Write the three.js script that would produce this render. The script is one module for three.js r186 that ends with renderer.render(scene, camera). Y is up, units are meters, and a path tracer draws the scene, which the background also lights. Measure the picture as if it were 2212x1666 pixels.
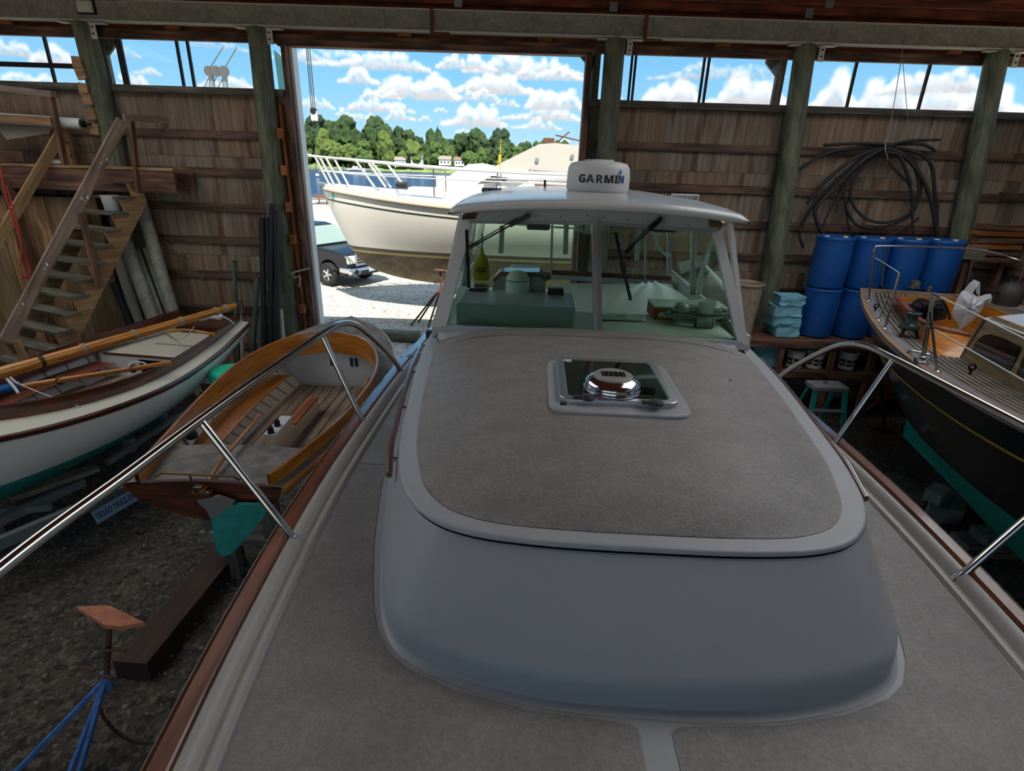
import * as THREE from 'three';
import { RoundedBoxGeometry } from 'three/addons/geometries/RoundedBoxGeometry.js';
import { mergeGeometries, toCreasedNormals, mergeVertices } from 'three/addons/utils/BufferGeometryUtils.js';
import { FontLoader } from 'three/addons/loaders/FontLoader.js';
import { TextGeometry } from 'three/addons/geometries/TextGeometry.js';
import { RectAreaLightUniformsLib } from 'three/addons/lights/RectAreaLightUniformsLib.js';

// ---------------------------------------------------------------- camera
const FPX = 1187, IW = 2212, IH = 1666, EYE = 4.2, PITCH = 22.06 * Math.PI / 180, ROLL = 1.8 * Math.PI / 180;
const V = (x, y, z) => new THREE.Vector3(x, y, z);
const scene = new THREE.Scene();
const camera = new THREE.PerspectiveCamera(2 * Math.atan(IH / 2 / FPX) * 180 / Math.PI, IW / IH, 0.05, 4000);
const cF = V(0, -Math.sin(PITCH), -Math.cos(PITCH)), cU0 = V(0, Math.cos(PITCH), -Math.sin(PITCH)), cR0 = V(1, 0, 0);
const cR = cR0.clone().multiplyScalar(Math.cos(ROLL)).addScaledVector(cU0, Math.sin(ROLL));
const cU = cU0.clone().multiplyScalar(Math.cos(ROLL)).addScaledVector(cR0, -Math.sin(ROLL));
camera.position.set(0, EYE, 0);
camera.quaternion.setFromRotationMatrix(new THREE.Matrix4().makeBasis(cR, cU, cF.clone().negate()));
const renderer = new THREE.WebGLRenderer({ antialias: true });
renderer.toneMapping = THREE.LinearToneMapping;
renderer.toneMappingExposure = 1.5;
renderer.shadowMap.enabled = true;

// directions and places read from photo pixels (a pixel gives a direction; the distance comes from the plane it touches)
const ray = (px, py) => cR.clone().multiplyScalar((px - 1106) / FPX).addScaledVector(cU, (833 - py) / FPX).add(cF);
const Y = (px, py, h) => { const d = ray(px, py); return camera.position.clone().addScaledVector(d, (h - EYE) / d.y); };
const Z = (px, py, z) => { const d = ray(px, py); return camera.position.clone().addScaledVector(d, z / d.z); };
const X = (px, py, x) => { const d = ray(px, py); return camera.position.clone().addScaledVector(d, x / d.x); };

// ---------------------------------------------------------------- seeded random numbers
let seedState = 12345;
const rnd = () => { seedState = (seedState + 0x6d2b79f5) | 0; let t = Math.imul(seedState ^ (seedState >>> 15), 1 | seedState); t = (t + Math.imul(t ^ (t >>> 7), 61 | t)) ^ t; return ((t ^ (t >>> 14)) >>> 0) / 4294967296; };
const rr = (a, b) => a + (b - a) * rnd();

// ---------------------------------------------------------------- sky: clear summer air with fair-weather cumulus
{
  const W = 4096, H = 2048, cv = document.createElement('canvas'); cv.width = W; cv.height = H;
  const g = cv.getContext('2d');
  const up = g.createLinearGradient(0, 0, 0, H / 2);
  up.addColorStop(0, '#4187cf'); up.addColorStop(0.6, '#5398d8'); up.addColorStop(0.85, '#62b0ea'); up.addColorStop(0.94, '#8fcbef'); up.addColorStop(1, '#b9def0');
  g.fillStyle = up; g.fillRect(0, 0, W, H / 2);
  g.fillStyle = '#a9b2b8'; g.fillRect(0, H / 2, W, H / 2);
  const puff = (x, y, r, c, a) => {
    const q = g.createRadialGradient(x, y, 0, x, y, r);
    q.addColorStop(0, `rgba(${c},${a})`); q.addColorStop(0.55, `rgba(${c},${a * 0.75})`); q.addColorStop(1, `rgba(${c},0)`);
    g.fillStyle = q; g.beginPath(); g.arc(x, y, r, 0, 7); g.fill();
  };
  // one cumulus between x0 and x1 with a flat base at yb and its top at yt (canvas pixels)
  const cumulus = (x0, x1, yt, yb, soft = 1, most = 110) => {
    const w = x1 - x0, h = yb - yt, n = Math.max(12, Math.min(most, Math.round(w * 1.1))), bumps = [];
    for (let i = 0; i < 4; i++) bumps.push([rr(0.18, 0.82), rr(0.6, 1), rr(0.12, 0.3)]);
    const top = (t) => { let m = 0.28; for (const [c, a, s] of bumps) m = Math.max(m, a * Math.exp(-(((t - c) / s) ** 2))); return m * Math.pow(Math.sin(Math.PI * Math.min(0.97, Math.max(0.03, t))), 0.45); };
    for (let k = 0; k < 3; k++) for (let i = 0; i < n; i++) {
      const t = rnd(), e = top(t), f = k === 0 ? rr(0, 0.35) : k === 1 ? rr(0.1, 0.85) : rr(0.55, 1.0), r = Math.max(1.3, h * rr(0.1, 0.24) * (0.5 + 0.5 * e) * (most < 50 ? 1.7 : 1));
      const shade = Math.round(196 + 54 * Math.min(1, f * 1.25)), c = `${shade - 3},${shade},${Math.min(255, shade + 5)}`;
      puff(x0 + w * t, yb - r * 0.4 - Math.max(0, h * e * f - r * 0.6), r, c, soft * (k === 0 ? 0.5 : 0.62));
    }
  };
  const toSky = (px, py) => { const d = ray(px, py).normalize(); let u = Math.atan2(d.z, d.x) / (2 * Math.PI) + 0.5; return [u * W, (0.5 - Math.asin(d.y) / Math.PI) * H]; };
  const seen = (x0, x1, yt, yb, soft) => { const a = toSky(x0, (yt + yb) / 2), b = toSky(x1, (yt + yb) / 2), t = toSky((x0 + x1) / 2, yt), m = toSky((x0 + x1) / 2, yb); cumulus(a[0], b[0], t[1], m[1], soft); };
  // clouds out of the frame, all round and overhead
  for (let i = 0; i < 270; i++) {
    const x = rr(0, W), el = Math.pow(rnd(), 1.2), y = (0.5 - 0.015 - el * 0.42) * H, sz = 26 + 190 * el;
    if (x > 500 && x < 1560 && y > H * 0.425) continue;
    const w = sz * rr(0.8, 2.2) / Math.max(0.4, Math.cos(el * 1.25));
    for (const o of [-W, 0, W]) if (x + o + w > 0 && x + o - w < W) cumulus(x + o - w / 2, x + o + w / 2, y - sz * rr(0.25, 0.5), y, 1, 26);
  }
  for (let i = 0; i < 110; i++) { const x = rr(1650, W + 400) % W, y = (0.5 - rr(0.01, 0.2)) * H, sz = 40 + 90 * rnd(), w = sz * rr(1.2, 2.4); for (const o of [-W, 0, W]) if (x + o + w > 0 && x + o - w < W) cumulus(x + o - w / 2, x + o + w / 2, y - sz * rr(0.3, 0.5), y, 1, 26); }
  for (const c of [[560, 930, 92, 140, 0.55], [600, 705, 96, 128, 0.5], [660, 930, 98, 148, 0.8], [1000, 1262, 100, 160, 0.8], [940, 1075, 108, 150], [1090, 1262, 130, 172],
    [728, 822, 132, 180], [795, 992, 143, 212], [778, 865, 178, 213], [640, 722, 206, 234], [733, 897, 205, 241], [725, 762, 234, 249], [755, 816, 236, 261], [832, 897, 228, 259], [905, 931, 246, 261],
    [975, 1182, 143, 202], [988, 1082, 186, 217], [953, 1098, 213, 272], [1058, 1122, 209, 229], [938, 966, 231, 241], [1086, 1256, 217, 259], [1136, 1264, 178, 236], [1106, 1214, 249, 279],
    [982, 1022, 276, 287], [734, 766, 293, 304], [811, 826, 296, 305], [887, 906, 301, 310], [1034, 1049, 296, 305], [667, 702, 263, 277], [1200, 1230, 296, 308], [640, 655, 285, 292],
    [1300, 1345, 150, 235], [1383, 1520, 150, 232], [1515, 1705, 148, 232], [1400, 1700, 130, 170, 0.5], [1755, 1870, 138, 240], [1840, 2000, 150, 246], [1960, 2130, 150, 250], [2080, 2230, 140, 250], [1900, 2150, 135, 200],
    [-40, 72, 73, 118], [60, 170, 92, 142], [-20, 175, 150, 186], [195, 335, 148, 188], [285, 345, 138, 160, 0.8], [425, 550, 152, 192], [220, 300, 90, 120, 0.5], [400, 540, 80, 105, 0.4]]) seen(...c);
  const t = new THREE.CanvasTexture(cv); t.colorSpace = THREE.SRGBColorSpace; t.mapping = THREE.EquirectangularReflectionMapping; t.magFilter = THREE.LinearFilter;
  scene.background = t; scene.environment = t;
  scene.backgroundIntensity = 0.8; scene.environmentIntensity = 0.8;
}
// ---------------------------------------------------------------- sun: high, behind the shed and a little to the right
const sun = new THREE.DirectionalLight(new THREE.Color(1.0, 0.95, 0.86), 6.2);
sun.name = 'sun';
sun.position.set(6, 40, 25.5); sun.target.position.set(-2, 0, -10); sun.castShadow = true;
sun.position.add(sun.target.position);
Object.assign(sun.shadow.camera, { left: -45, right: 45, top: 45, bottom: -45, near: 1, far: 150 });
sun.shadow.mapSize.set(4096, 4096);
scene.add(sun, sun.target);
// ---------------------------------------------------------------- helpers: names, parts
const used = new Map();
const numbered = (n) => { const k = used.get(n) ?? 0; used.set(n, k + 1); return k ? n + '_' + String(k).padStart(3, '0') : n; };
function tag(o, label, category, group, kind) { o.userData.label = label; if (category) o.userData.category = category; if (group) o.userData.group = group; if (kind) o.userData.kind = kind; return o; }
function thing(name, label, category, at = V(0, 0, 0), turn = 0, group) {
  const o = new THREE.Group(); o.name = numbered(name); o.position.copy(at); o.rotation.y = turn; scene.add(o); o.updateMatrixWorld(true);
  return tag(o, label, category, group);
}
const shadow = (m) => { m.castShadow = true; m.receiveShadow = true; return m; };
// a part in its thing's own axes (part) or given in world positions (wpart)
function part(o, name, geo, mat, label) { const m = shadow(new THREE.Mesh(Array.isArray(geo) ? mergeGeometries(geo.map(plain)) : geo, mat)); m.name = name; if (label) m.userData.label = label; o.add(m); return m; }
function wpart(o, name, geo, mat, label) { const g = (Array.isArray(geo) ? mergeGeometries(geo.map(plain)) : geo); let r = o; while (r.parent && r.parent !== scene) r = r.parent; r.updateMatrixWorld(true); g.applyMatrix4(r.matrixWorld.clone().invert()); return part(o, name, g, mat, label); }
function struct(name, geo, mat) { const m = shadow(new THREE.Mesh(Array.isArray(geo) ? mergeGeometries(geo.map(plain)) : geo, mat)); m.name = name; m.userData.kind = 'structure'; scene.add(m); return m; }
function structGroup(name) { const g = new THREE.Group(); g.name = name; g.userData.kind = 'structure'; scene.add(g); return g; }
const solo = (name, geo, mat, label, category, group) => { // a thing that is one mesh, its origin at its own base
  const g = Array.isArray(geo) ? mergeGeometries(geo.map(plain)) : geo; g.computeBoundingBox(); const b = g.boundingBox, c = V((b.min.x + b.max.x) / 2, b.min.y, (b.min.z + b.max.z) / 2);
  g.translate(-c.x, -c.y, -c.z); const m = shadow(new THREE.Mesh(g, mat)); m.position.copy(c); m.name = numbered(name); scene.add(m); return tag(m, label, category, group);
};
const copyOf = (o, at, turn = 0, label) => { const r = o.clone(); r.name = numbered(o.name.replace(/_\d{3}$/, '')); r.position.copy(at); r.rotation.y = turn; scene.add(r); if (label) r.userData.label = label; return r; };
const plain = (g) => { let q = g.index ? g.toNonIndexed() : g; for (const k of Object.keys(q.attributes)) if (!['position', 'normal', 'uv'].includes(k)) q.deleteAttribute(k); if (!q.attributes.uv) q.setAttribute('uv', new THREE.BufferAttribute(new Float32Array(q.attributes.position.count * 2), 2)); return q; };
const merge = (...gs) => mergeGeometries(gs.flat().map(plain));

// ---------------------------------------------------------------- helpers: geometry (uv in metres, u along the grain)
function bx(l, h, w, r = 0) {
  const g = r ? new RoundedBoxGeometry(l, h, w, 2, Math.min(r, l / 2.01, h / 2.01, w / 2.01)) : new THREE.BoxGeometry(l, h, w);
  const p = g.attributes.position, n = g.attributes.normal, uv = g.attributes.uv, ou = rr(0, 7), ov = rr(0, 7);
  for (let i = 0; i < p.count; i++) {
    const ax = Math.abs(n.getX(i)), ay = Math.abs(n.getY(i)), az = Math.abs(n.getZ(i)), x = p.getX(i), y = p.getY(i), z = p.getZ(i);
    if (ay >= ax && ay >= az) uv.setXY(i, x + ou, z + ov); else if (az >= ax) uv.setXY(i, x + ou, y + ov + 0.37); else uv.setXY(i, z * 0.15 + ou, y + ov);
  }
  return g;
}
const box = (cx, cy, cz, l, h, w, r = 0, ry = 0, rz = 0) => { const g = bx(l, h, w, r); if (rz) g.rotateZ(rz); if (ry) g.rotateY(ry); return g.translate(cx, cy, cz); };
const vbox = (cx, cy, cz, l, h, w, r = 0, ry = 0) => { const g = bx(h, l, w, r); g.rotateZ(Math.PI / 2); if (ry) g.rotateY(ry); return g.translate(cx, cy, cz); }; // grain upright
function frameTo(a, b, hint) { const x = b.clone().sub(a).normalize(), h = hint ?? (Math.abs(x.y) > 0.95 ? V(0, 0, 1) : V(0, 1, 0)), z = x.clone().cross(h).normalize(), y = z.clone().cross(x); return new THREE.Matrix4().makeBasis(x, y, z).setPosition(a.clone().add(b).multiplyScalar(0.5)); }
const bar = (a, b, h, w, hint, r = 0) => bx(a.distanceTo(b), h, w, r).applyMatrix4(frameTo(a, b, hint)); // squared timber from a to b
function rod(a, b, r0, r1 = r0, n = 12, caps = true) { const L = a.distanceTo(b), g = new THREE.CylinderGeometry(r1, r0, L, n, 1, !caps); const uv = g.attributes.uv, o = rr(0, 5); for (let i = 0; i < uv.count; i++) uv.setXY(i, uv.getY(i) * L + o, uv.getX(i) * 6.28 * r0 + o); g.rotateZ(-Math.PI / 2); return g.applyMatrix4(frameTo(a, b)); }
const spline = (pts, closed = false, tension = 0.5) => new THREE.CatmullRomCurve3(pts, closed, 'catmullrom', tension);
function tube(pts, r, n = 40, m = 8, closed = false, straight = false) {
  const c = straight ? (() => { const p = new THREE.CurvePath(); for (let i = 1; i < pts.length; i++) p.add(new THREE.LineCurve3(pts[i - 1], pts[i])); return p; })() : spline(pts, closed);
  const g = new THREE.TubeGeometry(c, n, r, m, closed), uv = g.attributes.uv, L = c.getLength(); for (let i = 0; i < uv.count; i++) uv.setXY(i, uv.getX(i) * L, uv.getY(i) * 6.28 * r); 
  if (closed) return g;
  const a = c.getPointAt(0), b = c.getPointAt(1), ta = c.getTangentAt(0), tb = c.getTangentAt(1);
  const cap = (p, t) => { const d = new THREE.CircleGeometry(r, m); d.applyQuaternion(new THREE.Quaternion().setFromUnitVectors(V(0, 0, 1), t)); return d.translate(p.x, p.y, p.z); };
  return merge(g, cap(a, ta.clone().negate()), cap(b, tb));
}
const lathe = (prof, n = 32, at = V(0, 0, 0)) => { const g = new THREE.LatheGeometry(prof.map(([r, y]) => new THREE.Vector2(r, y)), n); const uv = g.attributes.uv, p = g.attributes.position; for (let i = 0; i < uv.count; i++) uv.setXY(i, uv.getX(i) * 2, p.getY(i)); return g.translate(at.x, at.y, at.z); };
// a surface through rows of points
function loft(rows, crease = 0, closeV = false) {
  const nu = rows.length, nv = rows[0].length, pos = [], uv = [], idx = []; let lu = 0;
  for (let i = 0; i < nu; i++) { const mid = nv >> 1; if (i) lu += rows[i][mid].distanceTo(rows[i - 1][mid]); let lv = 0; for (let j = 0; j < nv; j++) { const p = rows[i][j]; if (j) lv += p.distanceTo(rows[i][j - 1]); pos.push(p.x, p.y, p.z); uv.push(lu, lv); } }
  for (let i = 0; i < nu - 1; i++) for (let j = 0; j < nv - 1 + (closeV ? 1 : 0); j++) { const k = (j + 1) % nv, a = i * nv + j, b = i * nv + k, c = a + nv, d = b + nv; idx.push(a, c, b, b, c, d); }
  const g = new THREE.BufferGeometry(); g.setAttribute('position', new THREE.Float32BufferAttribute(pos, 3)); g.setAttribute('uv', new THREE.Float32BufferAttribute(uv, 2)); g.setIndex(idx); g.computeVertexNormals();
  return crease ? toCreasedNormals(g, crease) : g;
}
// flat outline in space pushed along a vector
function slab(pts, push) {
  const n = new THREE.Vector3(); for (let i = 0; i < pts.length; i++) { const a = pts[i], b = pts[(i + 1) % pts.length]; n.x += (a.y - b.y) * (a.z + b.z); n.y += (a.z - b.z) * (a.x + b.x); n.z += (a.x - b.x) * (a.y + b.y); } n.normalize();
  const ux = Math.abs(n.y) < 0.9 ? V(0, 1, 0).cross(n).normalize() : V(1, 0, 0), vy = n.clone().cross(ux).normalize(), flat = pts.map((p) => new THREE.Vector2(p.dot(ux), p.dot(vy)));
  const tri = THREE.ShapeUtils.triangulateShape(flat, []), pos = [], uv = [], put = (p, u, v) => { pos.push(p.x, p.y, p.z); uv.push(u, v); };
  const top = pts.map((p) => p.clone().add(push));
  for (const [a, b, c] of tri) { for (const i of [a, b, c]) put(top[i], flat[i].x, flat[i].y); for (const i of [c, b, a]) put(pts[i], flat[i].x, flat[i].y); }
  let l = 0; for (let i = 0; i < pts.length; i++) { const j = (i + 1) % pts.length, d = pts[i].distanceTo(pts[j]), h = push.length(); put(pts[i], l, 0); put(pts[j], l + d, 0); put(top[j], l + d, h); put(pts[i], l, 0); put(top[j], l + d, h); put(top[i], l, h); l += d; }
  const g = new THREE.BufferGeometry(); g.setAttribute('position', new THREE.Float32BufferAttribute(pos, 3)); g.setAttribute('uv', new THREE.Float32BufferAttribute(uv, 2)); g.computeVertexNormals(); return g;
}
const lerpTable = (tab, t) => { if (t <= tab[0][0]) return tab[0][1]; for (let i = 1; i < tab.length; i++) if (t <= tab[i][0]) { const [a, u] = tab[i - 1], [b, v] = tab[i]; return u + (v - u) * (t - a) / (b - a); } return tab[tab.length - 1][1]; };
const smoothTable = (tab, t) => { // monotone-ish cubic through the table
  const n = tab.length; if (t <= tab[0][0]) return tab[0][1]; if (t >= tab[n - 1][0]) return tab[n - 1][1];
  let i = 1; while (tab[i][0] < t) i++; const [x0, y0] = tab[i - 1], [x1, y1] = tab[i], s = (a, b) => (tab[b][1] - tab[a][1]) / (tab[b][0] - tab[a][0]);
  const m0 = i > 1 ? (s(i - 2, i - 1) + s(i - 1, i)) / 2 : s(i - 1, i), m1 = i < n - 1 ? (s(i - 1, i) + s(i, i + 1)) / 2 : s(i - 1, i), h = x1 - x0, u = (t - x0) / h;
  return y0 * (2 * u ** 3 - 3 * u * u + 1) + m0 * h * (u ** 3 - 2 * u * u + u) + y1 * (3 * u * u - 2 * u ** 3) + m1 * h * (u ** 3 - u * u);
};
const range = (n) => Array.from({ length: n }, (_, i) => i);
const lin = (a, b, n) => range(n).map((i) => a + (b - a) * i / (n - 1));

// ---------------------------------------------------------------- helpers: tileable noise textures
const hash = (x, y, s) => { let h = Math.imul(x, 374761393) ^ Math.imul(y, 668265263) ^ Math.imul(s, 974711); h = Math.imul(h ^ (h >>> 13), 1274126177); return ((h ^ (h >>> 16)) >>> 0) / 4294967296; };
function vn(x, y, px, py, s) { const ix = Math.floor(x), iy = Math.floor(y), fx = x - ix, fy = y - iy, u = fx * fx * (3 - 2 * fx), v = fy * fy * (3 - 2 * fy), m = (a, n) => ((a % n) + n) % n, x0 = m(ix, px), x1 = m(ix + 1, px), y0 = m(iy, py), y1 = m(iy + 1, py); return (hash(x0, y0, s) * (1 - u) + hash(x1, y0, s) * u) * (1 - v) + (hash(x0, y1, s) * (1 - u) + hash(x1, y1, s) * u) * v; }
const fbm = (u, v, fx, fy, s, o = 4) => { let a = 0.5, t = 0, n = 0; for (let i = 0; i < o; i++, fx *= 2, fy *= 2, a *= 0.5) { t += a * vn(u * fx, v * fy, fx, fy, s + i); n += a; } return t / n; };
function tex(n, size, fn, srgb = true) { // fn(u, v) gives [r, g, b] in 0..255; the tile is size metres wide
  const d = new Uint8Array(n * n * 4); for (let y = 0; y < n; y++) for (let x = 0; x < n; x++) { const c = fn(x / n, y / n), o = (y * n + x) * 4; d[o] = Math.max(0, Math.min(255, c[0])); d[o + 1] = Math.max(0, Math.min(255, c[1])); d[o + 2] = Math.max(0, Math.min(255, c[2])); d[o + 3] = 255; }
  const t = new THREE.DataTexture(d, n, n); t.magFilter = THREE.LinearFilter; t.wrapS = t.wrapT = THREE.RepeatWrapping; t.repeat.set(1 / size, 1 / size); if (srgb) t.colorSpace = THREE.SRGBColorSpace; t.needsUpdate = true; return t;
}
const mix3 = (a, b, t) => [a[0] + (b[0] - a[0]) * t, a[1] + (b[1] - a[1]) * t, a[2] + (b[2] - a[2]) * t];
const clamp01 = (x) => Math.max(0, Math.min(1, x));
// timber: streaks along u between two tones, with knots and a third tone for stains
const timber = (dark, light, stain, sd, amount = 0.35, size = 2, n = 512) => tex(n, size, (u, v) => {
  const w = 0.06 * (fbm(u, v, 3, 4, sd + 9, 2) - 0.5), g = 0.6 * fbm(u, v + w, 3, 64, sd, 3) + 0.4 * fbm(u, v + w, 6, 22, sd + 3, 2), c = mix3(dark, light, clamp01((g - 0.28) * 2.2));
  return mix3(c, stain, amount * clamp01((fbm(u, v, 4, 7, sd + 5, 3) - 0.45) * 4));
});
const speckle = (a, b, sd, f = 40, size = 1, n = 256) => tex(n, size, (u, v) => mix3(a, b, clamp01((fbm(u, v, f, f, sd, 2) * 0.55 + 0.45 * fbm(u, v, 5, 5, sd + 4, 4) - 0.25) * 2)));
const bumpTex = (f, sd, size = 1, n = 256, pow = 1) => tex(n, size, (u, v) => { const h = 255 * Math.pow(fbm(u, v, f, f, sd, 3), pow); return [h, h, h]; }, false);
const M = (color, roughness = 0.6, extra = {}) => new THREE.MeshStandardMaterial({ color, roughness, metalness: 0, side: THREE.DoubleSide, ...extra });
const MP = (color, roughness = 0.6, extra = {}) => new THREE.MeshPhysicalMaterial({ color, roughness, metalness: 0, side: THREE.DoubleSide, ...extra });
const MT = (map, roughness = 0.8, extra = {}) => new THREE.MeshStandardMaterial({ map, roughness, side: THREE.DoubleSide, ...extra });
const swapUV = (g) => { const uv = g.attributes.uv; for (let i = 0; i < uv.count; i++) uv.setXY(i, uv.getY(i), uv.getX(i)); return g; };
const planar = (g) => { const p = g.attributes.position, uv = g.attributes.uv; for (let i = 0; i < p.count; i++) uv.setXY(i, p.getX(i), p.getZ(i)); return g; };
// ---------------------------------------------------------------- materials
const tRafter = timber([62, 26, 14], [150, 72, 40], [196, 122, 72], 11, 0.3);
const tBrown = timber([66, 44, 34], [138, 96, 74], [164, 124, 98], 21, 0.35);
const tGirt = timber([72, 52, 42], [136, 106, 86], [58, 44, 36], 23, 0.35);
const tTan = timber([140, 106, 72], [200, 160, 114], [116, 82, 54], 31, 0.3);
const tRail = timber([104, 84, 70], [164, 138, 120], [196, 178, 162], 41, 0.25);
const tVarnish = timber([172, 100, 24], [226, 152, 48], [140, 76, 18], 51, 0.25, 1.2);
const tMahog = timber([58, 22, 10], [120, 54, 26], [40, 16, 8], 61, 0.3, 1.2);
const tTeak = timber([96, 86, 76], [158, 144, 126], [80, 72, 64], 71, 0.3, 1);
const tGreyWood = timber([74, 70, 60], [140, 132, 112], [60, 56, 48], 81, 0.3);
const tPole = timber([84, 88, 70], [136, 138, 112], [62, 66, 54], 91, 0.4, 1.5);
const tFir = timber([128, 70, 28], [190, 118, 56], [98, 50, 20], 101, 0.25);
// old plywood: grain upright, rust and water runs (photo shows streaks with their own outlines)
const ply = (sd, a, b) => tex(512, 2.44, (u, v) => {
  const g = fbm(u, v, 3, 90, sd, 3), c = mix3(a, b, clamp01(0.2 + (g - 0.3) * 1.3)), run = clamp01((fbm(u, v, 2, 16, sd + 2, 4) - 0.55) * 5), pale = clamp01((fbm(u, v, 4, 9, sd + 7, 4) - 0.55) * 4);
  return mix3(mix3(c, [88, 60, 42], run * 0.55), [190, 172, 150], pale * 0.3);
});
const plyA = ply(201, [122, 106, 90], [170, 152, 134]), plyB = ply(231, [112, 96, 82], [156, 138, 120]), plyC = ply(261, [128, 104, 82], [176, 148, 122]);
const bNon = bumpTex(110, 300, 0.5, 512), bFine = bumpTex(60, 310, 0.6), bRough = bumpTex(20, 320, 0.5), bWood = tex(256, 0.8, (u, v) => { const h = 255 * fbm(u, v, 3, 60, 330, 3); return [h, h, h]; }, false);
const W = (map, r = 0.75, e = {}) => MT(map, r, { bumpMap: bWood, bumpScale: 0.0012, ...e });
const mat = {
  rafter: W(tRafter), brown: W(tBrown), girt: W(tGirt), tan: W(tTan), rail: W(tRail), grey: W(tGreyWood), pole: MT(tPole, 0.85, { bumpMap: bWood, bumpScale: 0.004 }), fir: W(tFir),
  plyA: MT(plyA, 0.85), plyB: MT(plyB, 0.85), plyC: MT(plyC, 0.85),
  varnish: MP(0xffffff, 0.35, { map: tVarnish, clearcoat: 0.7, clearcoatRoughness: 0.12 }), mahog: MP(0xffffff, 0.35, { map: tMahog, clearcoat: 0.7, clearcoatRoughness: 0.12 }), teak: W(tTeak, 0.7),
  beam: MT(speckle([142, 138, 126], [178, 174, 160], 401, 30, 1.4), 0.7), flange: M(0xd8d4c4, 0.5), galv: M(0x9aa0a0, 0.45, { metalness: 0.7 }),
  gel: MP(0xd9d8d2, 0.32, { clearcoat: 0.5, clearcoatRoughness: 0.1 }), gelMatt: M(0xb2b4b4, 0.4), nonskid: MT(speckle([136, 129, 123], [162, 155, 148], 421, 60, 0.5), 0.5, { bumpMap: bNon, bumpScale: 0.0012 }),
  chrome: M(0xd6d8da, 0.12, { metalness: 1 }), steel: M(0xc4c1bb, 0.14, { metalness: 1 }), dullSteel: M(0x8c8a86, 0.4, { metalness: 0.9 }), alu: M(0xc3c5c8, 0.35, { metalness: 0.85 }),
  white: M(0xe2e2de, 0.45), cream: M(0xd9d2bf, 0.5), black: M(0x141414, 0.45), rubber: M(0x1a1a1a, 0.8), darkGrey: M(0x3a3a3a, 0.6),
  teal: M(0x1f9c8e, 0.6), tealDark: MT(speckle([24, 120, 112], [34, 150, 138], 441, 20, 1.2), 0.65),
  rust: MT(speckle([70, 44, 32], [108, 72, 54], 451, 40, 0.4), 0.85), iron: M(0x2b2724, 0.6, { metalness: 0.5 }), bronze: M(0x6e5026, 0.4, { metalness: 0.8 }),
  concrete: MT(speckle([118, 114, 106], [150, 146, 136], 461, 50, 0.6), 0.9), rope: MT(speckle([150, 140, 120], [190, 182, 164], 471, 90, 0.1), 0.9), ropeWhite: M(0xd2cec2, 0.85),
};
const pane = MP(0xffffff, 0.02, { transmission: 1, thickness: 0, ior: 1.45, specularIntensity: 0.6 });
const tinted = MP(0xe2f2ea, 0.0, { transmission: 1, thickness: 0, ior: 1.45 });
// ---------------------------------------------------------------- the shed
const SKYW = 5.2, skyMat = MP(0xffffff, 1, { transmission: 0.92, thickness: 0 });
const ZW = -10.4, SX0 = -13, SX1 = 8.45, SZ1 = 5, YS = 5.15, YH = 5.9, DL = -3.84, DR = 1.03;
const girtY = [4.52, 3.89, 3.3, 2.73, 2.09, 1.4, 0.7];
const plys = [mat.plyA, mat.plyB, mat.plyC];
// ground inside and out
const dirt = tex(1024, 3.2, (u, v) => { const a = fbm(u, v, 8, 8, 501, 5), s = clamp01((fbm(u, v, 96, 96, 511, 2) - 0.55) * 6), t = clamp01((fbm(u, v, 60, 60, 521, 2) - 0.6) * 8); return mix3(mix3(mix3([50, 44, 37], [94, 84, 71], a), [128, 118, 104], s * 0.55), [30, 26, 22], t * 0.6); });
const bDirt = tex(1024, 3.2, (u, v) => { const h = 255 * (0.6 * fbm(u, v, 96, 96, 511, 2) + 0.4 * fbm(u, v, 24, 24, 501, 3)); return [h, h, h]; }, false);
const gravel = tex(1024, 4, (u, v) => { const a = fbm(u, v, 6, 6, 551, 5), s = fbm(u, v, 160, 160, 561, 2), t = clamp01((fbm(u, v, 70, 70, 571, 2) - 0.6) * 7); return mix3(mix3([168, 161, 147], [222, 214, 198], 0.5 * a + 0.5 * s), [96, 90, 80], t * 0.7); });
const bGravel = tex(1024, 4, (u, v) => { const h = 255 * fbm(u, v, 110, 110, 561, 3); return [h, h, h]; }, false);
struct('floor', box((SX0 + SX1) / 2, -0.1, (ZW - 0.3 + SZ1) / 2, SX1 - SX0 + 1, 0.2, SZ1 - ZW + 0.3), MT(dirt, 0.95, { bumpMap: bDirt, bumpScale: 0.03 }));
struct('ground_yard', [box(0, -0.11, -37.35, 160, 0.2, 53.3), box(0, -0.11, 29, 160, 0.2, 40), box(-47, -0.11, -0.85, 66, 0.2, 19.7), box(44.9, -0.11, -0.85, 72, 0.2, 19.7)], MT(gravel, 0.95, { bumpMap: bGravel, bumpScale: 0.02 }));

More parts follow.
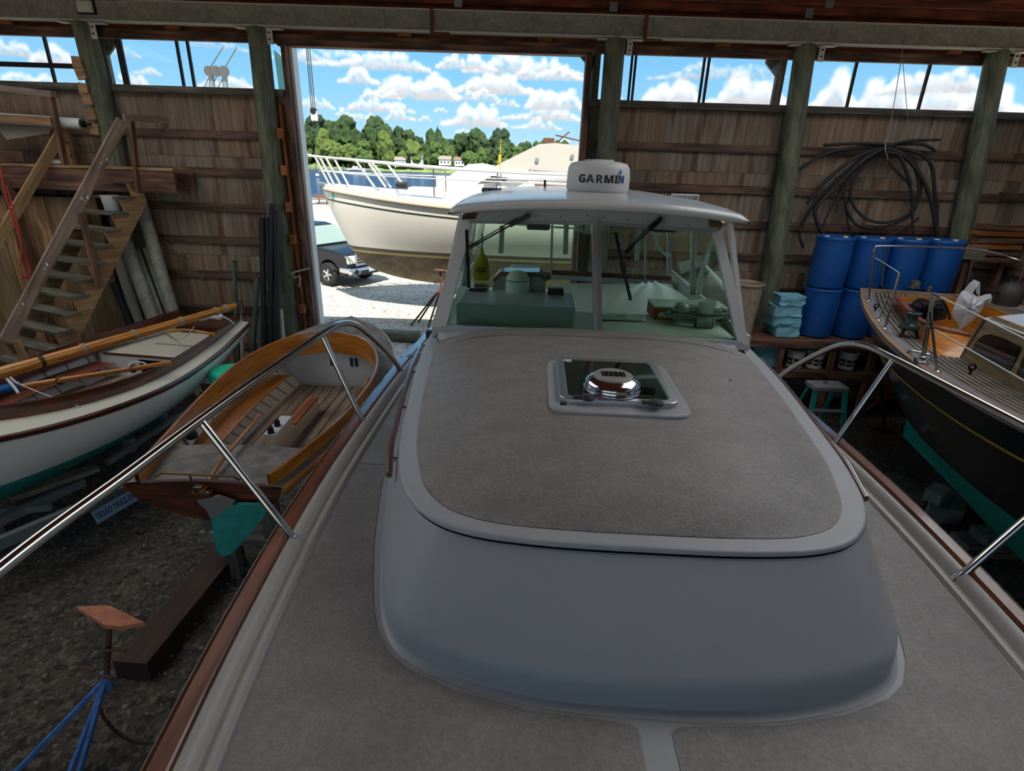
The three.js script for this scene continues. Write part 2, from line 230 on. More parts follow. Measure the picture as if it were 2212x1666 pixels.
// plywood wall with its sheets, girts and sill as pieces; along x at z (front) or along z at x (side)
function plyWall(name, a0, a1, gaps, toWorld, turn) {
  const w = structGroup(name), rows = [[0, 2.44], [2.44, 4.15], [4.15, YS]];
  const spans = []; let c = a0; for (const [g0, g1] of gaps) { spans.push([c, g0]); c = g1; } spans.push([c, a1]);
  let k = 0;
  for (const [s0, s1] of spans) {
    const n = Math.max(1, Math.round((s1 - s0) / 1.22)), d = (s1 - s0) / n;
    for (let i = 0; i < n; i++) for (const [y0, y1] of rows) { const p = toWorld(s0 + d * (i + 0.5), 0); part(w, 'plywood_sheet', vbox(p[0], (y0 + y1) / 2, p[1], d - 0.006, y1 - y0 - 0.006, 0.018 + 0.004 * (k % 2), 0, turn), plys[(k * 7 + i) % 3]); k++; }
    for (const y of girtY) { const p = toWorld((s0 + s1) / 2, 0.04); part(w, 'girt', box(p[0], y + rr(-0.02, 0.02), p[1], s1 - s0, 0.13, 0.05, 0, turn), mat.girt); }
    const p = toWorld((s0 + s1) / 2, 0.05); part(w, 'sill', box(p[0], YS + 0.02, p[1], s1 - s0, 0.1, 0.16, 0, turn), mat.grey);
    const q = toWorld((s0 + s1) / 2, -0.06); part(w, 'outer_cladding', box(q[0], YS / 2, q[1], s1 - s0, YS, 0.06, 0, turn), mat.grey);
  }
  return w;
}
const front = plyWall('wall_front', SX0, SX1 + 0.3, [[DL - 0.12, DR + 0.12]], (a, off) => [a, ZW + off], 0);
part(front, 'lintel', box((SX0 + SX1) / 2, 5.96, ZW + 0.03, SX1 - SX0, 0.14, 0.09), mat.brown);
part(front, 'top_plate', box((SX0 + SX1) / 2, 6.3, ZW - 0.04, SX1 - SX0, 0.56, 0.06), mat.rafter);
const right = plyWall('wall_right', ZW, SZ1, [], (a, off) => [SX1 + 0.12 - off, a], Math.PI / 2);
part(right, 'lintel', box(SX1 + 0.09, 5.96, (ZW + SZ1) / 2, SZ1 - ZW, 0.14, 0.09, 0, Math.PI / 2), mat.brown);
part(right, 'top_plate', box(SX1 + 0.16, 6.6, (ZW + SZ1) / 2, SZ1 - ZW, 1.2, 0.06, 0, Math.PI / 2), mat.rafter);
{ const l = structGroup('wall_left'); part(l, 'cladding', box(SX0 - 0.06, YS / 2, (ZW + SZ1) / 2, SZ1 - ZW, YS, 0.1, 0, Math.PI / 2), mat.plyB); part(l, 'top_plate', box(SX0 - 0.06, 6.6, (ZW + SZ1) / 2, SZ1 - ZW, 1.3, 0.06, 0, Math.PI / 2), mat.rafter); }
// the back of the shed has its own wide door, standing open
{ const b = structGroup('wall_back'); part(b, 'cladding', [box(-10, 3.3, SZ1, 6.2, 6.6, 0.1), box(5, 3.3, SZ1, 7.0, 6.6, 0.1), box(-2.2, 6.4, SZ1, 21.6, 2.1, 0.1)], mat.plyA); }

// clerestory windows: panes in thin bars
function clerestory(name, spans, at, turn) {
  const w = structGroup(name);
  for (const [s0, s1, bars] of spans) {
    const e = [s0, ...bars, s1];
    for (let i = 1; i < e.length; i++) { const p = at((e[i] + e[i - 1]) / 2); part(w, 'pane', box(p[0], (YS + 0.06 + YH) / 2, p[1], e[i] - e[i - 1] - 0.012, YH - YS - 0.05, 0.004, 0, turn), pane); }
    for (const b of bars) { const p = at(b); part(w, 'glazing_bar', vbox(p[0], (YS + YH) / 2, p[1], 0.035, YH - YS, 0.05, 0, turn), mat.iron); }
  }
}
const fx = (px, py) => Z(px, py, ZW).x, fz = (a) => [a, ZW - 0.03];
clerestory('window_1', [[SX0, -7.2, [-12, -10.8, -9.6, fx(104, 127)]]], fz, 0);
clerestory('window_2', [[-7.05, -4.2, [fx(260, 140), fx(267, 140), fx(388, 142), fx(411, 142)]]], fz, 0);
clerestory('window_3', [[1.65, 4.75, [fx(1361, 180), fx(1369, 180), fx(1516, 180), fx(1526, 180)]]], fz, 0);
clerestory('window_4', [[4.75, SX1, [fx(1841, 187), fx(1998, 191)]]], fz, 0);
clerestory('window_5', [[ZW, SZ1, lin(ZW + 1.05, SZ1 - 1.2, 15)]], (a) => [SX1 + 0.13, a], Math.PI / 2);
clerestory('window_6', [[ZW, SZ1, lin(ZW + 1.3, SZ1 - 1.2, 15)]], (a) => [SX0 - 0.06, a], Math.PI / 2);
// shelf board across the far window and the stubby braced posts outside the glass
part(front, 'rail', box(-9.9, 5.47, ZW + 0.06, 5.6, 0.07, 0.05), mat.iron);
for (const [px, s] of [[228, 1], [1690, -1], [1288, -1]]) {
  const p = Z(px, 140, ZW - 0.1), b = part(front, 'braced_stud', vbox(p.x, 5.55, ZW - 0.12, 0.13, 0.86, 0.09), mat.grey);
  part(b, 'knee_brace', slab([V(p.x + s * 0.06, 5.93, ZW - 0.16), V(p.x + s * 0.27, 5.93, ZW - 0.16), V(p.x + s * 0.27, 5.86, ZW - 0.16), V(p.x + s * 0.06, 5.66, ZW - 0.16)], V(0, 0, 0.06)), mat.grey);
}
// round posts
const postTop = 6.08, postList = [[185, 75, 215, 200], [560, 85, 625, 720], [1328, 100, 1310, 330], [1738, 110, 1660, 640], [2150, 140, 2075, 500]];
postList.forEach(([x0, y0, x1, y1], i) => {
  const a = Z(x0, y0, ZW + 0.2), b = Z(x1, y1, ZW + 0.2), k = (h) => V(a.x + (b.x - a.x) * (h - a.y) / (b.y - a.y), h, ZW + 0.2);
  const rows = lin(0, postTop, 14).map((h) => { const c = k(h), r = 0.185 - 0.004 * h; return range(18).map((j) => { const t = j / 18 * 6.2832, q = r * (1 + 0.03 * Math.sin(3 * t + i + h * 0.7)); return V(c.x + q * Math.cos(t), h, c.z + q * Math.sin(t)); }); });
  const g = structGroup('column_' + (i + 1)); part(g, 'pole', loft(rows, 0, true), mat.pole);
  const c = k(postTop - 0.12); part(g, 'bracket', [box(c.x + 0.22, c.y - 0.02, c.z + 0.12, 0.09, 0.22, 0.012), box(c.x + 0.3, c.y + 0.085, c.z + 0.1, 0.24, 0.012, 0.14), box(c.x - 0.22, c.y + 0.085, c.z + 0.1, 0.16, 0.012, 0.14)], mat.flange);
  for (const dy of [-0.06, 0.03]) part(g, 'bolt', rod(V(c.x + 0.22, c.y + dy, c.z + 0.12), V(c.x + 0.22, c.y + dy, c.z + 0.145), 0.014, 0.014, 6), mat.iron);
});
// steel beam over the posts
{ const g = structGroup('beam_front'), zb = ZW + 0.26; part(g, 'web', box(-2.3, 6.22, zb, 21.4, 0.27, 0.05), mat.beam);
  part(g, 'flange', [box(-2.3, 6.08, zb, 21.4, 0.02, 0.18), box(-2.3, 6.365, zb, 21.4, 0.02, 0.18)], mat.flange);
  for (const px of [933, 1395]) { const p = Z(px, 60, zb + 0.1); part(g, 'pipe_hanger', [vbox(p.x, 6.22, zb + 0.08, 0.05, 0.34, 0.06), box(p.x + 0.12, 6.05, zb + 0.08, 0.3, 0.02, 0.05)], mat.rafter); }
  for (const x of [-8.3, -5.6, -1.9, 0.35, 3.2, 6.9]) part(g, 'wood_block', box(x, 6.05, zb - 0.1, 0.22, 0.05, 0.09), mat.fir);
}
// roof: purlins along the shed under boards
{ const g = structGroup('ceiling');
  for (let i = 0; i < 5; i++) { const z = ZW + 0.36 + i * 0.42, y = 6.42 + (z - ZW) * 0.1; part(g, 'purlin', box((SX0 + SX1) / 2, y + 0.08, z, SX1 - SX0 + 0.4, 0.19, 0.07), mat.rafter); }
  for (const [px, i] of [[1325, 0], [1750, 0], [1790, 1], [990, 0]]) { const z = ZW + 0.36 + i * 0.42 + 0.04, x = Z(px, 20, z).x; part(g, 'strap', box(x, 6.46 + i * 0.04, z, 0.12, 0.13, 0.006), mat.galv); }
  // roof boards with two bays of translucent sheet let in, one each side of the ridge line, as daylight for the shed
  const rid = 8.1, zr = -1.8, eave = 6.62, edge = [SX0 - 0.5], xs = []; for (const x of [-9.6, 2.7]) { xs.push([x, x + SKYW]); edge.push(x, x + SKYW); } edge.push(SX1 + 0.6);
  const roofAt = (x0, x1, z0, z1, t) => { const y = (z) => z < zr ? eave + (z - (ZW - 0.55)) * (rid - eave) / (zr - ZW + 0.55) : rid - (z - zr) * 0.12; return slab([V(x0, y(z0), z0), V(x1, y(z0), z0), V(x1, y(z1), z1), V(x0, y(z1), z1)], V(0, t, 0)); };
  const boards = []; for (let i = 0; i < edge.length; i += 2) boards.push(roofAt(edge[i], edge[i + 1], ZW - 0.55, zr, 0.05), roofAt(edge[i], edge[i + 1], zr, SZ1 + 0.3, 0.05));
  for (const [a, c] of xs) boards.push(roofAt(a, c, ZW - 0.55, -8.7, 0.05));
  for (const [a, c] of xs) { part(g, 'skylight_sheet', roofAt(a, c, -8.7, zr, 0.004), skyMat); boards.push(roofAt(a, c, zr, SZ1 + 0.3, 0.05)); }
  part(g, 'roof_boards', boards, mat.rafter);
}
// boat door: jambs, track edge, blocks
{ const g = structGroup('door_1');
  part(g, 'jamb', vbox(DL - 0.05, 2.95, ZW + 0.02, 0.07, 5.9, 0.22), mat.brown);
  part(g, 'jamb', vbox(DL - 0.3, 2.5, ZW + 0.14, 0.1, 5.0, 0.12), mat.brown);
  part(g, 'jamb_cap', vbox(DL - 0.2, 2.5, ZW + 0.1, 0.05, 5.0, 0.1), mat.fir);
  part(g, 'white_edge', vbox(DL + 0.015, 2.95, ZW - 0.14, 0.05, 5.9, 0.22), M(0xf4f4f0, 0.5));
  part(g, 'jamb', vbox(DR + 0.06, 2.95, ZW + 0.02, 0.1, 5.9, 0.22), mat.brown);
  part(g, 'jamb', vbox(DR + 0.2, 2.95, ZW - 0.02, 0.1, 5.9, 0.16), mat.grey);
  part(g, 'header', box((DL + DR) / 2, 5.9, ZW, DR - DL + 0.3, 0.09, 0.2), mat.brown);
  part(g, 'pane', slab([Z(606, 108, ZW), Z(632, 128, ZW), Z(636, 205, ZW), Z(618, 200, ZW)].map((p) => V(p.x - 0.12, p.y, ZW - 0.02)), V(0, 0, 0.005)), MP(0xcfe6da, 0.25, { transmission: 0.7, thickness: 0 }));
  for (const [px, py] of [[603, 288], [612, 368], [622, 448], [631, 518], [652, 668], [656, 730]]) { const p = Z(px, py, ZW + 0.28); part(g, 'wood_block', box(p.x, p.y, p.z - 0.05, 0.09, 0.16, 0.1), mat.fir); }
}
// wooden climbing cleats up the far post
for (const [px, py] of [[170, 135], [178, 160], [184, 192], [192, 215], [200, 248], [208, 280]]) { const p = Z(px, py, ZW + 0.38); solo('climbing_cleat', box(p.x, p.y, p.z + 0.03, 0.14, 0.16, 0.05, 0, 0, rr(-0.2, 0.2)), mat.tan, 'pale wooden climbing cleat nailed to the round post above the stairs', 'cleat', 'climbing cleats on the post'); }
// floodlight on the beam
{ const p = Z(183, 14, ZW + 0.32), t = thing('floodlight', 'small white square floodlight fixed on the grey steel beam', 'lamp', p); part(t, 'housing', bx(0.24, 0.16, 0.05, 0.015), mat.white); part(t, 'lens', box(0, 0, 0.028, 0.18, 0.11, 0.006), M(0xf2ead0, 0.3)); part(t, 'bracket', box(0, 0, -0.03, 0.3, 0.2, 0.02), mat.iron); }
// ---------------------------------------------------------------- the white motor boat underfoot (own axes: x across, y up, -z aft)
const mb = thing('motor_boat', 'white motor boat with grey non-skid decks, chrome bow rail and split windshield', 'boat', V(0.416, 0, 0), -2 * Math.PI / 180);
const mbInv = mb.matrixWorld.clone().invert();
const L3 = (x, y, s) => V(x, y, -s);
const toMB = (p) => p.clone().applyMatrix4(mbInv);
const mbRay = (px, py) => { const o = camera.position.clone().applyMatrix4(mbInv), d = ray(px, py).transformDirection(mbInv); return [o, d]; };
const BY = (px, py, h) => toMB(Y(px, py, h));
const BS = (px, py, c0, cx = 0, cy = 0) => { const [o, d] = mbRay(px, py), t = (c0 + cx * o.x + cy * (o.y - 3.1) + o.z) / (-d.z - cx * d.x - cy * d.y); return o.addScaledVector(d, t); }; // plane s = c0 + cx x + cy (y - 3.1)
const BX = (px, py, x) => { const [o, d] = mbRay(px, py); return o.clone().addScaledVector(d, (x - o.x) / d.x); };
const railW = [[-2.1, 0.02], [-1.9, 0.3], [-1.4, 0.68], [-0.8, 0.97], [-0.2, 1.18], [0.4, 1.31], [0.9, 1.385], [1.2, 1.425], [1.6, 1.465], [2.0, 1.495], [2.5, 1.515], [3.2, 1.52], [4, 1.52], [5, 1.5], [6.6, 1.46], [7.4, 1.42]];
const halfW = (s) => smoothTable(railW, s), deckY = (s) => 2.65 - 0.011 * Math.max(0, s - 2) ** 2;
const ss = lin(-2.1, 7.4, 60);
{ // hull, deck
  const side = (sg) => loft(ss.map((s) => lin(0, 1, 8).map((k) => { const w = halfW(s); return L3(sg * (w * (1 - 0.3 * k * k - 0.65 * Math.max(0, k - 0.6) ** 2 * 6) + 0.004), deckY(s) + 0.05 - 1.75 * k, s); })));
  part(mb, 'hull', [side(-1), side(1), loft([-1, 1].map((sg) => lin(0, 1, 8).map((k) => L3(sg * halfW(7.4) * (1 - 0.3 * k), deckY(7.4) - 1.7 * k, 7.4))))], mat.gel);
  part(mb, 'deck', loft(ss.map((s) => lin(-1, 1, 9).map((u) => L3(u * (halfW(s) - 0.03), deckY(s), s)))), mat.gelMatt, 'smooth white gelcoat deck');
  const sweep = (prof, m, name, label) => { for (const sg of [-1, 1]) part(mb, name, loft(ss.map((s) => prof.map(([o, h]) => L3(sg * Math.max(0.01, halfW(s) - o), deckY(s) + h, s))), 0.7), m, label); };
  sweep([[0.175, 0], [0.165, 0.018], [0.15, 0.02], [0.14, 0.012], [0.128, 0.012], [0.118, 0.035], [0.1, 0.05], [0.082, 0.052], [0.07, 0.044]], M(0xc0bbb1, 0.4), 'gunwale_moulding');
  sweep([[0.074, 0.03], [0.074, 0.058], [0.068, 0.064], [0.02, 0.064], [0.014, 0.058], [0.014, 0.03]], mat.mbWood = MP(0xffffff, 0.3, { map: tMahogL(), clearcoat: 0.8, clearcoatRoughness: 0.08 }), 'toe_rail', 'varnished mahogany toe rail');
  sweep([[0.016, 0.02], [0.014, 0.05], [0.004, 0.055], [-0.006, 0.045], [-0.006, 0.0]], mat.steel, 'rub_strip', 'bright metal rub strip');
}
function tMahogL() { return timber([92, 42, 14], [152, 82, 34], [66, 28, 10], 63, 0.3, 1.2); }
// trunk cabin: outlines as half widths against distance aft
const base0 = [[0, 1.2], [0.15, 1.2], [0.36, 1.215], [0.59, 1.265], [0.75, 1.33], [0.83, 1.39], [0.89, 1.48], [0.93, 1.58], [0.97, 1.72], [1.03, 1.96], [1.1, 2.33], [1.18, 2.81], [1.24, 3.33], [1.28, 3.9], [1.3, 4.3]];
const crease0 = [[0, 1.53], [0.14, 1.53], [0.33, 1.535], [0.53, 1.555], [0.66, 1.59], [0.74, 1.635], [0.8, 1.69], [0.85, 1.755], [0.89, 1.83], [0.94, 1.97], [1.0, 2.25], [1.06, 2.7], [1.12, 3.2], [1.16, 3.8], [1.17, 4.2]];
const dome0 = [[0, 1.6], [0.14, 1.6], [0.32, 1.605], [0.5, 1.62], [0.61, 1.65], [0.69, 1.69], [0.745, 1.74], [0.79, 1.8], [0.825, 1.87], [0.865, 1.99], [0.92, 2.2], [0.98, 2.6], [1.04, 3.1], [1.075, 3.5], [1.085, 3.72]];
const full = (tab) => { const c = spline([...tab.slice().reverse().map(([x, s]) => V(-x, 0, s)), ...tab.slice(1).map(([x, s]) => V(x, 0, s))]); return lin(0, 1, 85).map((t) => c.getPoint(t)); };
const oB = full(base0), oC = full(crease0), oD = full(dome0);
const domeY = (x, s) => { const ax = Math.abs(x), xe = lerpTable([...dome0.slice(1).map(([a, b]) => [b, a])], s), sf = lerpTable(dome0, ax), A = 1 - Math.min(1, ax / Math.max(0.01, xe)) ** 3.2, B = 1 - Math.exp(-Math.max(0, s - sf) / 0.25); return 3.005 + 0.13 * A * B; };
{
  const lev = (b, y) => oB.map((p, i) => V(p.x + (oC[i].x - p.x) * b, y, -(p.z + (oC[i].z - p.z) * b)));
  part(mb, 'trunk_face', loft([lev(-0.1, 2.651), lev(-0.02, 2.656), lev(0, 2.668), lev(0.002, 2.71), lev(0.014, 2.735), lev(0.042, 2.753), lev(0.09, 2.768), lev(0.3, 2.82), lev(0.6, 2.893), lev(0.9, 2.966), lev(0.97, 2.98)]), mat.gelMatt);
  const out = (o, d, y) => o.map((p) => { const n = V(p.x, 0, p.z - 2.6).normalize(); return V(p.x + n.x * d, y, -(p.z + n.z * d)); });
  part(mb, 'trunk_ledge', loft([out(oC, -0.012, 2.97), out(oC, -0.006, 2.982), out(oC, 0.006, 2.985), out(oC, 0.012, 2.992), out(oC, 0.008, 3.002), out(oC, 0, 3.006), out(oC, -0.012, 3.006), out(oD, 0.012, 3.001), oD.map((p) => V(p.x, 3.002, -p.z))]), mat.gelMatt);
  const rows = lin(0, 1, 22).map((k) => oD.map((p) => { const q = k ** 1.25, x = p.x * (1 - q), s = p.z + (Math.max(1.95, Math.min(3.72, p.z)) - p.z) * q; return V(x, k ? domeY(x, s) : 3.004, -s); }));
  part(mb, 'trunk_top', planar(loft(rows)), mat.nonskid, 'domed grey non-skid cabin top');
}
{ // non-skid panels with their rounded gaps
  const flat = (pts) => slab(pts.map(([x, s]) => L3(x, deckY(s) + 0.0005, s)), V(0, 0.003, 0));
  const inner = base0.filter(([, s]) => s < 2.62), gap = (x, s) => { const n = V(x, 0, s - 2.6).normalize(); return [x + n.x * 0.045, s + n.z * 0.045]; };
  for (const sg of [-1, 1]) {
    const ins = [...inner.slice(1).map(([x, s]) => gap(x, s)), [1.13 + 0.045, 2.56]], outs = lin(2.56, -1.2, 18).map((s) => [halfW(s) - 0.185, s]);
    part(mb, 'nonskid_panel', flat([[0.05, 1.13], [0.05, 0.2], [0.05, -1.2], ...outs.slice().reverse(), ...ins.slice().reverse(), [0.11, 1.15], [0.07, 1.145]].map(([x, s]) => [sg * x, s])), mat.nonskid);
    part(mb, 'nonskid_panel', flat([...lin(2.575, 5.2, 12).map((s) => [lerpTable(base0.map(([a, b]) => [b, a]), s) + 0.045, s]), ...lin(5.2, 2.575, 12).map((s) => [halfW(s) - 0.185, s])].map(([x, s]) => [sg * x, s])), mat.nonskid);
  }
}
{ // deck hatch with its black pane and solar vent
  const rrect = (cx, cs, w, l, r, y, h, hole) => { const sh = (W2, L2, R) => { const s = new THREE.Shape(); s.moveTo(-W2 + R, -L2); s.lineTo(W2 - R, -L2); s.quadraticCurveTo(W2, -L2, W2, -L2 + R); s.lineTo(W2, L2 - R); s.quadraticCurveTo(W2, L2, W2 - R, L2); s.lineTo(-W2 + R, L2); s.quadraticCurveTo(-W2, L2, -W2, L2 - R); s.lineTo(-W2, -L2 + R); s.quadraticCurveTo(-W2, -L2, -W2 + R, -L2); return s; };
    const S = sh(w / 2, l / 2, r); if (hole) S.holes.push(sh(w / 2 - hole, l / 2 - hole, Math.max(0.01, r - hole * 0.6))); return new THREE.ExtrudeGeometry(S, { depth: h, bevelEnabled: true, bevelSize: 0.008, bevelThickness: 0.008, bevelSegments: 3, curveSegments: 8 }).rotateX(-Math.PI / 2).translate(cx, y, -cs); };
  const h = new THREE.Group(); h.name = 'deck_hatch'; h.rotation.x = -0.01; mb.add(h);
  part(h, 'base', rrect(0.015, 2.655, 0.66, 0.74, 0.1, 3.1, 0.055), mat.gelMatt);
  part(h, 'frame', rrect(0.015, 2.685, 0.56, 0.62, 0.06, 3.16, 0.022, 0.03), mat.alu);
  part(h, 'pane', rrect(0.015, 2.69, 0.5, 0.56, 0.04, 3.166, 0.012), MP(0x08090a, 0.04, { clearcoat: 1 }), 'glossy black hatch pane');
  for (const [px, py] of [[1262, 856], [1413, 868]]) { const p = BY(px, py, 3.19); part(h, 'latch', [box(p.x, 3.196, p.z, 0.1, 0.014, 0.03, 0.006), lathe([[0, 0.02], [0.03, 0.018], [0.034, 0.006], [0.034, 0]], 16, V(p.x + 0.02, 3.187, p.z))], mat.darkGrey); }
  { const p = BY(1218, 868, 3.19); part(h, 'square_tab', box(p.x, 3.192, p.z, 0.03, 0.01, 0.03), mat.darkGrey); }
  part(h, 'tape', box(-0.2, 3.188, -2.94, 0.035, 0.002, 0.045), mat.cream);
  const v = BY(1324, 836, 3.19), vent = part(h, 'solar_vent', lathe([[0.13, 0], [0.142, 0.006], [0.142, 0.016], [0.132, 0.022], [0.138, 0.034], [0.134, 0.05], [0.115, 0.066], [0.095, 0.074]], 40, V(v.x, 3.187, v.z)), mat.chrome, 'round chrome solar ventilator');
  part(vent, 'cap', lathe([[0.098, 0.07], [0.098, 0.078], [0.09, 0.083], [0, 0.084]], 36, V(v.x, 3.187, v.z)), M(0xa8a29c, 0.35));
  part(vent, 'solar_cell', box(v.x, 3.2725, v.z + 0.002, 0.115, 0.003, 0.06), M(0x101418, 0.2));
  part(vent, 'cell_line', range(5).map((i) => box(v.x - 0.046 + i * 0.023, 3.2743, v.z + 0.002, 0.0015, 0.001, 0.06)), mat.alu);
}
// windshield: two panes meeting at a centre post
const WL = (px, py, off = 0) => BS(px, py, 3.7 - off, -0.13, 0.4), WR = (px, py, off = 0) => BS(px, py, 3.7 - off, 0.13, 0.4);
const poly = (f, pts, t, off = 0) => slab(pts.map(([x, y]) => f(x, y, off)), V(0, 0, -t));
{
  const w = new THREE.Group(); w.name = 'windshield'; mb.add(w);
  part(w, 'pane', poly(WL, [[1019, 480], [1278, 484], [1281, 721], [961, 705]], 0.005, -0.012), tinted);
  part(w, 'pane', poly(WR, [[1297, 484], [1541, 502], [1596, 738], [1300, 723]], 0.005, -0.012), tinted);
  part(w, 'header', [poly(WL, [[1002, 458], [1140, 442], [1289, 436], [1289, 486], [1014, 482]], 0.04), poly(WR, [[1289, 436], [1430, 447], [1560, 474], [1546, 505], [1289, 486]], 0.04)], mat.gelMatt);
  part(w, 'header_lip', [poly(WL, [[1014, 478], [1289, 479], [1289, 486], [1013, 483]], 0.05, 0.012), poly(WR, [[1289, 479], [1547, 497], [1546, 504], [1289, 486]], 0.05, 0.012)], mat.alu);
  part(w, 'pillar', poly(WL, [[1000, 470], [1020, 479], [963, 707], [934, 712], [936, 690]], 0.06, 0.005), mat.gel);
  part(w, 'pillar', poly(WR, [[1541, 500], [1560, 498], [1620, 748], [1594, 741]], 0.06, 0.005), mat.gel);
  part(w, 'centre_post', [poly(WL, [[1279, 470], [1290, 468], [1291, 738], [1281, 737]], 0.05, 0.015), poly(WR, [[1290, 468], [1298, 470], [1301, 738], [1291, 738]], 0.05, 0.015)], mat.alu);
  part(w, 'sill', [poly(WL, [[962, 704], [1281, 721], [1281, 737], [932, 722], [934, 708]], 0.06, 0.015), poly(WR, [[1300, 722], [1597, 738], [1622, 750], [1616, 757], [1300, 738]], 0.06, 0.015)], mat.gelMatt);
  // cowl below the glass, running down into the domed top
  const bot = lin(-1, 1, 31).map((u) => { const x = u * 1.16, s = 3.53 + 0.05 * Math.abs(x) + (Math.abs(u) > 0.9 ? (Math.abs(u) - 0.9) * 1.2 : 0); return L3(x, domeY(Math.min(1.06, Math.abs(x)), s) + 0.003 - Math.max(0, Math.abs(u) - 0.9) * 2.6, s); });
  const top = lin(-1, 1, 31).map((u) => { const x = u * 1.1; const p = x < 0 ? L3(x, 3.055, 3.7 - 0.13 * x - 0.02) : L3(x, 3.055, 3.7 + 0.13 * x - 0.02); return p; });
  part(w, 'cowl', loft([bot, bot.map((p, i) => p.clone().lerp(top[i], 0.5).add(V(0, -0.006, 0.0))), top, top.map((p) => p.clone().add(V(0, 0.01, -0.08)))]), mat.gelMatt);
  for (const [px, py, f] of [[1015, 727, WL], [1545, 757, WR]]) part(w, 'snap', rod(f(px, py, 0.02), f(px, py, 0.04), 0.011, 0.011, 8), mat.iron);
  for (const [f, px, py] of [[WL, 1078, 467], [WL, 1157, 467], [WL, 1211, 467], [WL, 1269, 466], [WR, 1304, 469], [WR, 1357, 474], [WR, 1400, 478], [WR, 1435, 481], [WR, 1487, 486]]) part(w, 'screw', rod(f(px, py, 0.0), f(px, py, 0.012), 0.005, 0.005, 6), mat.iron);
  part(w, 'wood_shim', poly(WL, [[1001, 462], [1030, 458], [1025, 473], [997, 474]], 0.05, 0.03), mat.brown);
  part(w, 'wood_shim', poly(WR, [[1533, 476], [1558, 480], [1560, 493], [1534, 491]], 0.05, 0.03), mat.brown);
  // wipers
  const wiper = (f, hub, tip, b0, b1) => {
    const A = (q, o = 0.05) => f(q[0], q[1], o), g = new THREE.Group(); g.name = 'wiper'; w.add(g);
    part(g, 'pivot', [rod(A(hub, 0), A(hub, 0.06), 0.02, 0.018, 12), bar(A([hub[0] - (hub[0] - tip[0]) * 0.0, hub[1]], 0.055), A([hub[0] + (tip[0] - hub[0]) * 0.3, hub[1] + (tip[1] - hub[1]) * 0.3], 0.055), 0.028, 0.02)], mat.black);
    part(g, 'arm', [rod(A([hub[0] + (tip[0] - hub[0]) * 0.28, hub[1] + (tip[1] - hub[1]) * 0.28]), A(tip), 0.006), rod(A([hub[0] + (tip[0] - hub[0]) * 0.15 - 2, hub[1] + (tip[1] - hub[1]) * 0.15 - 6]), A([tip[0] - 1, tip[1] - 4]), 0.004), bar(A([tip[0] + (hub[0] - tip[0]) * 0.2, tip[1] + (hub[1] - tip[1]) * 0.2]), A(tip), 0.018, 0.016)], mat.black);
    const n = 8, pt = (k) => A([b0[0] + (b1[0] - b0[0]) * k, b0[1] + (b1[1] - b0[1]) * k], 0.035);
    part(g, 'blade', [bar(pt(0), pt(1), 0.009, 0.022), ...range(n).map((i) => bar(pt((i + 0.1) / n), pt((i + 0.6) / n), 0.014, 0.02).translate(0, 0.002, 0.012)), bar(pt(0.42), pt(0.58), 0.024, 0.03).translate(0, 0, 0.012)], mat.rubber);
  };
  wiper(WL, [1140, 466], [1009, 539], [1008, 497], [1013, 622]);
  wiper(WR, [1427, 473], [1350, 548], [1329, 503], [1362, 649]);
}
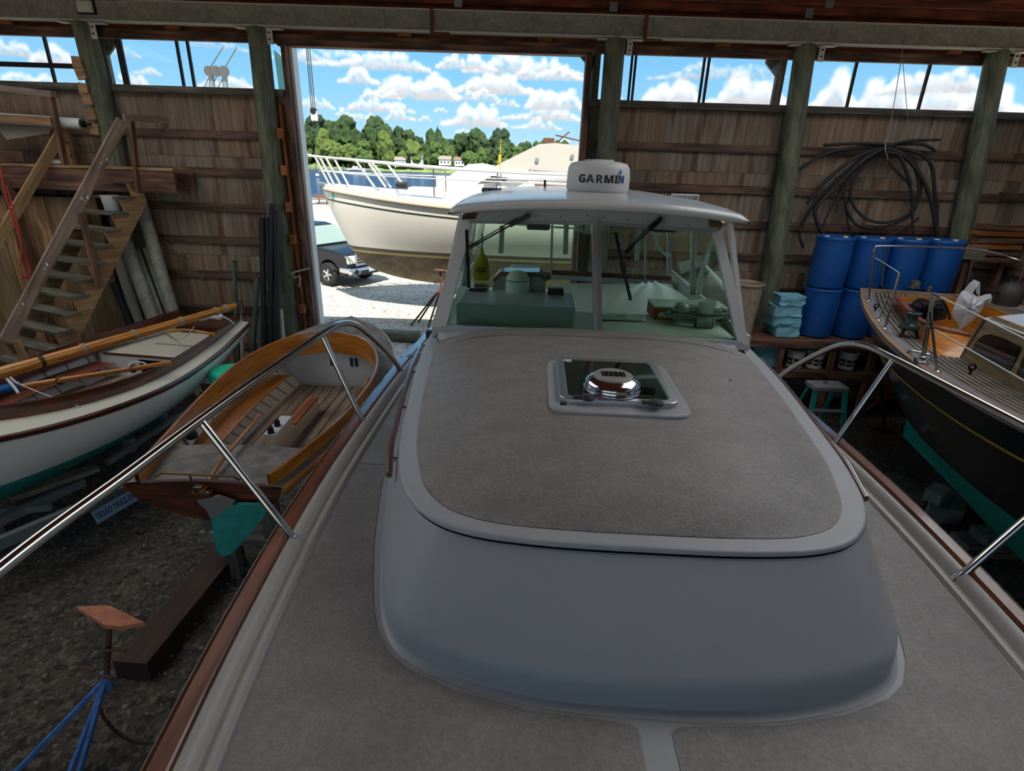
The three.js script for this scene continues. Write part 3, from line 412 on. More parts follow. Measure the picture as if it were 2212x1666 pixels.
{ // hardtop, crowned, with a rounded brow
  const sf = (x) => 3.79 + 0.13 * x * x, top = (x) => 3.988 - 0.06 * x * x - 0.01 * x ** 4, rows = [];
  const prof = [[0.14, -0.068], [0.015, -0.062], [-0.004, -0.05], [-0.004, -0.03], [0.012, -0.012], [0.06, 0.0], [0.4, 0.016], [1, 0.02], [2.45, 0.0], [2.5, -0.03], [2.45, -0.06]];
  const secs = lin(-1.03, 1.03, 41);
  for (const [d, h] of prof) rows.push(secs.map((x) => { const e = Math.max(0, (Math.abs(x) - 0.95) / 0.08), th = h > -0.035 ? h - 0.026 * e * e : h + 0.01 * e; return L3(x, top(x) + th, sf(x) + d); }));
  part(mb, 'hardtop', loft(rows), mat.gel, 'glossy white hardtop roof');
  part(mb, 'hardtop_lining', loft([0.1, 1.2, 2.45].map((d) => lin(-1, 1, 21).map((x) => L3(x, top(x) - 0.066, sf(x) + d)))), mat.cream);
  for (const sg of [-1, 1]) part(mb, 'hardtop_edge', loft([0.05, 1.2, 2.45].map((d) => [L3(sg * 1.0, top(1) - 0.066, sf(1) + d), L3(sg * 1.035, top(1.03) - 0.055, sf(1.03) + d), L3(sg * 1.03, top(1.03) - 0.03, sf(1.03) + d)])), mat.gel);
  // radar on the roof
  const r = new THREE.Group(); r.name = 'radar_dome'; r.position.copy(L3(0.06, 3.982, 4.75)); mb.add(r); r.userData.label = 'white round radar dome with black lettering';
  part(r, 'shell', lathe([[0, 0], [0.16, 0], [0.23, 0.012], [0.252, 0.045], [0.25, 0.15], [0.243, 0.2], [0.222, 0.232], [0.17, 0.246], [0.12, 0.25], [0.11, 0.262], [0, 0.264]], 48), mat.white);
  part(r, 'foot', lathe([[0.12, -0.03], [0.13, -0.03], [0.13, 0.01]], 24), mat.alu);
  const font = await new FontLoader().loadAsync('fonts/droid/droid_sans_bold.typeface.json'), R = 0.2535;
  const bend = (g, R2) => { const p = g.attributes.position; for (let i = 0; i < p.count; i++) { const a = p.getX(i) / R2, rad = R2 + p.getZ(i); p.setXYZ(i, rad * Math.sin(a), p.getY(i), rad * Math.cos(a)); } g.computeVertexNormals(); return g; };
  let x = -0.187; for (const [ch, adv] of [['G', 0.066], ['A', 0.066], ['R', 0.06], ['M', 0.082], ['I', 0.03], ['N', 0.066]]) { const g = new TextGeometry(ch, { font, size: 0.058, depth: 0.002, curveSegments: 6, bevelEnabled: false }); g.computeBoundingBox(); g.scale(1.18, 1, 1); const tess = g; tess.translate(x, 0.094, 0); part(r, 'lettering', bend(tess, R), ch === 'N' ? M(0x1b4f8c, 0.5) : mat.black); x += adv * 1.06; }
  part(r, 'logo_triangle', bend((() => { const s = new THREE.Shape(); s.moveTo(-0.014, 0); s.lineTo(0.014, 0); s.lineTo(0, 0.036); return new THREE.ExtrudeGeometry(s, { depth: 0.002, bevelEnabled: false }); })().translate(0.157, 0.162, 0), R - 0.001), M(0x1266b8, 0.5));
  // roof-mounted loudhailer grilles and the stub aerial
  for (const [px, py, w, l] of [[1062, 423, 0.13, 6], [1478, 436, 0.2, 7]]) { const p = BS(px, py, 5.6), g = new THREE.Group(); g.name = 'spreader_light'; mb.add(g); part(g, 'body', box(p.x, p.y + 0.03, p.z, w + 0.06, 0.08, 0.05, 0.01), w > 0.15 ? mat.white : mat.black); part(g, 'fin', range(l).map((i) => box(p.x - w / 2 + i * w / (l - 1), p.y + 0.03, p.z + 0.03, 0.008, 0.06, 0.02)), mat.alu); }
  { const p = BS(1176, 420, 6.0); part(mb, 'stub_aerial', [rod(p, p.clone().add(V(0, 0.14, 0)), 0.012), rod(p.clone().add(V(0, 0.04, 0)), p.clone().add(V(0, 0.07, 0)), 0.016)], mat.black); }
}
{ // bow rail on both sides, stanchions and bases
  const run = [[1.43, deckY(4.05) + 0.01, 4.05], [1.5, 2.82, 3.92], [1.57, 3.02, 3.72], [1.615, 3.16, 3.52], [1.645, 3.215, 3.32], [1.66, 3.225, 3.05], [1.69, 3.22, 2.6], [1.72, 3.215, 2.0], [1.73, 3.21, 1.5], [1.735, 3.205, 1.0], [1.64, 3.2, 0.3], [1.38, 3.2, -0.6], [0.95, 3.2, -1.5], [0.4, 3.2, -2.1], [0, 3.2, -2.25]];
  for (const sg of [-1, 1]) {
    const c = spline(run.map(([x, y, s]) => L3(sg * x, y, s))), g = new THREE.Group(); g.name = 'bow_rail'; mb.add(g);
    part(g, 'tube', new THREE.TubeGeometry(c, 260, 0.0195, 40), mat.steel);
    for (const [s, bx0] of [[1.87, 1.372], [3.03, 1.43], [0.3, 1.15]]) {
      let t = 0; for (let k = 0; k <= 400; k++) if (-c.getPoint(k / 400).z >= s + 0.02) t = k / 400; const a = c.getPoint(t), b = L3(sg * bx0, deckY(s), s);
      part(g, 'stanchion', rod(b, a, 0.0165, 0.0165, 14), mat.steel); const n = a.clone().sub(b).normalize();
      part(g, 'base', [lathe([[0, 0.012], [0.03, 0.011], [0.04, 0.006], [0.041, 0]], 24, b), rod(b.clone(), b.clone().addScaledVector(n, 0.05), 0.025, 0.022, 16)], mat.chrome);
    }
    const b = L3(sg * 1.43, deckY(4.05), 4.05); part(g, 'base', lathe([[0, 0.012], [0.03, 0.011], [0.04, 0.006], [0.041, 0]], 24, b), mat.chrome);
  }
  // grab rails along the trunk, cleat, deck plate
  for (const sg of [-1, 1]) { const c = lin(2.0, 3.75, 14).map((s) => L3(sg * (lerpTable(crease0.map(([a, b]) => [b, a]), s) + 0.055), 2.955 - 0.05 * Math.max(0, (2.25 - s)) , s)); const g = part(mb, 'grab_rail', tube(c, 0.014, 40, 8), mat.mbWood); for (const k of [1, 5, 9, 13]) part(g, 'stand_off', rod(c[k], c[k].clone().add(V(-sg * 0.06, -0.01, 0)), 0.01, 0.01, 8), mat.chrome); part(g, 'metal_strip', tube(c.map((p) => p.clone().add(V(sg * 0.006, 0.012, 0))), 0.005, 40, 6), mat.chrome); }
  const p = BY(893, 777, 2.61); part(mb, 'cleat', [rod(p.clone().add(V(-0.02, 0, 0)), p.clone().add(V(-0.02, 0.035, 0)), 0.01), rod(p.clone().add(V(0.03, 0, -0.05)), p.clone().add(V(0.03, 0.035, -0.05)), 0.01), tube([p.clone().add(V(-0.06, 0.03, 0.06)), p.clone().add(V(0, 0.045, 0)), p.clone().add(V(0.07, 0.03, -0.12))], 0.011, 20, 8)], mat.chrome);
  { const q = BY(906, 762, 2.6); part(mb, 'filler_cap', lathe([[0, 0.008], [0.03, 0.007], [0.033, 0]], 20, q), mat.chrome); }
  { const q = BY(1572, 831, 3.07); part(mb, 'snap_fitting', [box(q.x, q.y + 0.01, q.z, 0.03, 0.012, 0.02), rod(q, q.clone().add(V(0.01, 0.03, 0)), 0.007)], mat.chrome); }
  { const q = BX(928, 722, -1.2); part(mb, 'running_light', bx(0.05, 0.06, 0.06, 0.01).translate(q.x, q.y, q.z), mat.black); }
}
{ // house: sides, side windows, interior
  for (const sg of [-1, 1]) {
    part(mb, 'house_side', slab([L3(sg * 1.12, 2.5, 3.8), L3(sg * 1.12, 3.1, 3.84), L3(sg * 1.1, 3.14, 6.3), L3(sg * 1.14, 2.4, 6.3)], V(sg * 0.03, 0, 0)), mat.gel);
    const fr = [[3.9, 3.14], [4.12, 3.86], [4.18, 3.86], [3.98, 3.14]]; part(mb, 'window_frame', [slab(fr.map(([s, y]) => L3(sg * (1.1 - (y - 3.1) * 0.2), y, s)), V(sg * 0.03, 0, 0)),
      tube([L3(sg * 1.08, 3.15, 5.0), L3(sg * 1.05, 3.3, 4.92), L3(sg * 1.02, 3.5, 4.75), L3(sg * 0.98, 3.68, 4.5), L3(sg * 0.955, 3.8, 4.2)], 0.022, 24, 8), bar(L3(sg * 1.08, 3.3, 4.0), L3(sg * 1.06, 3.42, 4.95), 0.03, 0.03)], mat.white);
    part(mb, 'side_post', [bar(L3(sg * 1.08, 3.1, 5.2), L3(sg * 0.96, 3.88, 5.1), 0.05, 0.05), bar(L3(sg * 1.08, 3.1, 6.2), L3(sg * 0.96, 3.9, 6.15), 0.05, 0.05), bar(L3(sg * 0.94, 3.87, 4.1), L3(sg * 0.94, 3.87, 6.2), 0.05, 0.05)], mat.alu);
    part(mb, 'side_pane', slab([[3.98, 3.15], [4.16, 3.85], [6.1, 3.87], [6.1, 3.13]].map(([s, y]) => L3(sg * (1.085 - (y - 3.1) * 0.2), y, s)), V(0.004, 0, 0)), pane);
  }
  part(mb, 'cabin_sole', box(0, 2.2, -5.2, 2.1, 0.04, 2.6), mat.teak);
  const dash = part(mb, 'dash_shelf', [slab([L3(-1.05, 3.03, 3.86), L3(0, 3.03, 3.72), L3(1.08, 3.03, 3.86), L3(1.06, 3.03, 4.55), L3(-1.06, 3.03, 4.55)], V(0, 0.02, 0)), box(0, 2.7, -4.55, 2.1, 0.66, 0.03)], M(0xd6dccc, 0.6));
  // steering console on the port side
  const cons = new THREE.Group(); cons.name = 'console'; mb.add(cons);
  const q0 = BS(985, 655, 4.0), q1 = BS(1244, 655, 4.0);
  part(cons, 'body', box((q0.x + q1.x) / 2, (q0.y + 3.03) / 2, -4.26, q1.x - q0.x, q0.y - 3.03, 0.52, 0.015), mat.gelMatt);
  const pod = [[1058, 652], [1068, 602], [1080, 592], [1166, 592], [1178, 602], [1180, 652]].map(([x, y]) => BS(x, y, 4.62)); part(cons, 'instrument_pod', slab(pod, V(0, 0, -0.16)), mat.gelMatt); 
  part(cons, 'pod_trim', slab([[1066, 603], [1080, 587], [1166, 588], [1180, 603], [1180, 610], [1164, 598], [1082, 597], [1066, 610]].map(([x, y]) => BS(x, y, 4.6)), V(0, 0, -0.2)), mat.mahog);
  const bb = BS(1117, 654, 4.5), bt = BS(1117, 585, 4.5), hh = bt.y - bb.y; const bin = part(cons, 'compass_binnacle', lathe([[0, 0], [0.06, 0.005], [0.092, 0.04], [0.1, 0.09], [0.098, hh * 0.72], [0.1, hh * 0.73]], 28, bb), mat.white); part(bin, 'cover', lathe([[0.1, hh * 0.735], [0.095, hh * 0.8], [0.07, hh * 0.95], [0.03, hh], [0, hh]], 28, bb), mat.cream);
  part(bin, 'band', lathe([[0.102, hh * 0.72], [0.102, hh * 0.74]], 28, bb), mat.black);
  part(cons, 'throttle_box', [box(BS(1200, 632, 4.45).x, BS(1200, 632, 4.45).y, -4.45, 0.13, 0.08, 0.1, 0.02), box(BS(1205, 645, 4.42).x, BS(1205, 645, 4.42).y, -4.42, 0.18, 0.03, 0.08, 0.01)], mat.black);
  for (const [a, b, y] of [[997, 1036, 640], [1014, 1052, 627]]) part(cons, 'dash_tray', box((BS(a, y, 4.45).x + BS(b, y, 4.45).x) / 2, BS(a, y, 4.45).y, -4.45, BS(b, y, 4.45).x - BS(a, y, 4.45).x, 0.03, 0.05), mat.black);
  // helm chair
  const ch = new THREE.Group(); ch.name = 'helm_chair'; mb.add(ch); const cc = BS(1137, 590, 5.3);
  part(ch, 'backrest', bx(0.34, 0.32, 0.1, 0.05).translate(cc.x, cc.y - 0.08, cc.z), mat.white); part(ch, 'arm_pad', [box(cc.x - 0.2, cc.y - 0.02, cc.z, 0.07, 0.05, 0.2, 0.02), box(cc.x + 0.2, cc.y - 0.02, cc.z, 0.07, 0.05, 0.2, 0.02)], mat.brown); part(ch, 'pedestal', rod(V(cc.x, 2.22, cc.z - 0.1), V(cc.x, cc.y - 0.25, cc.z - 0.1), 0.04), mat.alu);
  // aft curtain frame and canvas
  const C = (px, py) => BS(px, py, 5.95);
  part(mb, 'curtain_frame', [bar(C(1186, 598), C(1455, 612), 0.05, 0.02), rod(C(1193, 478), C(1190, 600), 0.012), rod(C(1395, 520), C(1393, 604), 0.012), rod(C(1250, 480), C(1246, 600), 0.006)], mat.alu); part(mb, 'curtain_trim', bar(C(1190, 588), C(1450, 602), 0.05, 0.015), mat.brown);
  for (const [x0, y0, x1, y1, w] of [[1087, 484, 1084, 543, 0.05], [1222, 480, 1220, 545, 0.05], [1376, 492, 1370, 558, 0.05]]) part(mb, 'curtain_strap', bar(C(x0, y0).add(V(0, 0, 0.15)), C(x1, y1).add(V(0, 0, 0.15)), w, 0.006, V(0, 0, 1).cross(V(0, 1, 0))), M(0xb9c2bb, 0.7));
  part(mb, 'clear_curtain', slab([C(1000, 470), C(1465, 480), C(1462, 612), C(985, 600)], V(0, 0, -0.002)), pane);
  const cloth = lin(0, 1, 9).map((v) => lin(0, 1, 25).map((u) => { const p = C(1195 + 300 * u, 612 + 78 * v); return p.add(V(0, 0, 0.5 * v + 0.03 * Math.sin(u * 26 + v * 2) * (0.4 + v))); }));
  part(mb, 'canvas_curtain', loft(cloth), M(0xd8d8d2, 0.9));
  const cl2 = lin(0, 1, 12).map((v) => lin(0, 1, 14).map((u) => { const a = BS(1385 + 35 * u, 612 - 4 * u, 5.6), b = BS(1290 + 230 * u, 695 - 10 * u, 4.75); return a.lerp(b, v).add(V(0, 0.05 * Math.sin(v * 3.1) + 0.012 * Math.sin(u * 17 + v * 4), 0)); }));
  part(mb, 'draped_sheet', loft(cl2), M(0xe6e8e6, 0.9), 'white draped canvas sheet');
  for (const [a, b, y] of [[1138, 1188, 487], [1410, 1462, 492]]) { const p = BS(a, y, 4.2), q = BS(b, y, 4.2); part(mb, 'sun_visor', box((p.x + q.x) / 2, p.y, p.z, q.x - p.x, 0.06, 0.05, 0.015), mat.darkGrey); }
  part(mb, 'mirror_tube', tube([BS(1412, 498, 4.5), BS(1420, 530, 4.5), BS(1432, 546, 4.5), BS(1446, 552, 4.6)], 0.012, 20, 8), mat.white);
}
// loose things in the cabin
{ const a = BS(1040, 535, 4.9), b = BS(1040, 605, 4.9), h = a.y - b.y, t = thing('hanging_pouch', 'yellow squeeze pouch hanging inside the windshield pillar', 'pouch', b.applyMatrix4(mb.matrixWorld));
  part(t, 'bag', loft([[0.065, 0.03, 0], [0.075, 0.045, 0.04], [0.07, 0.05, h * 0.35], [0.055, 0.04, h * 0.65], [0.02, 0.015, h * 0.85], [0.012, 0.012, h]].map(([x, z, y]) => range(16).map((i) => V(x * Math.cos(i / 16 * 6.283), y, z * Math.sin(i / 16 * 6.283)))), 0, true), M(0xb4a41c, 0.5)); part(t, 'print', [box(0, h * 0.4, 0.052, 0.07, 0.012, 0.002), box(0, h * 0.32, 0.053, 0.08, 0.016, 0.002), box(0, h * 0.24, 0.052, 0.05, 0.01, 0.002)], mat.darkGrey); part(t, 'loop', tube([V(0, h * 0.98, 0), V(0.01, h + 0.06, 0), V(0, h + 0.12, 0)], 0.005, 12, 6), mat.black); }
{ const shelf = 3.05, P = (px, py, h = shelf) => toMB(Y(px, py, h)).applyMatrix4(mb.matrixWorld), c = P(1500, 700);
  { const a = P(1413, 690), b = P(1560, 690), t = thing('wooden_crate', 'small wooden crate with a pale top behind the windshield pane', 'crate', V((a.x + b.x) / 2, shelf, a.z - 0.12)), w = b.x - a.x; part(t, 'side', [box(0, 0.05, 0.13, w, 0.1, 0.015), box(0, 0.05, -0.13, w, 0.1, 0.015), box(-w / 2, 0.05, 0, 0.015, 0.1, 0.26), box(w / 2, 0.05, 0, 0.015, 0.1, 0.26)], mat.fir); part(t, 'top', box(0, 0.105, 0, w + 0.02, 0.012, 0.28), M(0xb9c2b4, 0.8)); part(t, 'print', [box(-0.05, 0.113, 0.03, 0.06, 0.002, 0.02), box(0.04, 0.113, 0.06, 0.09, 0.002, 0.02), box(0.12, 0.113, 0.02, 0.04, 0.002, 0.02)], mat.black); }
  { const b = P(1524, 676, 3.16), t = thing('plastic_tub', 'small translucent white plastic tub on the wooden crate', 'tub', V(b.x, 3.165, b.z)); part(t, 'tub', lathe([[0, 0], [0.055, 0], [0.07, 0.085], [0.075, 0.09], [0.07, 0.09]], 24), mat.white); }
  { const b = P(1472, 672, 3.16); const t = thing('glass_dish', 'domed glass dish on the wooden crate', 'dish', V(b.x, 3.165, b.z)); part(t, 'dome', lathe([[0.07, 0], [0.066, 0.03], [0.04, 0.058], [0, 0.062]], 20), M(0x9aa89c, 0.15)); }
  const t = thing('rope_coil', 'loosely coiled grey mooring rope piled behind the windshield', 'rope', V(c.x, shelf, c.z)); const pts = []; seedState = 777;
  for (let k = 0; k < 7; k++) { const cx = (k % 2 ? 0.05 : -0.05) + rr(-0.06, 0.06), rx = rr(0.14, 0.26), rz = rr(0.05, 0.1); for (let i = 0; i < 9; i++) { const a = i / 9 * 6.283 + rr(-0.2, 0.2); pts.push(V(cx + rx * Math.cos(a), 0.018 + k * 0.016 + rr(0, 0.02), rz * Math.sin(a) + rr(-0.015, 0.015))); } }
  part(t, 'coil', tube(pts, 0.013, 420, 7), MT(speckle([120, 124, 116], [180, 182, 170], 481, 120, 0.1), 0.95)); part(t, 'hank', range(7).map((i) => new THREE.TorusGeometry(0.035, 0.011, 6, 16).rotateY(Math.PI / 2).translate(-0.02 + i * 0.02, 0.04, 0.1)), MT(speckle([130, 134, 124], [190, 190, 178], 483, 120, 0.1), 0.95));
  { const b = P(1340, 690, 3.05), q = thing('crumpled_plastic', 'crumpled clear plastic wrap on the dash shelf', 'wrap', V(b.x, shelf, b.z)); const rows = lin(-1, 1, 9).map((u) => lin(-1, 1, 20).map((v) => V(v * 0.2, 0.012 + 0.035 * hash(Math.round(u * 50), Math.round(v * 70), 5) * (1 - u * u), u * 0.07))); part(q, 'sheet', loft(rows), M(0xc6d2cc, 0.25)); }
}
// ---------------------------------------------------------------- open wooden boats on the left (own axes: stern at z = 0, bow at +z)
function woodenBoat(o) {
  const t = thing(o.name, o.label, 'boat', V(o.at[0], 0, o.at[1]), o.turn), Lg = o.L;
  const hb = (k) => smoothTable(o.beam, k), sh = (k) => smoothTable(o.sheer, k), ky = (k) => smoothTable(o.keel, k), zt = (k, y = 0) => k * Lg;
  const xAt = (k, y, inset = 0) => { const v = Math.max(0, Math.min(1, (sh(k) - y) / (sh(k) - ky(k)))); return Math.max(0, hb(k) * Math.pow(1 - Math.pow(v, 2.3), 0.8) - inset); };
  const ks = lin(0, 1, 41);
  const hull = (f0, f1) => [-1, 1].map((sg) => loft(ks.map((k) => lin(0, 1, 12).map((a) => { const y0 = f0(k), y1 = f1(k), y = y0 + (y1 - y0) * a; return V(sg * xAt(k, y), y, zt(k)); }))));
  part(t, 'hull_topsides', hull((k) => sh(k), (k) => Math.max(o.wl, ky(k) + 0.01)), o.mTop);
  part(t, 'hull_bottom', hull((k) => Math.max(o.wl, ky(k) + 0.01), (k) => ky(k)), o.mBot, 'teal bottom paint');
  // transom
  const tr = []; for (let i = 0; i <= 10; i++) tr.push([xAt(0, sh(0) - (sh(0) - ky(0)) * i / 10), sh(0) - (sh(0) - ky(0)) * i / 10]); const trp = [...tr.map(([x, y]) => V(x, y, 0)), ...tr.slice().reverse().map(([x, y]) => V(-x, y, 0))]; for (let i = 1; i < 8; i++) trp.push(V(-tr[0][0] + 2 * tr[0][0] * i / 8, sh(0) + 0.05 * Math.sin(Math.PI * i / 8), 0));
  part(t, 'transom', slab(trp, V(0, 0, 0.035)), o.mTransom);
  // rub rail and sheer strip
  for (const sg of [-1, 1]) {
    part(t, 'rub_rail', loft(ks.map((k) => [[0.0, 0.012], [0.022, 0.008], [0.026, -0.02], [0.022, -0.055], [0.0, -0.06]].map(([d, y]) => V(sg * (hb(k) + d), sh(k) + y, zt(k) + (k === 1 ? d : 0))))), o.mRub);
  }
  // cockpit outline
  const [c0, c1] = o.cock, cw = (k) => { const q = Math.abs((2 * (k - (c0 + c1) / 2)) / (c1 - c0)); if (q >= 1) return 0; const p = k < (c0 + c1) / 2 ? 9 : 3; return o.cockK * hb(k) * Math.pow(1 - Math.pow(q, p), 1 / p); };
  const kd = [...(c0 < 0 ? [] : [...lin(0, c0, 5), c0 + 0.0005]), ...lin(Math.max(0, c0 + 0.01), c1 - 0.01, 36), c1 - 0.0005, ...lin(c1, 1, 14)];
  const deckRows = (sg) => loft(kd.map((k) => lin(0, 1, 7).map((a) => { const x = hb(k) + (cw(k) - hb(k)) * a; return V(sg * x, sh(k) + 0.012 + 0.05 * (1 - (x / Math.max(0.05, hb(k))) ** 2), zt(k)); })));
  part(t, 'deck', [deckRows(-1), deckRows(1)], o.mDeck);
  // coaming
  const ring = []; const kk = [...lin(Math.max(0.004, c0 + 0.0005), c1 - 0.0005, 44)]; for (const k of kk) ring.push([cw(k), k]); for (const k of kk.slice().reverse()) ring.push([-cw(k), k]); // open at the stern
  const yR = (x, k) => sh(k) + 0.012 + 0.05 * (1 - (x / hb(k)) ** 2), cm = (d, h) => ring.map(([x, k]) => { const s = 1 + d / Math.max(0.1, Math.abs(x)); return V(x * s, yR(x, k) + h * o.coam(k), zt(k) + (k > (c0 + c1) / 2 ? d * 0.5 : -d * 0.5)); });
  part(t, 'coaming', swapUV(loft([cm(-0.01, -0.7), cm(-0.012, 0.96), cm(-0.006, 1), cm(0.008, 1), cm(0.014, 0.96), cm(0.014, -0.1)], 0.6)), o.mCoam);
  // inside: ceiling planking, ribs, floorboards
  const inn = [-1, 1].map((sg) => loft(lin(0.01, Math.min(0.97, c1 + 0.02), 26).map((k) => lin(0, 1, 10).map((a) => { const y = sh(k) + (o.sole - 0.05 - sh(k)) * a; return V(sg * xAt(k, Math.max(y, ky(k) + 0.02), 0.03), y, zt(k)); }))));
  part(t, 'ceiling_planking', inn, o.mIn);
  for (const k of lin(Math.max(0.05, c0 + 0.03), c1 - 0.03, o.ribs)) for (const sg of [-1, 1]) part(t, 'rib', tube(lin(0, 1, 7).map((a) => { const y = sh(k) - 0.03 + (o.sole - sh(k) + 0.03) * a; return V(sg * (xAt(k, y, 0.038)), y, zt(k)); }), 0.013, 14, 5), mat.ribWood);
  const bw = 0.125; for (let j = -8; j < 8; j++) { const x0 = j * bw, xm = Math.max(Math.abs(x0), Math.abs(x0 + bw)); let a = null, b = null; for (const k of lin(Math.max(o.solek ?? 0.05, c0), c1, 120)) if (xAt(k, o.sole, 0.0) > xm) { a ??= k; b = k; } if (a !== null && b - a > 0.08) part(t, 'floorboard', box(x0 + bw / 2, o.sole, (zt(a) + zt(b)) / 2, zt(b) - zt(a), 0.018, bw - 0.012, 0, Math.PI / 2), o.mSole); }
  return Object.assign(t, { boat: { hb, sh, ky, xAt, zt, cw, Lg } });
}
mat.ribWood = M(0xb5a98f, 0.6);
mat.whiteHull = MP(0xe4e2dc, 0.28, { clearcoat: 0.4, clearcoatRoughness: 0.15 });
mat.canvasGrey = MT(speckle([108, 102, 94], [150, 143, 132], 611, 16, 1.1), 0.85);
mat.soleWood = W(timber([122, 102, 86], [176, 156, 136], [98, 80, 64], 621, 0.3, 1.2), 0.8);
// the varnished catboat dinghy, transom towards the camera
const dinghy = woodenBoat({ name: 'sailing_dinghy', label: 'varnished open sailing dinghy with teal rudder and grey canvas decks', at: [-2.43, -3.72], turn: Math.PI, L: 4.25, beam: [[0, 0.62], [0.12, 0.72], [0.3, 0.87], [0.5, 0.94], [0.68, 0.9], [0.82, 0.74], [0.92, 0.5], [0.97, 0.3], [1, 0.03]], sheer: [[0, 1.74], [0.3, 1.7], [0.6, 1.76], [0.85, 1.86], [1, 1.95]], keel: [[0, 1.42], [0.2, 1.2], [0.5, 1.06], [0.85, 1.06], [0.95, 1.12], [1, 1.3]], wl: 1.42, cock: [-0.03, 0.77], cockK: 0.9, coam: (k) => 0.1 + 0.09 * k, sole: 1.27, solek: 0.17, ribs: 15,
  mTop: mat.whiteHull, mBot: mat.tealDark, mTransom: mat.mahog, mRub: mat.varnish, mDeck: mat.canvasGrey, mCoam: mat.varnish, mIn: mat.cream, mSole: mat.soleWood });
{ const t = dinghy, b = t.boat, D = (px, py, h) => t.worldToLocal(Y(px, py, h));
  part(t, 'after_deck', loft(lin(0.005, 0.17, 6).map((k) => lin(-1, 1, 9).map((u) => V(u * b.xAt(k, 1.69, 0.02), 1.69 + 0.04 * (1 - u * u), b.zt(k))))), mat.canvasGrey); part(t, 'after_deck_riser', slab([V(-b.xAt(0.17, 1.69, 0.03), 1.69, b.zt(0.17)), V(b.xAt(0.17, 1.69, 0.03), 1.69, b.zt(0.17)), V(b.xAt(0.17, 1.28, 0.03), 1.28, b.zt(0.17)), V(-b.xAt(0.17, 1.28, 0.03), 1.28, b.zt(0.17))], V(0, 0, -0.02)), mat.cream);
  // bench, bulkhead, centreboard trunk
  for (const sg of [-1, 1]) part(t, 'side_bench', loft(lin(0.18, 0.72, 16).map((k) => [0.03, 0.26].map((d, i) => V(sg * Math.max(0.1, b.xAt(k, 1.5, d + (i ? 0.06 * Math.sin((k - 0.18) / 0.54 * 3.14) : 0))), 1.5, b.zt(k)))).concat([])), mat.varnish), part(t, 'bench_edge', tube(lin(0.18, 0.72, 16).map((k) => V(sg * Math.max(0.1, b.xAt(k, 1.5, 0.26 + 0.06 * Math.sin((k - 0.18) / 0.54 * 3.14))), 1.495, b.zt(k))), 0.014, 30, 6), mat.varnish);
  part(t, 'bulkhead', slab([...lin(0, 1, 8).map((a) => { const y = 1.2 + (b.sh(0.78) - 1.2) * a; return V(b.xAt(0.78, y, 0.04), y, b.zt(0.78)); }), ...lin(1, 0, 8).map((a) => { const y = 1.2 + (b.sh(0.78) - 1.2) * a; return V(-b.xAt(0.78, y, 0.04), y, b.zt(0.78)); })], V(0, 0, 0.02)), mat.white);
  for (const [px, py] of [[692, 807], [738, 808], [749, 808]]) { const p = D(px, py, 1.62); part(t, 'vent_slot', vbox(p.x, 1.62, b.zt(0.78) - 0.006, 0.04, 0.12, 0.008), mat.darkGrey); }
  const tz0 = 1.2, tz1 = 2.45; const trunk = part(t, 'centreboard_trunk', [box(0, 1.42, (tz0 + tz0 + 0.45) / 2, 0.45, 0.3, 0.1, 0, Math.PI / 2), box(0, 1.36, (tz0 + 0.45 + tz1) / 2, tz1 - tz0 - 0.45, 0.18, 0.1, 0, Math.PI / 2)], mat.cream);
  part(trunk, 'cap', box(0, 1.46, (tz0 + 0.5 + tz1) / 2, tz1 - tz0 - 0.5, 0.025, 0.12, 0, Math.PI / 2), mat.fir); part(trunk, 'cap', box(0, 1.58, tz0 + 0.22, 0.44, 0.02, 0.12, 0, Math.PI / 2), mat.white);
  for (const dz of [0.04, 0.2]) part(trunk, 'winch_block', [lathe([[0, 0.07], [0.02, 0.07], [0.03, 0.05], [0.02, 0.03], [0.035, 0]], 12, V(0, 1.59, tz0 + dz)), box(0, 1.61, tz0 + dz, 0.05, 0.05, 0.05, 0.01)], mat.iron);
  // rudder, tiller, traveller, gudgeon
  const W3 = (px, py, z = -3.69) => t.worldToLocal(Z(px, py, z));
  const up = [[440, 1078], [475, 1085], [500, 1082], [490, 1108], [462, 1116]], lo = [[462, 1116], [505, 1085], [585, 1085], [575, 1110], [520, 1175], [505, 1190], [487, 1196], [474, 1185], [466, 1150]];
  const rud = part(t, 'rudder_blade', slab(lo.map(([x, y]) => W3(x, y)), V(0, 0, -0.04)), mat.tealDark, 'teal painted rudder blade'); part(rud, 'rudder_stock', slab([[430, 1075], [475, 1068], [510, 1080], [505, 1086], [462, 1117], [452, 1095]].map(([x, y]) => W3(x, y)), V(0, 0, -0.045)), M(0x77706a, 0.6)); part(rud, 'rudder_head', [box(W3(440, 1075).x, 1.66, -0.03, 0.16, 0.14, 0.07, 0.02), box(W3(432, 1062).x, 1.72, -0.03, 0.08, 0.1, 0.06, 0.01)], mat.mahog);
  const a = W3(440, 1058).setZ(-0.06), m = D(560, 895, 1.82); part(t, 'tiller', tube([a, a.clone().lerp(m, 0.35).add(V(0, 0.03, 0)), m.clone().lerp(a, 0.2), m], 0.017, 30, 8), mat.varnish);
  const tv = [[337, 1030], [340, 1022], [515, 1030], [517, 1037]].map(([x, y], i) => D(x, y, i % 3 ? 1.87 : 1.8)); part(t, 'traveller', [tube([tv[0], tv[1], tv[2], tv[3]], 0.008, 6, 6, false, true), rod(tv[1].clone().lerp(tv[2], 0.4), tv[1].clone().lerp(tv[2], 0.4).add(V(0, -0.08, 0)), 0.008)], mat.bronze);
  const q = D(415, 948, 1.6); part(t, 'cleat_block', [lathe([[0, 0], [0.05, 0.01], [0.06, 0.05], [0.035, 0.09], [0, 0.1]], 14, q), box(q.x, q.y + 0.03, q.z, 0.1, 0.04, 0.06, 0.01)], mat.iron);
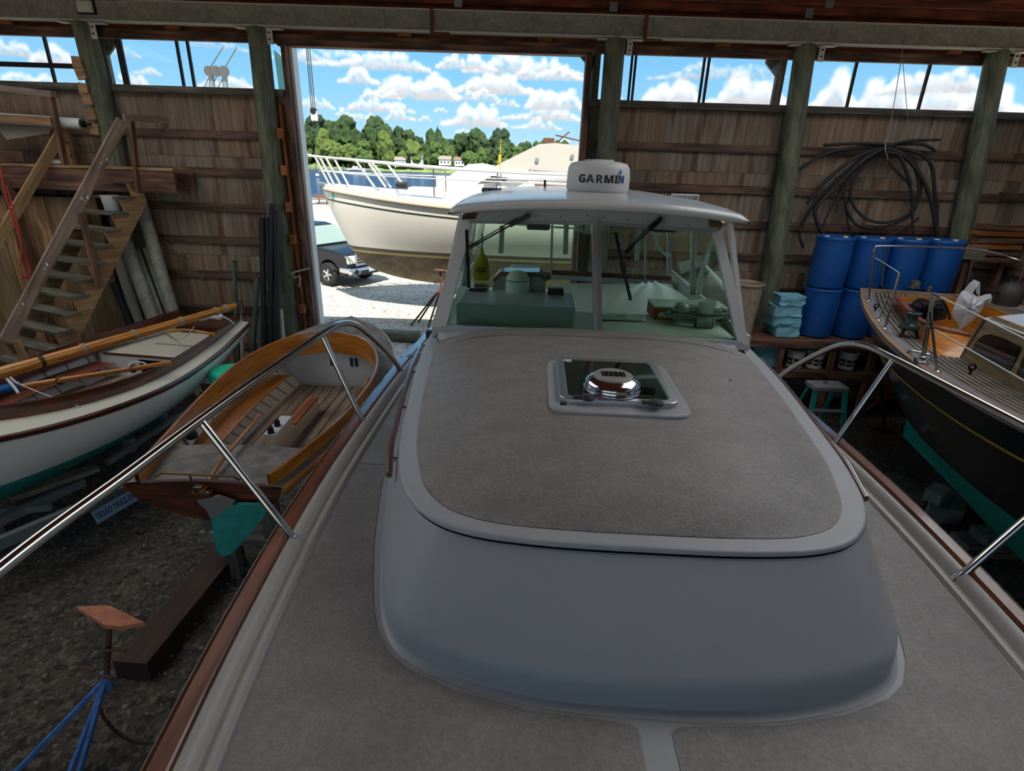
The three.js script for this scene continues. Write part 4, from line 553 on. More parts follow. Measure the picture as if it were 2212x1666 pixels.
  const f = D(755, 728, 2.0); part(t, 'bow_cleat', [box(f.x, f.y, f.z, 0.03, 0.03, 0.03), tube([f.clone().add(V(0.06, 0.03, 0.03)), f.clone().add(V(0, 0.035, 0)), f.clone().add(V(-0.06, 0.03, -0.03))], 0.009, 10, 6)], mat.iron);
  for (let i = 0; i < 2; i++) { const o2 = solo('boat_cradle', [box(-2.43, 0.5, -4.7 - i * 2.2, 1.5, 0.14, 0.12), vbox(-2.9, 0.25, -4.7 - i * 2.2, 0.12, 0.5, 0.12), vbox(-1.96, 0.25, -4.7 - i * 2.2, 0.12, 0.5, 0.12), vbox(-2.43, 0.83, -4.7 - i * 2.2, 0.14, 0.6, 0.14)], mat.grey, i ? 'grey timber cradle under the bow of the varnished dinghy' : 'grey timber cradle under the stern of the varnished dinghy', 'cradle', 'timber cradles under the dinghy'); }
}
// the white boat with its spars laid along it
const sloop = woodenBoat({ name: 'day_sailer', label: 'white wooden day sailer with mahogany coaming and spars lashed aboard', at: [-5.3, -9.25], turn: Math.atan2(-0.125, 0.992), L: 5.3, beam: [[0, 0.72], [0.1, 0.85], [0.25, 1.03], [0.45, 1.16], [0.62, 1.1], [0.78, 0.86], [0.9, 0.5], [0.97, 0.2], [1, 0.03]], sheer: [[0, 1.5], [0.25, 1.43], [0.5, 1.4], [0.8, 1.5], [1, 1.66]], keel: [[0, 1.05], [0.2, 0.75], [0.5, 0.5], [0.8, 0.5], [0.93, 0.62], [1, 0.95]], wl: 0.93, cock: [-0.03, 0.8], cockK: 0.8, coam: (k) => 0.13 + 0.05 * k, sole: 0.95, ribs: 13,
  mTop: mat.whiteHull, mBot: mat.tealDark, mTransom: mat.mahog, mRub: mat.mahog, mDeck: M(0xcfc9b4, 0.6), mCoam: mat.mahog, mIn: mat.white, mSole: mat.soleWood });
{ const t = sloop, b = t.boat, D = (px, py, h) => t.worldToLocal(Y(px, py, h)), k1 = 0.27;
  part(t, 'after_deck', loft(lin(0.04, k1, 8).map((k) => lin(-1, 1, 7).map((u) => V(u * b.xAt(k, 1.3, 0.02), 1.3 + 0.02 * (1 - u * u), b.zt(k))))), M(0xc9c2ac, 0.6));
  // bulkhead round an open locker with two gauges inside
  const X0 = b.xAt(k1, 1.1, 0.03), zb = b.zt(k1), quad = (x0, x1, y0, y1) => slab([V(x0, y0, zb), V(x1, y0, zb), V(x1, y1, zb), V(x0, y1, zb)], V(0, 0, 0.02));
  part(t, 'cockpit_bulkhead', [quad(-X0, -0.22, 0.95, 1.31), quad(0.58, X0, 0.95, 1.31), quad(-0.22, 0.58, 0.95, 1.0), quad(-0.22, 0.58, 1.26, 1.31)], mat.white);
  part(t, 'locker_back', box(0.18, 1.13, zb - 0.55, 1.1, 0.4, 0.02), mat.soleWood); part(t, 'locker_floor', box(0.18, 0.96, zb - 0.28, 1.1, 0.02, 0.56), mat.soleWood);
  for (const x of [0.05, 0.36]) part(t, 'gauge', rod(V(x, 1.12, zb - 0.1), V(x, 1.12, zb - 0.06), 0.05, 0.05, 14), mat.darkGrey);
  part(t, 'bulkhead_trim', box(0, 1.315, b.zt(k1) + 0.01, 1.6, 0.02, 0.04), mat.mahog);
  mat.redWood = W(timber([110, 52, 34], [160, 88, 64], [90, 42, 26], 631, 0.3, 1.2), 0.5);
  for (const sg of [-1, 1]) part(t, 'side_seat', loft(lin(0.28, 0.74, 10).map((k) => [0.04, 0.42].map((d) => V(sg * Math.max(0.12, b.xAt(k, 1.18, d)), 1.18, b.zt(k))))), mat.redWood);
  part(t, 'thwart', box(0, 1.19, b.zt(0.62), 1.7, 0.03, 0.3), mat.redWood);
  // spars and their lashings are things lying in the boat
  const P = (px, py, h) => Y(px, py, h), s0 = P(-60, 824, 1.78), s1 = P(508, 661, 1.98);
  const sp = thing('varnished_mast', 'thick golden varnished mast lying along the white day sailer', 'spar', s0.clone().setY(1.7)); wpart(sp, 'spar', rod(s0, s1, 0.075, 0.05, 18), mat.varnish);
  for (const k of [0.2, 0.34, 0.53, 0.73, 0.9, 0.95]) { const p = s0.clone().lerp(s1, k), d = s1.clone().sub(s0).normalize(), r = 0.08 - 0.026 * k; for (const e of [-0.012, 0.012]) wpart(sp, 'lashing', new THREE.TorusGeometry(r, 0.009, 6, 18).applyQuaternion(new THREE.Quaternion().setFromUnitVectors(V(0, 0, 1), d)).translate(p.x + d.x * e, p.y + d.y * e, p.z + d.z * e), k === 0.2 ? mat.black : mat.rope); }
  const b0 = P(-60, 852, 1.62), b1 = P(370, 783, 1.62), bm = thing('boom', 'slim varnished boom lashed beside the mast in the day sailer', 'spar', b0.clone().setY(1.5)); wpart(bm, 'spar', rod(b0, b1, 0.036, 0.028, 14), mat.varnish); for (const k of [0.4, 0.78]) { const p = b0.clone().lerp(b1, k); wpart(bm, 'lashing', new THREE.TorusGeometry(0.045, 0.012, 6, 16).rotateY(Math.PI / 2 - 0.3).translate(p.x, p.y, p.z), mat.brown); }
  const t0 = P(362, 716, 1.62), t1 = P(458, 722, 1.62), tl = thing('tiller_bar', 'curved golden tiller resting on the cream after deck', 'tiller', t0.clone().setY(1.5)); wpart(tl, 'bar', tube([t0, t0.clone().lerp(t1, 0.4).add(V(0, 0.04, 0)), t0.clone().lerp(t1, 0.8).add(V(0, 0.02, 0)), t1], 0.024, 24, 8), mat.varnish); wpart(tl, 'handle_end', bx(0.07, 0.06, 0.06, 0.015).translate(t1.x, t1.y, t1.z), mat.varnish);
  const r0 = P(425, 686, 1.78), r1 = P(482, 684, 1.82), rs = thing('rolled_sail', 'small white rolled sail tied under the mast end', 'sail', r0.clone().setY(1.7)); wpart(rs, 'roll', loft(lin(0, 1, 9).map((k) => { const c = r0.clone().lerp(r1, k), r = 0.055 * (0.75 + 0.25 * Math.sin(k * 9)) * (k > 0.95 ? 0.5 : 1); return range(10).map((i) => V(c.x, c.y + r * Math.cos(i / 10 * 6.283), c.z + r * Math.sin(i / 10 * 6.283))); }), 0, true), M(0xd6d6d2, 0.8)); wpart(rs, 'tie', tube([r1.clone(), r1.clone().add(V(0.1, -0.06, 0)), r1.clone().add(V(0.16, -0.12, 0))], 0.012, 10, 6), mat.ropeWhite);
  const blue = thing('blue_foam_pad', 'blue foam padding wrapped round the spar ends by white cord', 'padding', P(10, 838, 1.55)); wpart(blue, 'foam', rod(P(-40, 850, 1.62), P(44, 832, 1.64), 0.05, 0.05, 14), M(0x2a72c4, 0.7)); wpart(blue, 'cord', [tube([P(8, 812, 1.75), P(25, 830, 1.7), P(40, 850, 1.62)], 0.016, 12, 6), tube([P(22, 815, 1.75), P(40, 832, 1.66)], 0.014, 12, 6)], mat.ropeWhite);
  const ln = (pts, name, label) => solo(name, tube(pts.map(([x, y, h]) => P(x, y, h)), 0.007, 40, 6), mat.ropeWhite, label, 'rope');
  ln([[30, 825, 1.7], [90, 850, 1.6], [175, 880, 1.47]], 'guy_line', 'thin pale line from the padded spar end down to the side deck'); ln([[342, 705, 1.85], [380, 735, 1.6], [416, 766, 1.36]], 'guy_line', 'white line slanting from the mast lashing to the after deck'); ln([[345, 708, 1.85], [375, 732, 1.6], [400, 728, 1.55], [420, 705, 1.75]], 'slack_line', 'slack white line looping under the mast over the after deck');
  const rope2 = solo('rope_bundle', [tube(lin(0, 1, 30).map((k) => P(298 + 18 * Math.cos(k * 20), 790 + 8 * Math.sin(k * 20), 1.3 + 0.04 * k)), 0.012, 90, 6), tube([P(275, 812, 1.25), P(300, 800, 1.27), P(318, 795, 1.3)], 0.012, 12, 6)], mat.ropeWhite, 'small tangle of white rope on the day sailer seat', 'rope');
}
// ---------------------------------------------------------------- stairs and platform
{
  const A = Z(290, 394, -9.7), Bq = Y(118, 755, A.y - 2.4), run = Bq.clone().sub(A).setY(0), hd = run.clone().normalize(), lf = V(-hd.z, 0, hd.x).multiplyScalar(hd.z > 0 ? -1 : 1); if (lf.x > 0) lf.negate();
  const st = thing('staircase', 'open wooden staircase with tan stringers and brown handrails up to the platform', 'staircase', A.clone().addScaledVector(run, 1.4).setY(0));
  const step = (i) => A.clone().addScaledVector(run, i / 10).setY(A.y - 0.24 * i), wid = 1.12, nS = 15;
  for (let i = 0; i < nS; i++) { const r = step(i), l = r.clone().addScaledVector(lf, wid); wpart(st, 'tread', bar(r.clone().addScaledVector(lf, -0.03), l, 0.04, 0.27), mat.grey); }
  const plane = (px, py, P0, n) => { const d = ray(px, py); return camera.position.clone().addScaledVector(d, P0.clone().sub(camera.position).dot(n) / d.dot(n)); };
  const R = (px, py, off = 0) => plane(px, py, A.clone().addScaledVector(lf, off), lf);
  // sawtooth stringers
  for (const off of [-0.0, wid - 0.05]) { const pts = []; for (let i = 0; i < nS; i++) { const p = step(i).addScaledVector(lf, off), d = hd.clone().multiplyScalar(0.12); pts.push(p.clone().sub(d).add(V(0, -0.02, 0)), p.clone().add(d).add(V(0, -0.02, 0))); } const e = step(nS - 1).addScaledVector(lf, off), s = step(0).addScaledVector(lf, off); pts.push(e.clone().add(V(0, -0.36, 0)), s.clone().addScaledVector(hd, -0.14).add(V(0, -0.34, 0))); wpart(st, 'stringer', slab(pts, lf.clone().multiplyScalar(0.045)), mat.tan); }
  // right handrail with its posts
  const o = -0.05, hr = wpart(st, 'handrail', bar(R(264, 262, o), R(12, 738, o), 0.17, 0.045), mat.rail, 'worn grey-brown handrail with paint drips');
  for (const [x, y, s] of [[218, 352, 1], [231, 345, 1.3], [213, 360, 0.8], [176, 429, 1.5], [189, 427, 1.7], [182, 433, 0.7], [101, 572, 2], [96, 581, 1.2], [49, 657, 1.4], [43, 678, 0.8]]) { const p = R(x, y, o - 0.026); wpart(hr, 'paint_spot', new THREE.SphereGeometry(0.011 * s, 8, 6).scale(1, 1.3, 0.3).translate(p.x, p.y, p.z), mat.white); }
  wpart(st, 'handrail', bar(R(268, 256, o).add(V(0, 0.02, 0)), R(378, 262, o), 0.1, 0.06), mat.rail);
  for (const [x0, y0, x1, y1, m] of [[283, 262, 300, 416, mat.brown], [176, 460, 214, 622, mat.brown], [36, 736, 62, 800, mat.tan]]) wpart(st, 'baluster', bar(R(x0, y0, o - 0.03), R(x1, y1, o - 0.03), 0.1, 0.05), m);
  // left handrail
  const ol = wid + 0.03; wpart(st, 'handrail', bar(R(147, 262, ol), R(-20, 548, ol), 0.15, 0.05), mat.tan); wpart(st, 'baluster', bar(R(139, 280, ol), R(160, 362, ol), 0.09, 0.06), mat.tan);
  for (const [x, y] of [[145, 308], [153, 337]]) { const p = R(x, y, ol - 0.05); wpart(st, 'bolt', rod(p, p.clone().add(V(0.02, 0, 0.02)), 0.015, 0.015, 8), mat.iron); }
  // platform
  const zP = -9.72, pl = thing('loft_platform', 'brown timber platform with guard rail along the plywood wall above the stairs', 'platform', V(-8.6, A.y - 0.1, -10)), q = Z(100, 358, zP), xR = Z(376, 372, zP).x;
  wpart(pl, 'deck_boards', box((xR - 12.5) / 2, q.y, (zP - 10.15) / 2, xR + 12.5, 0.035, -zP - 0 + 10.15 > 0 ? 0.5 : 0.5), mat.tan);
  wpart(pl, 'fascia', box((xR - 12.5) / 2, q.y - 0.2, zP, xR + 12.5, 0.34, 0.05), mat.brown); wpart(pl, 'ledger', box((xR - 12.5) / 2, q.y - 0.2, -10.3, xR + 12.5, 0.3, 0.05), mat.brown);
  wpart(pl, 'post', vbox(Z(30, 440, zP).x, (q.y - 0.2) / 2, zP + 0.02, 0.14, q.y - 0.2, 0.14), mat.brown);
  wpart(pl, 'guard_post', bar(Z(108, 200, zP), Z(140, 356, zP), 0.09, 0.06), mat.brown); wpart(pl, 'guard_rail', bar(Z(-60, 183, zP), Z(116, 204, zP), 0.09, 0.12), mat.rail); wpart(pl, 'mid_rail', bar(Z(-60, 252, zP), Z(112, 262, zP), 0.12, 0.05), mat.tan);
  wpart(pl, 'rim_board', box(-9.9, q.y + 0.13, zP - 0.1, 3.3, 0.16, 0.04), mat.brown);
  const a = Z(-50, 252, zP - 0.2), b = Z(178, 268, zP - 0.2), rl = thing('rolled_tube', 'long white cardboard tube lying on the platform rail', 'tube', a.clone()); wpart(rl, 'roll', rod(a, b, 0.085, 0.085, 20, false), mat.white); wpart(rl, 'end_plug', [rod(b, b.clone().add(V(0.04, 0, 0)), 0.05), rod(b, b.clone().add(V(0.14, 0, 0)), 0.018)], mat.iron);
  solo('canvas_sheet', slab([[-10, 272], [112, 276], [108, 288], [16, 302]].map(([x, y]) => Z(x, y, zP - 0.15)), V(0, 0, 0.01)), M(0x9c958a, 0.9), 'grey canvas sheet hanging below the white tube', 'canvas');
  solo('white_float', lathe([[0, 0], [0.12, 0.005], [0.15, 0.03], [0.1, 0.07], [0, 0.08]], 20, Z(124, 352, zP - 0.12).setY(q.y + 0.02)), mat.white, 'smooth white float lying on the platform deck', 'float');
  // board wall below the platform, behind the stairs
  const bw = thing('plywood_partition', 'tan plywood partition boards standing behind the stairs', 'partition', V(-8.4, 0, -9.95)); for (let i = 0; i < 5; i++) wpart(bw, 'board', vbox(-7.75 - i * 0.9, 1.72, -9.95, 0.88, 3.4, 0.03), i % 2 ? mat.tan : W(timber([130, 108, 78], [176, 150, 112], [112, 86, 58], 641 + i, 0.3)));
  const pb = Z(160, 430, -9.85); solo('white_pail', lathe([[0, 0], [0.11, 0], [0.13, 0.24], [0.135, 0.25], [0.12, 0.25]], 20, V(Z(238, 450, -9.5).x, Z(238, 456, -9.5).y, -9.55)), mat.white, 'white plastic pail seen between the stair treads', 'pail');
  // orange line hanging by the stairs
  solo('orange_line', [tube([[-4, 340], [12, 420], [28, 470], [50, 540], [64, 590], [44, 602]].map(([x, y]) => R(x, y, 0.95)), 0.014, 40, 6), tube([[14, 400], [36, 480], [46, 530], [44, 570], [52, 600], [75, 598]].map(([x, y]) => R(x, y, 0.92)), 0.012, 40, 6)], M(0xb8432c, 0.8), 'red-orange rope hanging beside the stair handrail', 'rope');
}
// leaning pipes and poles
{
  const lean = (name, label, group, x0, y0, z0, x1, y1, z1, r, m, hollow = false) => { const a = Z(x0, y0, z0), b0 = Z(x1, y1, z1), k = (b0.y - 0.02) / (a.y - b0.y), b = b0.clone().addScaledVector(b0.clone().sub(a), k > 0 ? k : 0); return solo(name, hollow ? [rod(b, a, r, r, 20, false), rod(b, a, r * 0.85, r * 0.85, 20, false)] : rod(b, a, r, r, 14), m, label, 'pipe', group); };
  const pvc = MT(speckle([128, 128, 116], [160, 160, 146], 651, 20, 1), 0.6), dk = M(0x39434a, 0.6), gp = MT(speckle([66, 82, 74], [92, 108, 96], 653, 14, 1), 0.7), lt = M(0xbdb8a8, 0.7);
  lean('large_pipe', 'thick grey plastic pipe leaning beside the stair stringer top', 'grey pipes leaning by the stairs', 300, 425, -10.1, 378, 690, -9.7, 0.105, pvc, true);
  lean('large_pipe', 'thick tan-grey plastic pipe leaning under the stair stringer', 'grey pipes leaning by the stairs', 250, 470, -9.85, 335, 700, -9.5, 0.112, pvc, true);
  lean('large_pipe', 'short thick brownish pipe behind the leaning grey pipes', 'grey pipes leaning by the stairs', 246, 530, -10.15, 300, 700, -9.85, 0.09, mat.cream, true);
  lean('slim_pipe', 'slim grey pipe standing between the two thick leaning pipes', 'slim pipes by the stairs', 297, 540, -9.95, 352, 690, -9.66, 0.044, pvc); lean('slim_pipe', 'slim grey pipe standing between the two thick leaning pipes', 'slim pipes by the stairs', 313, 536, -10.05, 368, 690, -9.7, 0.045, pvc);
  lean('dark_pipe', 'dark blue-grey pipe low behind the leaning grey pipes', 'dark pipes by the stairs', 246, 612, -9.95, 284, 700, -9.75, 0.07, dk); lean('dark_pipe', 'dark blue-grey pipe low behind the leaning grey pipes', 'dark pipes by the stairs', 262, 628, -10, 296, 705, -9.8, 0.06, dk);
  lean('pole', 'grey-green pole with a pale tip standing alone against the wall', 'poles', 505, 563, -10.2, 511, 700, -9.95, 0.04, gp); lean('pole', 'short grey pole beside the taller grey-green pole', 'poles', 519, 649, -10.2, 521, 700, -10, 0.04, pvc);
  for (const [x0, y0, x1, y1, r, m] of [[556, 600, 545, 780, 0.045, gp], [571, 625, 560, 785, 0.05, gp]]) lean('green_pole', 'weathered green pole leaning among dark poles by the door post', 'green poles by the door post', x0, y0, -10.05, x1, y1, -9.8, r, m);
  for (const [x0, y0, x1, y1, r] of [[566, 470, 572, 780, 0.05], [588, 440, 583, 775, 0.05], [596, 455, 600, 765, 0.045], [577, 470, 590, 770, 0.04]]) lean('dark_pole', 'tall dark pole leaning against the wall by the door post', 'dark poles by the door post', x0, y0, -9.84, x1, y1, -9.55, r, M(0x1d2224, 0.55));
  lean('wood_stake', 'reddish wooden stake in front of the dark poles', 'stakes', 575, 682, -9.85, 569, 775, -9.7, 0.035, mat.fir); lean('white_stake', 'short white-painted stake among the leaning poles', 'white stakes', 592, 726, -9.8, 592, 765, -9.7, 0.04, lt); lean('white_stake', 'long white-painted stake next to the door post', 'white stakes', 605, 668, -9.85, 613, 755, -9.65, 0.045, lt);
  solo('bent_wire', tube([[335, 505], [380, 545], [425, 590], [445, 615], [458, 650], [465, 690]].map(([x, y]) => Z(x, y, -10.25)), 0.012, 40, 6), M(0x6d6c66, 0.7), 'thin grey cable curving down the dark plywood wall', 'cable');
  solo('rope_tie', [tube([[622, 594], [636, 588], [668, 580]].map(([x, y], i) => Z(x, y, ZW + [0.36, 0.38, 0.12][i])), 0.018, 14, 6), tube([[632, 590], [636, 600], [648, 598], [646, 620]].map(([x, y]) => Z(x, y, ZW + 0.42)), 0.014, 20, 6)], mat.rope, 'knotted pale rope tied between door post and jamb', 'rope');
  { const t0 = thing('teal_skiff', 'upturned bright teal skiff stern behind the dinghy bow', 'boat', Z(515, 795, -8.2).setY(0.4)), c = Y(512, 797, 1.25); wpart(t0, 'hull', loft([[0.0, 0.02], [0.25, 0.0], [0.3, -0.05], [0.28, -0.4], [0.2, -0.85]].map(([r, y]) => range(20).map((i) => V(c.x + (r + 0.12 * (r > 0)) * Math.cos(i / 20 * 6.283), c.y + y, c.z + r * Math.sin(i / 20 * 6.283))), 0), 0, true), M(0x14c79c, 0.45)); }
  // trailer between the boats
  const tb = thing('boat_trailer', 'galvanised trailer frame with a lettered blue plate under the day sailer', 'trailer', V(-5.2, 0, -5)), T = (px, py, h) => Y(px, py, h);
  wpart(tb, 'side_beam', bar(T(-40, 1190, 0.55), T(300, 1045, 0.55), 0.12, 0.08), mat.galv); wpart(tb, 'side_beam', bar(T(-40, 1145, 0.5), T(180, 1040, 0.5), 0.1, 0.08), mat.galv);
  wpart(tb, 'bunk', bar(T(20, 1075, 0.62), T(210, 1010, 0.62), 0.06, 0.16), mat.grey); wpart(tb, 'cross_beam', bar(T(0, 1105, 0.5), T(110, 1095, 0.5), 0.08, 0.06), mat.galv); wpart(tb, 'long_beam', bar(T(230, 1000, 0.5), T(460, 850, 0.5), 0.08, 0.06), mat.galv); wpart(tb, 'bracket', [vbox(T(355, 905, 0.5).x, 0.55, T(355, 905, 0.5).z, 0.06, 0.3, 0.06), vbox(T(280, 960, 0.5).x, 0.5, T(280, 960, 0.5).z, 0.1, 0.2, 0.12)], mat.galv);
  for (const [x, z] of [[-5.9, -5.2], [-4.9, -8.3]]) wpart(tb, 'stand_leg', vbox(x, 0.3, z, 0.08, 0.6, 0.08), mat.galv);
  { const a = T(196, 1118, 0.5), b = T(292, 1062, 0.5), d = b.clone().sub(a), w = d.length(), cv = document.createElement('canvas'); cv.width = 512; cv.height = 96; const g = cv.getContext('2d'); g.fillStyle = '#7f93ad'; g.fillRect(0, 0, 512, 96); g.fillStyle = '#20304a'; g.font = 'bold 62px sans-serif'; g.textAlign = 'center'; g.fillText('TRIAD TRAILERS', 256, 70, 490); const tx = new THREE.CanvasTexture(cv); tx.colorSpace = THREE.SRGBColorSpace;
    const pg = new THREE.PlaneGeometry(w, 0.15), m4 = new THREE.Matrix4(), xx = d.clone().normalize(), zz = V(0, 0.5, 1).cross(V(0, 0, 0)).set(-xx.z, 0, xx.x); if (zz.z < 0) zz.negate(); zz.y = 0.35; zz.addScaledVector(xx, -zz.dot(xx)).normalize(); m4.makeBasis(xx, zz.clone().cross(xx), zz).setPosition(a.clone().add(b).multiplyScalar(0.5).addScaledVector(zz, 0.05).add(V(0, -0.02, 0))); wpart(tb, 'name_plate', pg.applyMatrix4(m4), MT(tx, 0.6)); }
}
// ---------------------------------------------------------------- floor things, lower left
{
  const c = Y(237, 1332, 1.1), st = thing('boat_stand', 'blue steel boat stand with a worn orange plywood pad on top', 'stand', V(c.x - 0.1, 0, c.z)), top = c.clone();
  const padPts = [[165, 1312], [213, 1308], [238, 1309], [311, 1344], [258, 1354], [225, 1350]].map(([x, y]) => Y(x, y, 1.1)); wpart(st, 'pad', slab(padPts, V(0, -0.035, 0)), MT(speckle([176, 104, 74], [206, 140, 104], 661, 12, 0.5), 0.8), 'orange painted plywood pad');
  const foot = V(c.x - 0.12, 0.55, c.z + 0.06), scr = wpart(st, 'screw', rod(top.clone().add(V(-0.01, -0.03, 0)), foot, 0.022, 0.022, 10), mat.rust); wpart(scr, 'handle', [rod(Y(205, 1458, 0.75), Y(242, 1466, 0.75), 0.012), rod(Y(172, 1440, 0.78), Y(205, 1448, 0.78), 0.012), rod(Y(222, 1405, 0.85), Y(272, 1406, 0.85), 0.009)], mat.rust);
  const blue = MT(speckle([58, 96, 150], [88, 130, 182], 663, 10, 0.4), 0.7); for (const [px, py] of [[38, 1664], [150, 1672], [165, 1690]]) wpart(st, 'leg', bar(foot, Y(px, py, 0.02).lerp(foot, -0.05), 0.03, 0.03), blue); wpart(st, 'collar', rod(foot.clone().add(V(0, 0.06, 0)), foot.clone().add(V(0, -0.1, 0)), 0.035, 0.035, 12), blue);
  // chain in links
  const ch = thing('chain', 'rusty link chain slung from the blue boat stand', 'chain', Y(270, 1570, 0.1)), cp = spline([[217, 1532], [228, 1556], [262, 1590], [300, 1606], [350, 1604], [400, 1590]].map(([x, y], i) => Y(x, y, [0.55, 0.42, 0.25, 0.16, 0.14, 0.2][i]))), N = 34; for (let i = 0; i < N; i++) { const p = cp.getPointAt(i / (N - 1)), d = cp.getTangentAt(i / (N - 1)); const g = new THREE.TorusGeometry(0.013, 0.0045, 5, 10).scale(1.5, 1, 1).rotateX(i % 2 ? Math.PI / 2 : 0).applyQuaternion(new THREE.Quaternion().setFromUnitVectors(V(1, 0, 0), d)).translate(p.x, p.y, p.z); wpart(ch, 'link', g, mat.rust); }
  solo('keel_timber', bar(Y(285, 1450, 0.1), Y(500, 1190, 0.1), 0.2, 0.3), W(timber([50, 30, 22], [84, 54, 40], [40, 26, 20], 671, 0.3)), 'long brown timber lying on the dirt beside the boat hull', 'timber');
  for (let i = 0; i < 4; i++) { const s = [1.2, 3.2, 5.2][i % 3], sg = i < 2 ? -1 : 1; if (i === 3) continue; const p = toMB(V(0, 0, 0)), q = L3(sg * 0.5, 0, s + 0.8).applyMatrix4(mb.matrixWorld); solo('keel_block', [box(q.x, 0.2, q.z, 0.4, 0.4, 0.4), box(q.x, 0.62, q.z, 0.34, 0.44, 0.34)], mat.grey, 'stacked timber keel block under the white motor boat', 'block', 'keel blocks under the motor boat'); }
}
// ---------------------------------------------------------------- the black-hulled yacht on the right (own axes: stern at z = 0, towards the bow +z, x negative on the side we see)
{
  const th = Math.atan2(-0.2, 0.98), y0 = 2.4, t = thing('sailing_yacht', 'black-hulled sailing yacht with teak deck, gold stripe and teal bottom', 'boat', V(6.57, 0, -8.78), th), inv = t.matrixWorld.clone().invert();
  const S = (px, py, h) => Y(px, py, h).applyMatrix4(inv), SXp = (px, py, x) => { const o = camera.position.clone().applyMatrix4(inv), d = ray(px, py).transformDirection(inv); return o.addScaledVector(d, (x - o.x) / d.x); };
  const beam = [[0, 0.95], [0.9, 1.22], [1.9, 1.46], [3.2, 1.68], [4.3, 1.74], [5.4, 1.64], [6.8, 1.22], [8, 0.68], [9, 0.04]], hb = (z) => smoothTable(beam, z), sh = (z) => y0 + 0.006 * (z - 2.5) ** 2, ky = (z) => smoothTable([[0, 1.8], [1.0, 1.7], [1.7, 1.5], [2.3, 1.15], [3, 0.7], [3.6, 0.45], [6, 0.4], [7.5, 0.8], [9, 1.8]], z), wl = 1.62;
  const xa = (z, y) => hb(z) * Math.pow(Math.max(0, 1 - Math.pow(Math.max(0, Math.min(1, (sh(z) - y) / (sh(z) - ky(z)))), 1.9)), 0.95), zs = lin(0, 9, 46);
  const shell = (f0, f1, d = 0) => [-1, 1].map((sg) => loft(zs.map((z) => lin(0, 1, 10).map((a) => { const y = f0(z) + (f1(z) - f0(z)) * a; return V(sg * (xa(z, y) + d), y, z); }))));
  const mBlackHull = MP(0x0d1013, 0.25, { clearcoat: 0.6, clearcoatRoughness: 0.1 });
  part(t, 'topsides', [...shell((z) => sh(z) - 0.02, (z) => Math.max(wl, ky(z))), slab([V(-hb(0), sh(0), 0), V(hb(0), sh(0), 0), V(xa(0, 1.9), 1.9, 0), V(0.2, 1.8, 0), V(-0.2, 1.8, 0), V(-xa(0, 1.9), 1.9, 0)], V(0, 0, 0.03))], mBlackHull);
  part(t, 'bottom', shell((z) => Math.max(wl, ky(z)), ky), mat.tealHull = M(0x16a594, 0.6), 'teal bottom paint');
  part(t, 'keel_fin', slab([[1960, 900], [1942, 965], [2040, 1110], [2130, 1235], [2212, 1340], [2400, 1450], [2400, 1150], [2212, 1050], [2080, 960]].map(([x, y]) => { const p = SXp(x, y, -0.08); return V(p.x, Math.max(0.3, p.y), p.z); }), V(0.16, 0, 0)), mat.tealHull);
  part(t, 'gold_stripe', [-1, 1].map((sg) => loft(zs.map((z) => [0.23, 0.255].map((d) => V(sg * (xa(z, sh(z) - d) + 0.004), sh(z) - d, z))))), M(0xb89a3a, 0.4));
  for (const sg of [-1, 1]) part(t, 'toe_rail', loft(zs.map((z) => [[0.01, -0.03], [0.012, 0.03], [0.0, 0.038], [-0.075, 0.036], [-0.085, 0.0]].map(([d, h]) => V(sg * Math.max(0.02, hb(z) + d), sh(z) + h, z))), 0.7), W(timber([130, 104, 84], [178, 152, 128], [110, 86, 66], 701, 0.3, 1)));
  part(t, 'covering_board', [-1, 1].map((sg) => loft(zs.map((z) => [0.08, 0.17].map((d) => V(sg * Math.max(0.02, hb(z) - d), sh(z) + 0.006, z))))), M(0x7c8490, 0.6));
  part(t, 'transom_rail', box(0, sh(0) + 0.01, 0.04, 1.9, 0.06, 0.08), W(timber([130, 104, 84], [178, 152, 128], [110, 86, 66], 703, 0.3, 1)));
  // laid deck: each plank a strip following the sheer, dark caulking below
  part(t, 'caulking', [-1, 1].map((sg) => loft(lin(0.06, 8.4, 30).map((z) => [0.1, 0.3, 0.78].map((d) => V(sg * Math.max(0.02, hb(z) - d), sh(z) - 0.002, z))))), mat.black);
  for (const sg of [-1, 1]) for (let j = 0; j < 10; j++) { const d = 0.172 + j * 0.06, rows = lin(sg < 0 ? 0.08 : 0.08, sg < 0 ? 8.2 : 3.4, 22).map((z) => [[d + 0.001, -0.008], [d + 0.001, 0.006], [d + 0.044, 0.006], [d + 0.044, -0.008]].map(([q, h]) => V(sg * Math.max(0.02, hb(z) - q), sh(z) + h, z))); part(t, 'deck_plank', loft(rows, 0.6), mat.teak); }
  // stern deck planks across to the cockpit
  part(t, 'stern_deck', loft([0.06, 0.5].map((z) => lin(-1, 1, 5).map((u) => V(u * (hb(z) - 0.7), sh(z) + 0.003, z)))), mat.teak);
  // cockpit
  const topC = [[1930, 640], [1962, 672], [1990, 697], [2036, 714], [2097, 728]].map(([x, y]) => S(x, y, 2.58)), botC = [[1938, 652], [1962, 695], [1987, 735], [2027, 766], [2082, 776]].map(([x, y]) => S(x, y, 2.405));
  const cT = spline(topC), cB = spline(botC); const cm = part(t, 'cockpit_coaming', [loft(lin(0, 1, 24).map((k) => [cB.getPoint(k), cT.getPoint(k), cT.getPoint(k).add(V(0.03, 0, 0)), cB.getPoint(k).add(V(0.03, -0.4, 0))]), 0.6)], mat.varnish, 'varnished cockpit coaming');
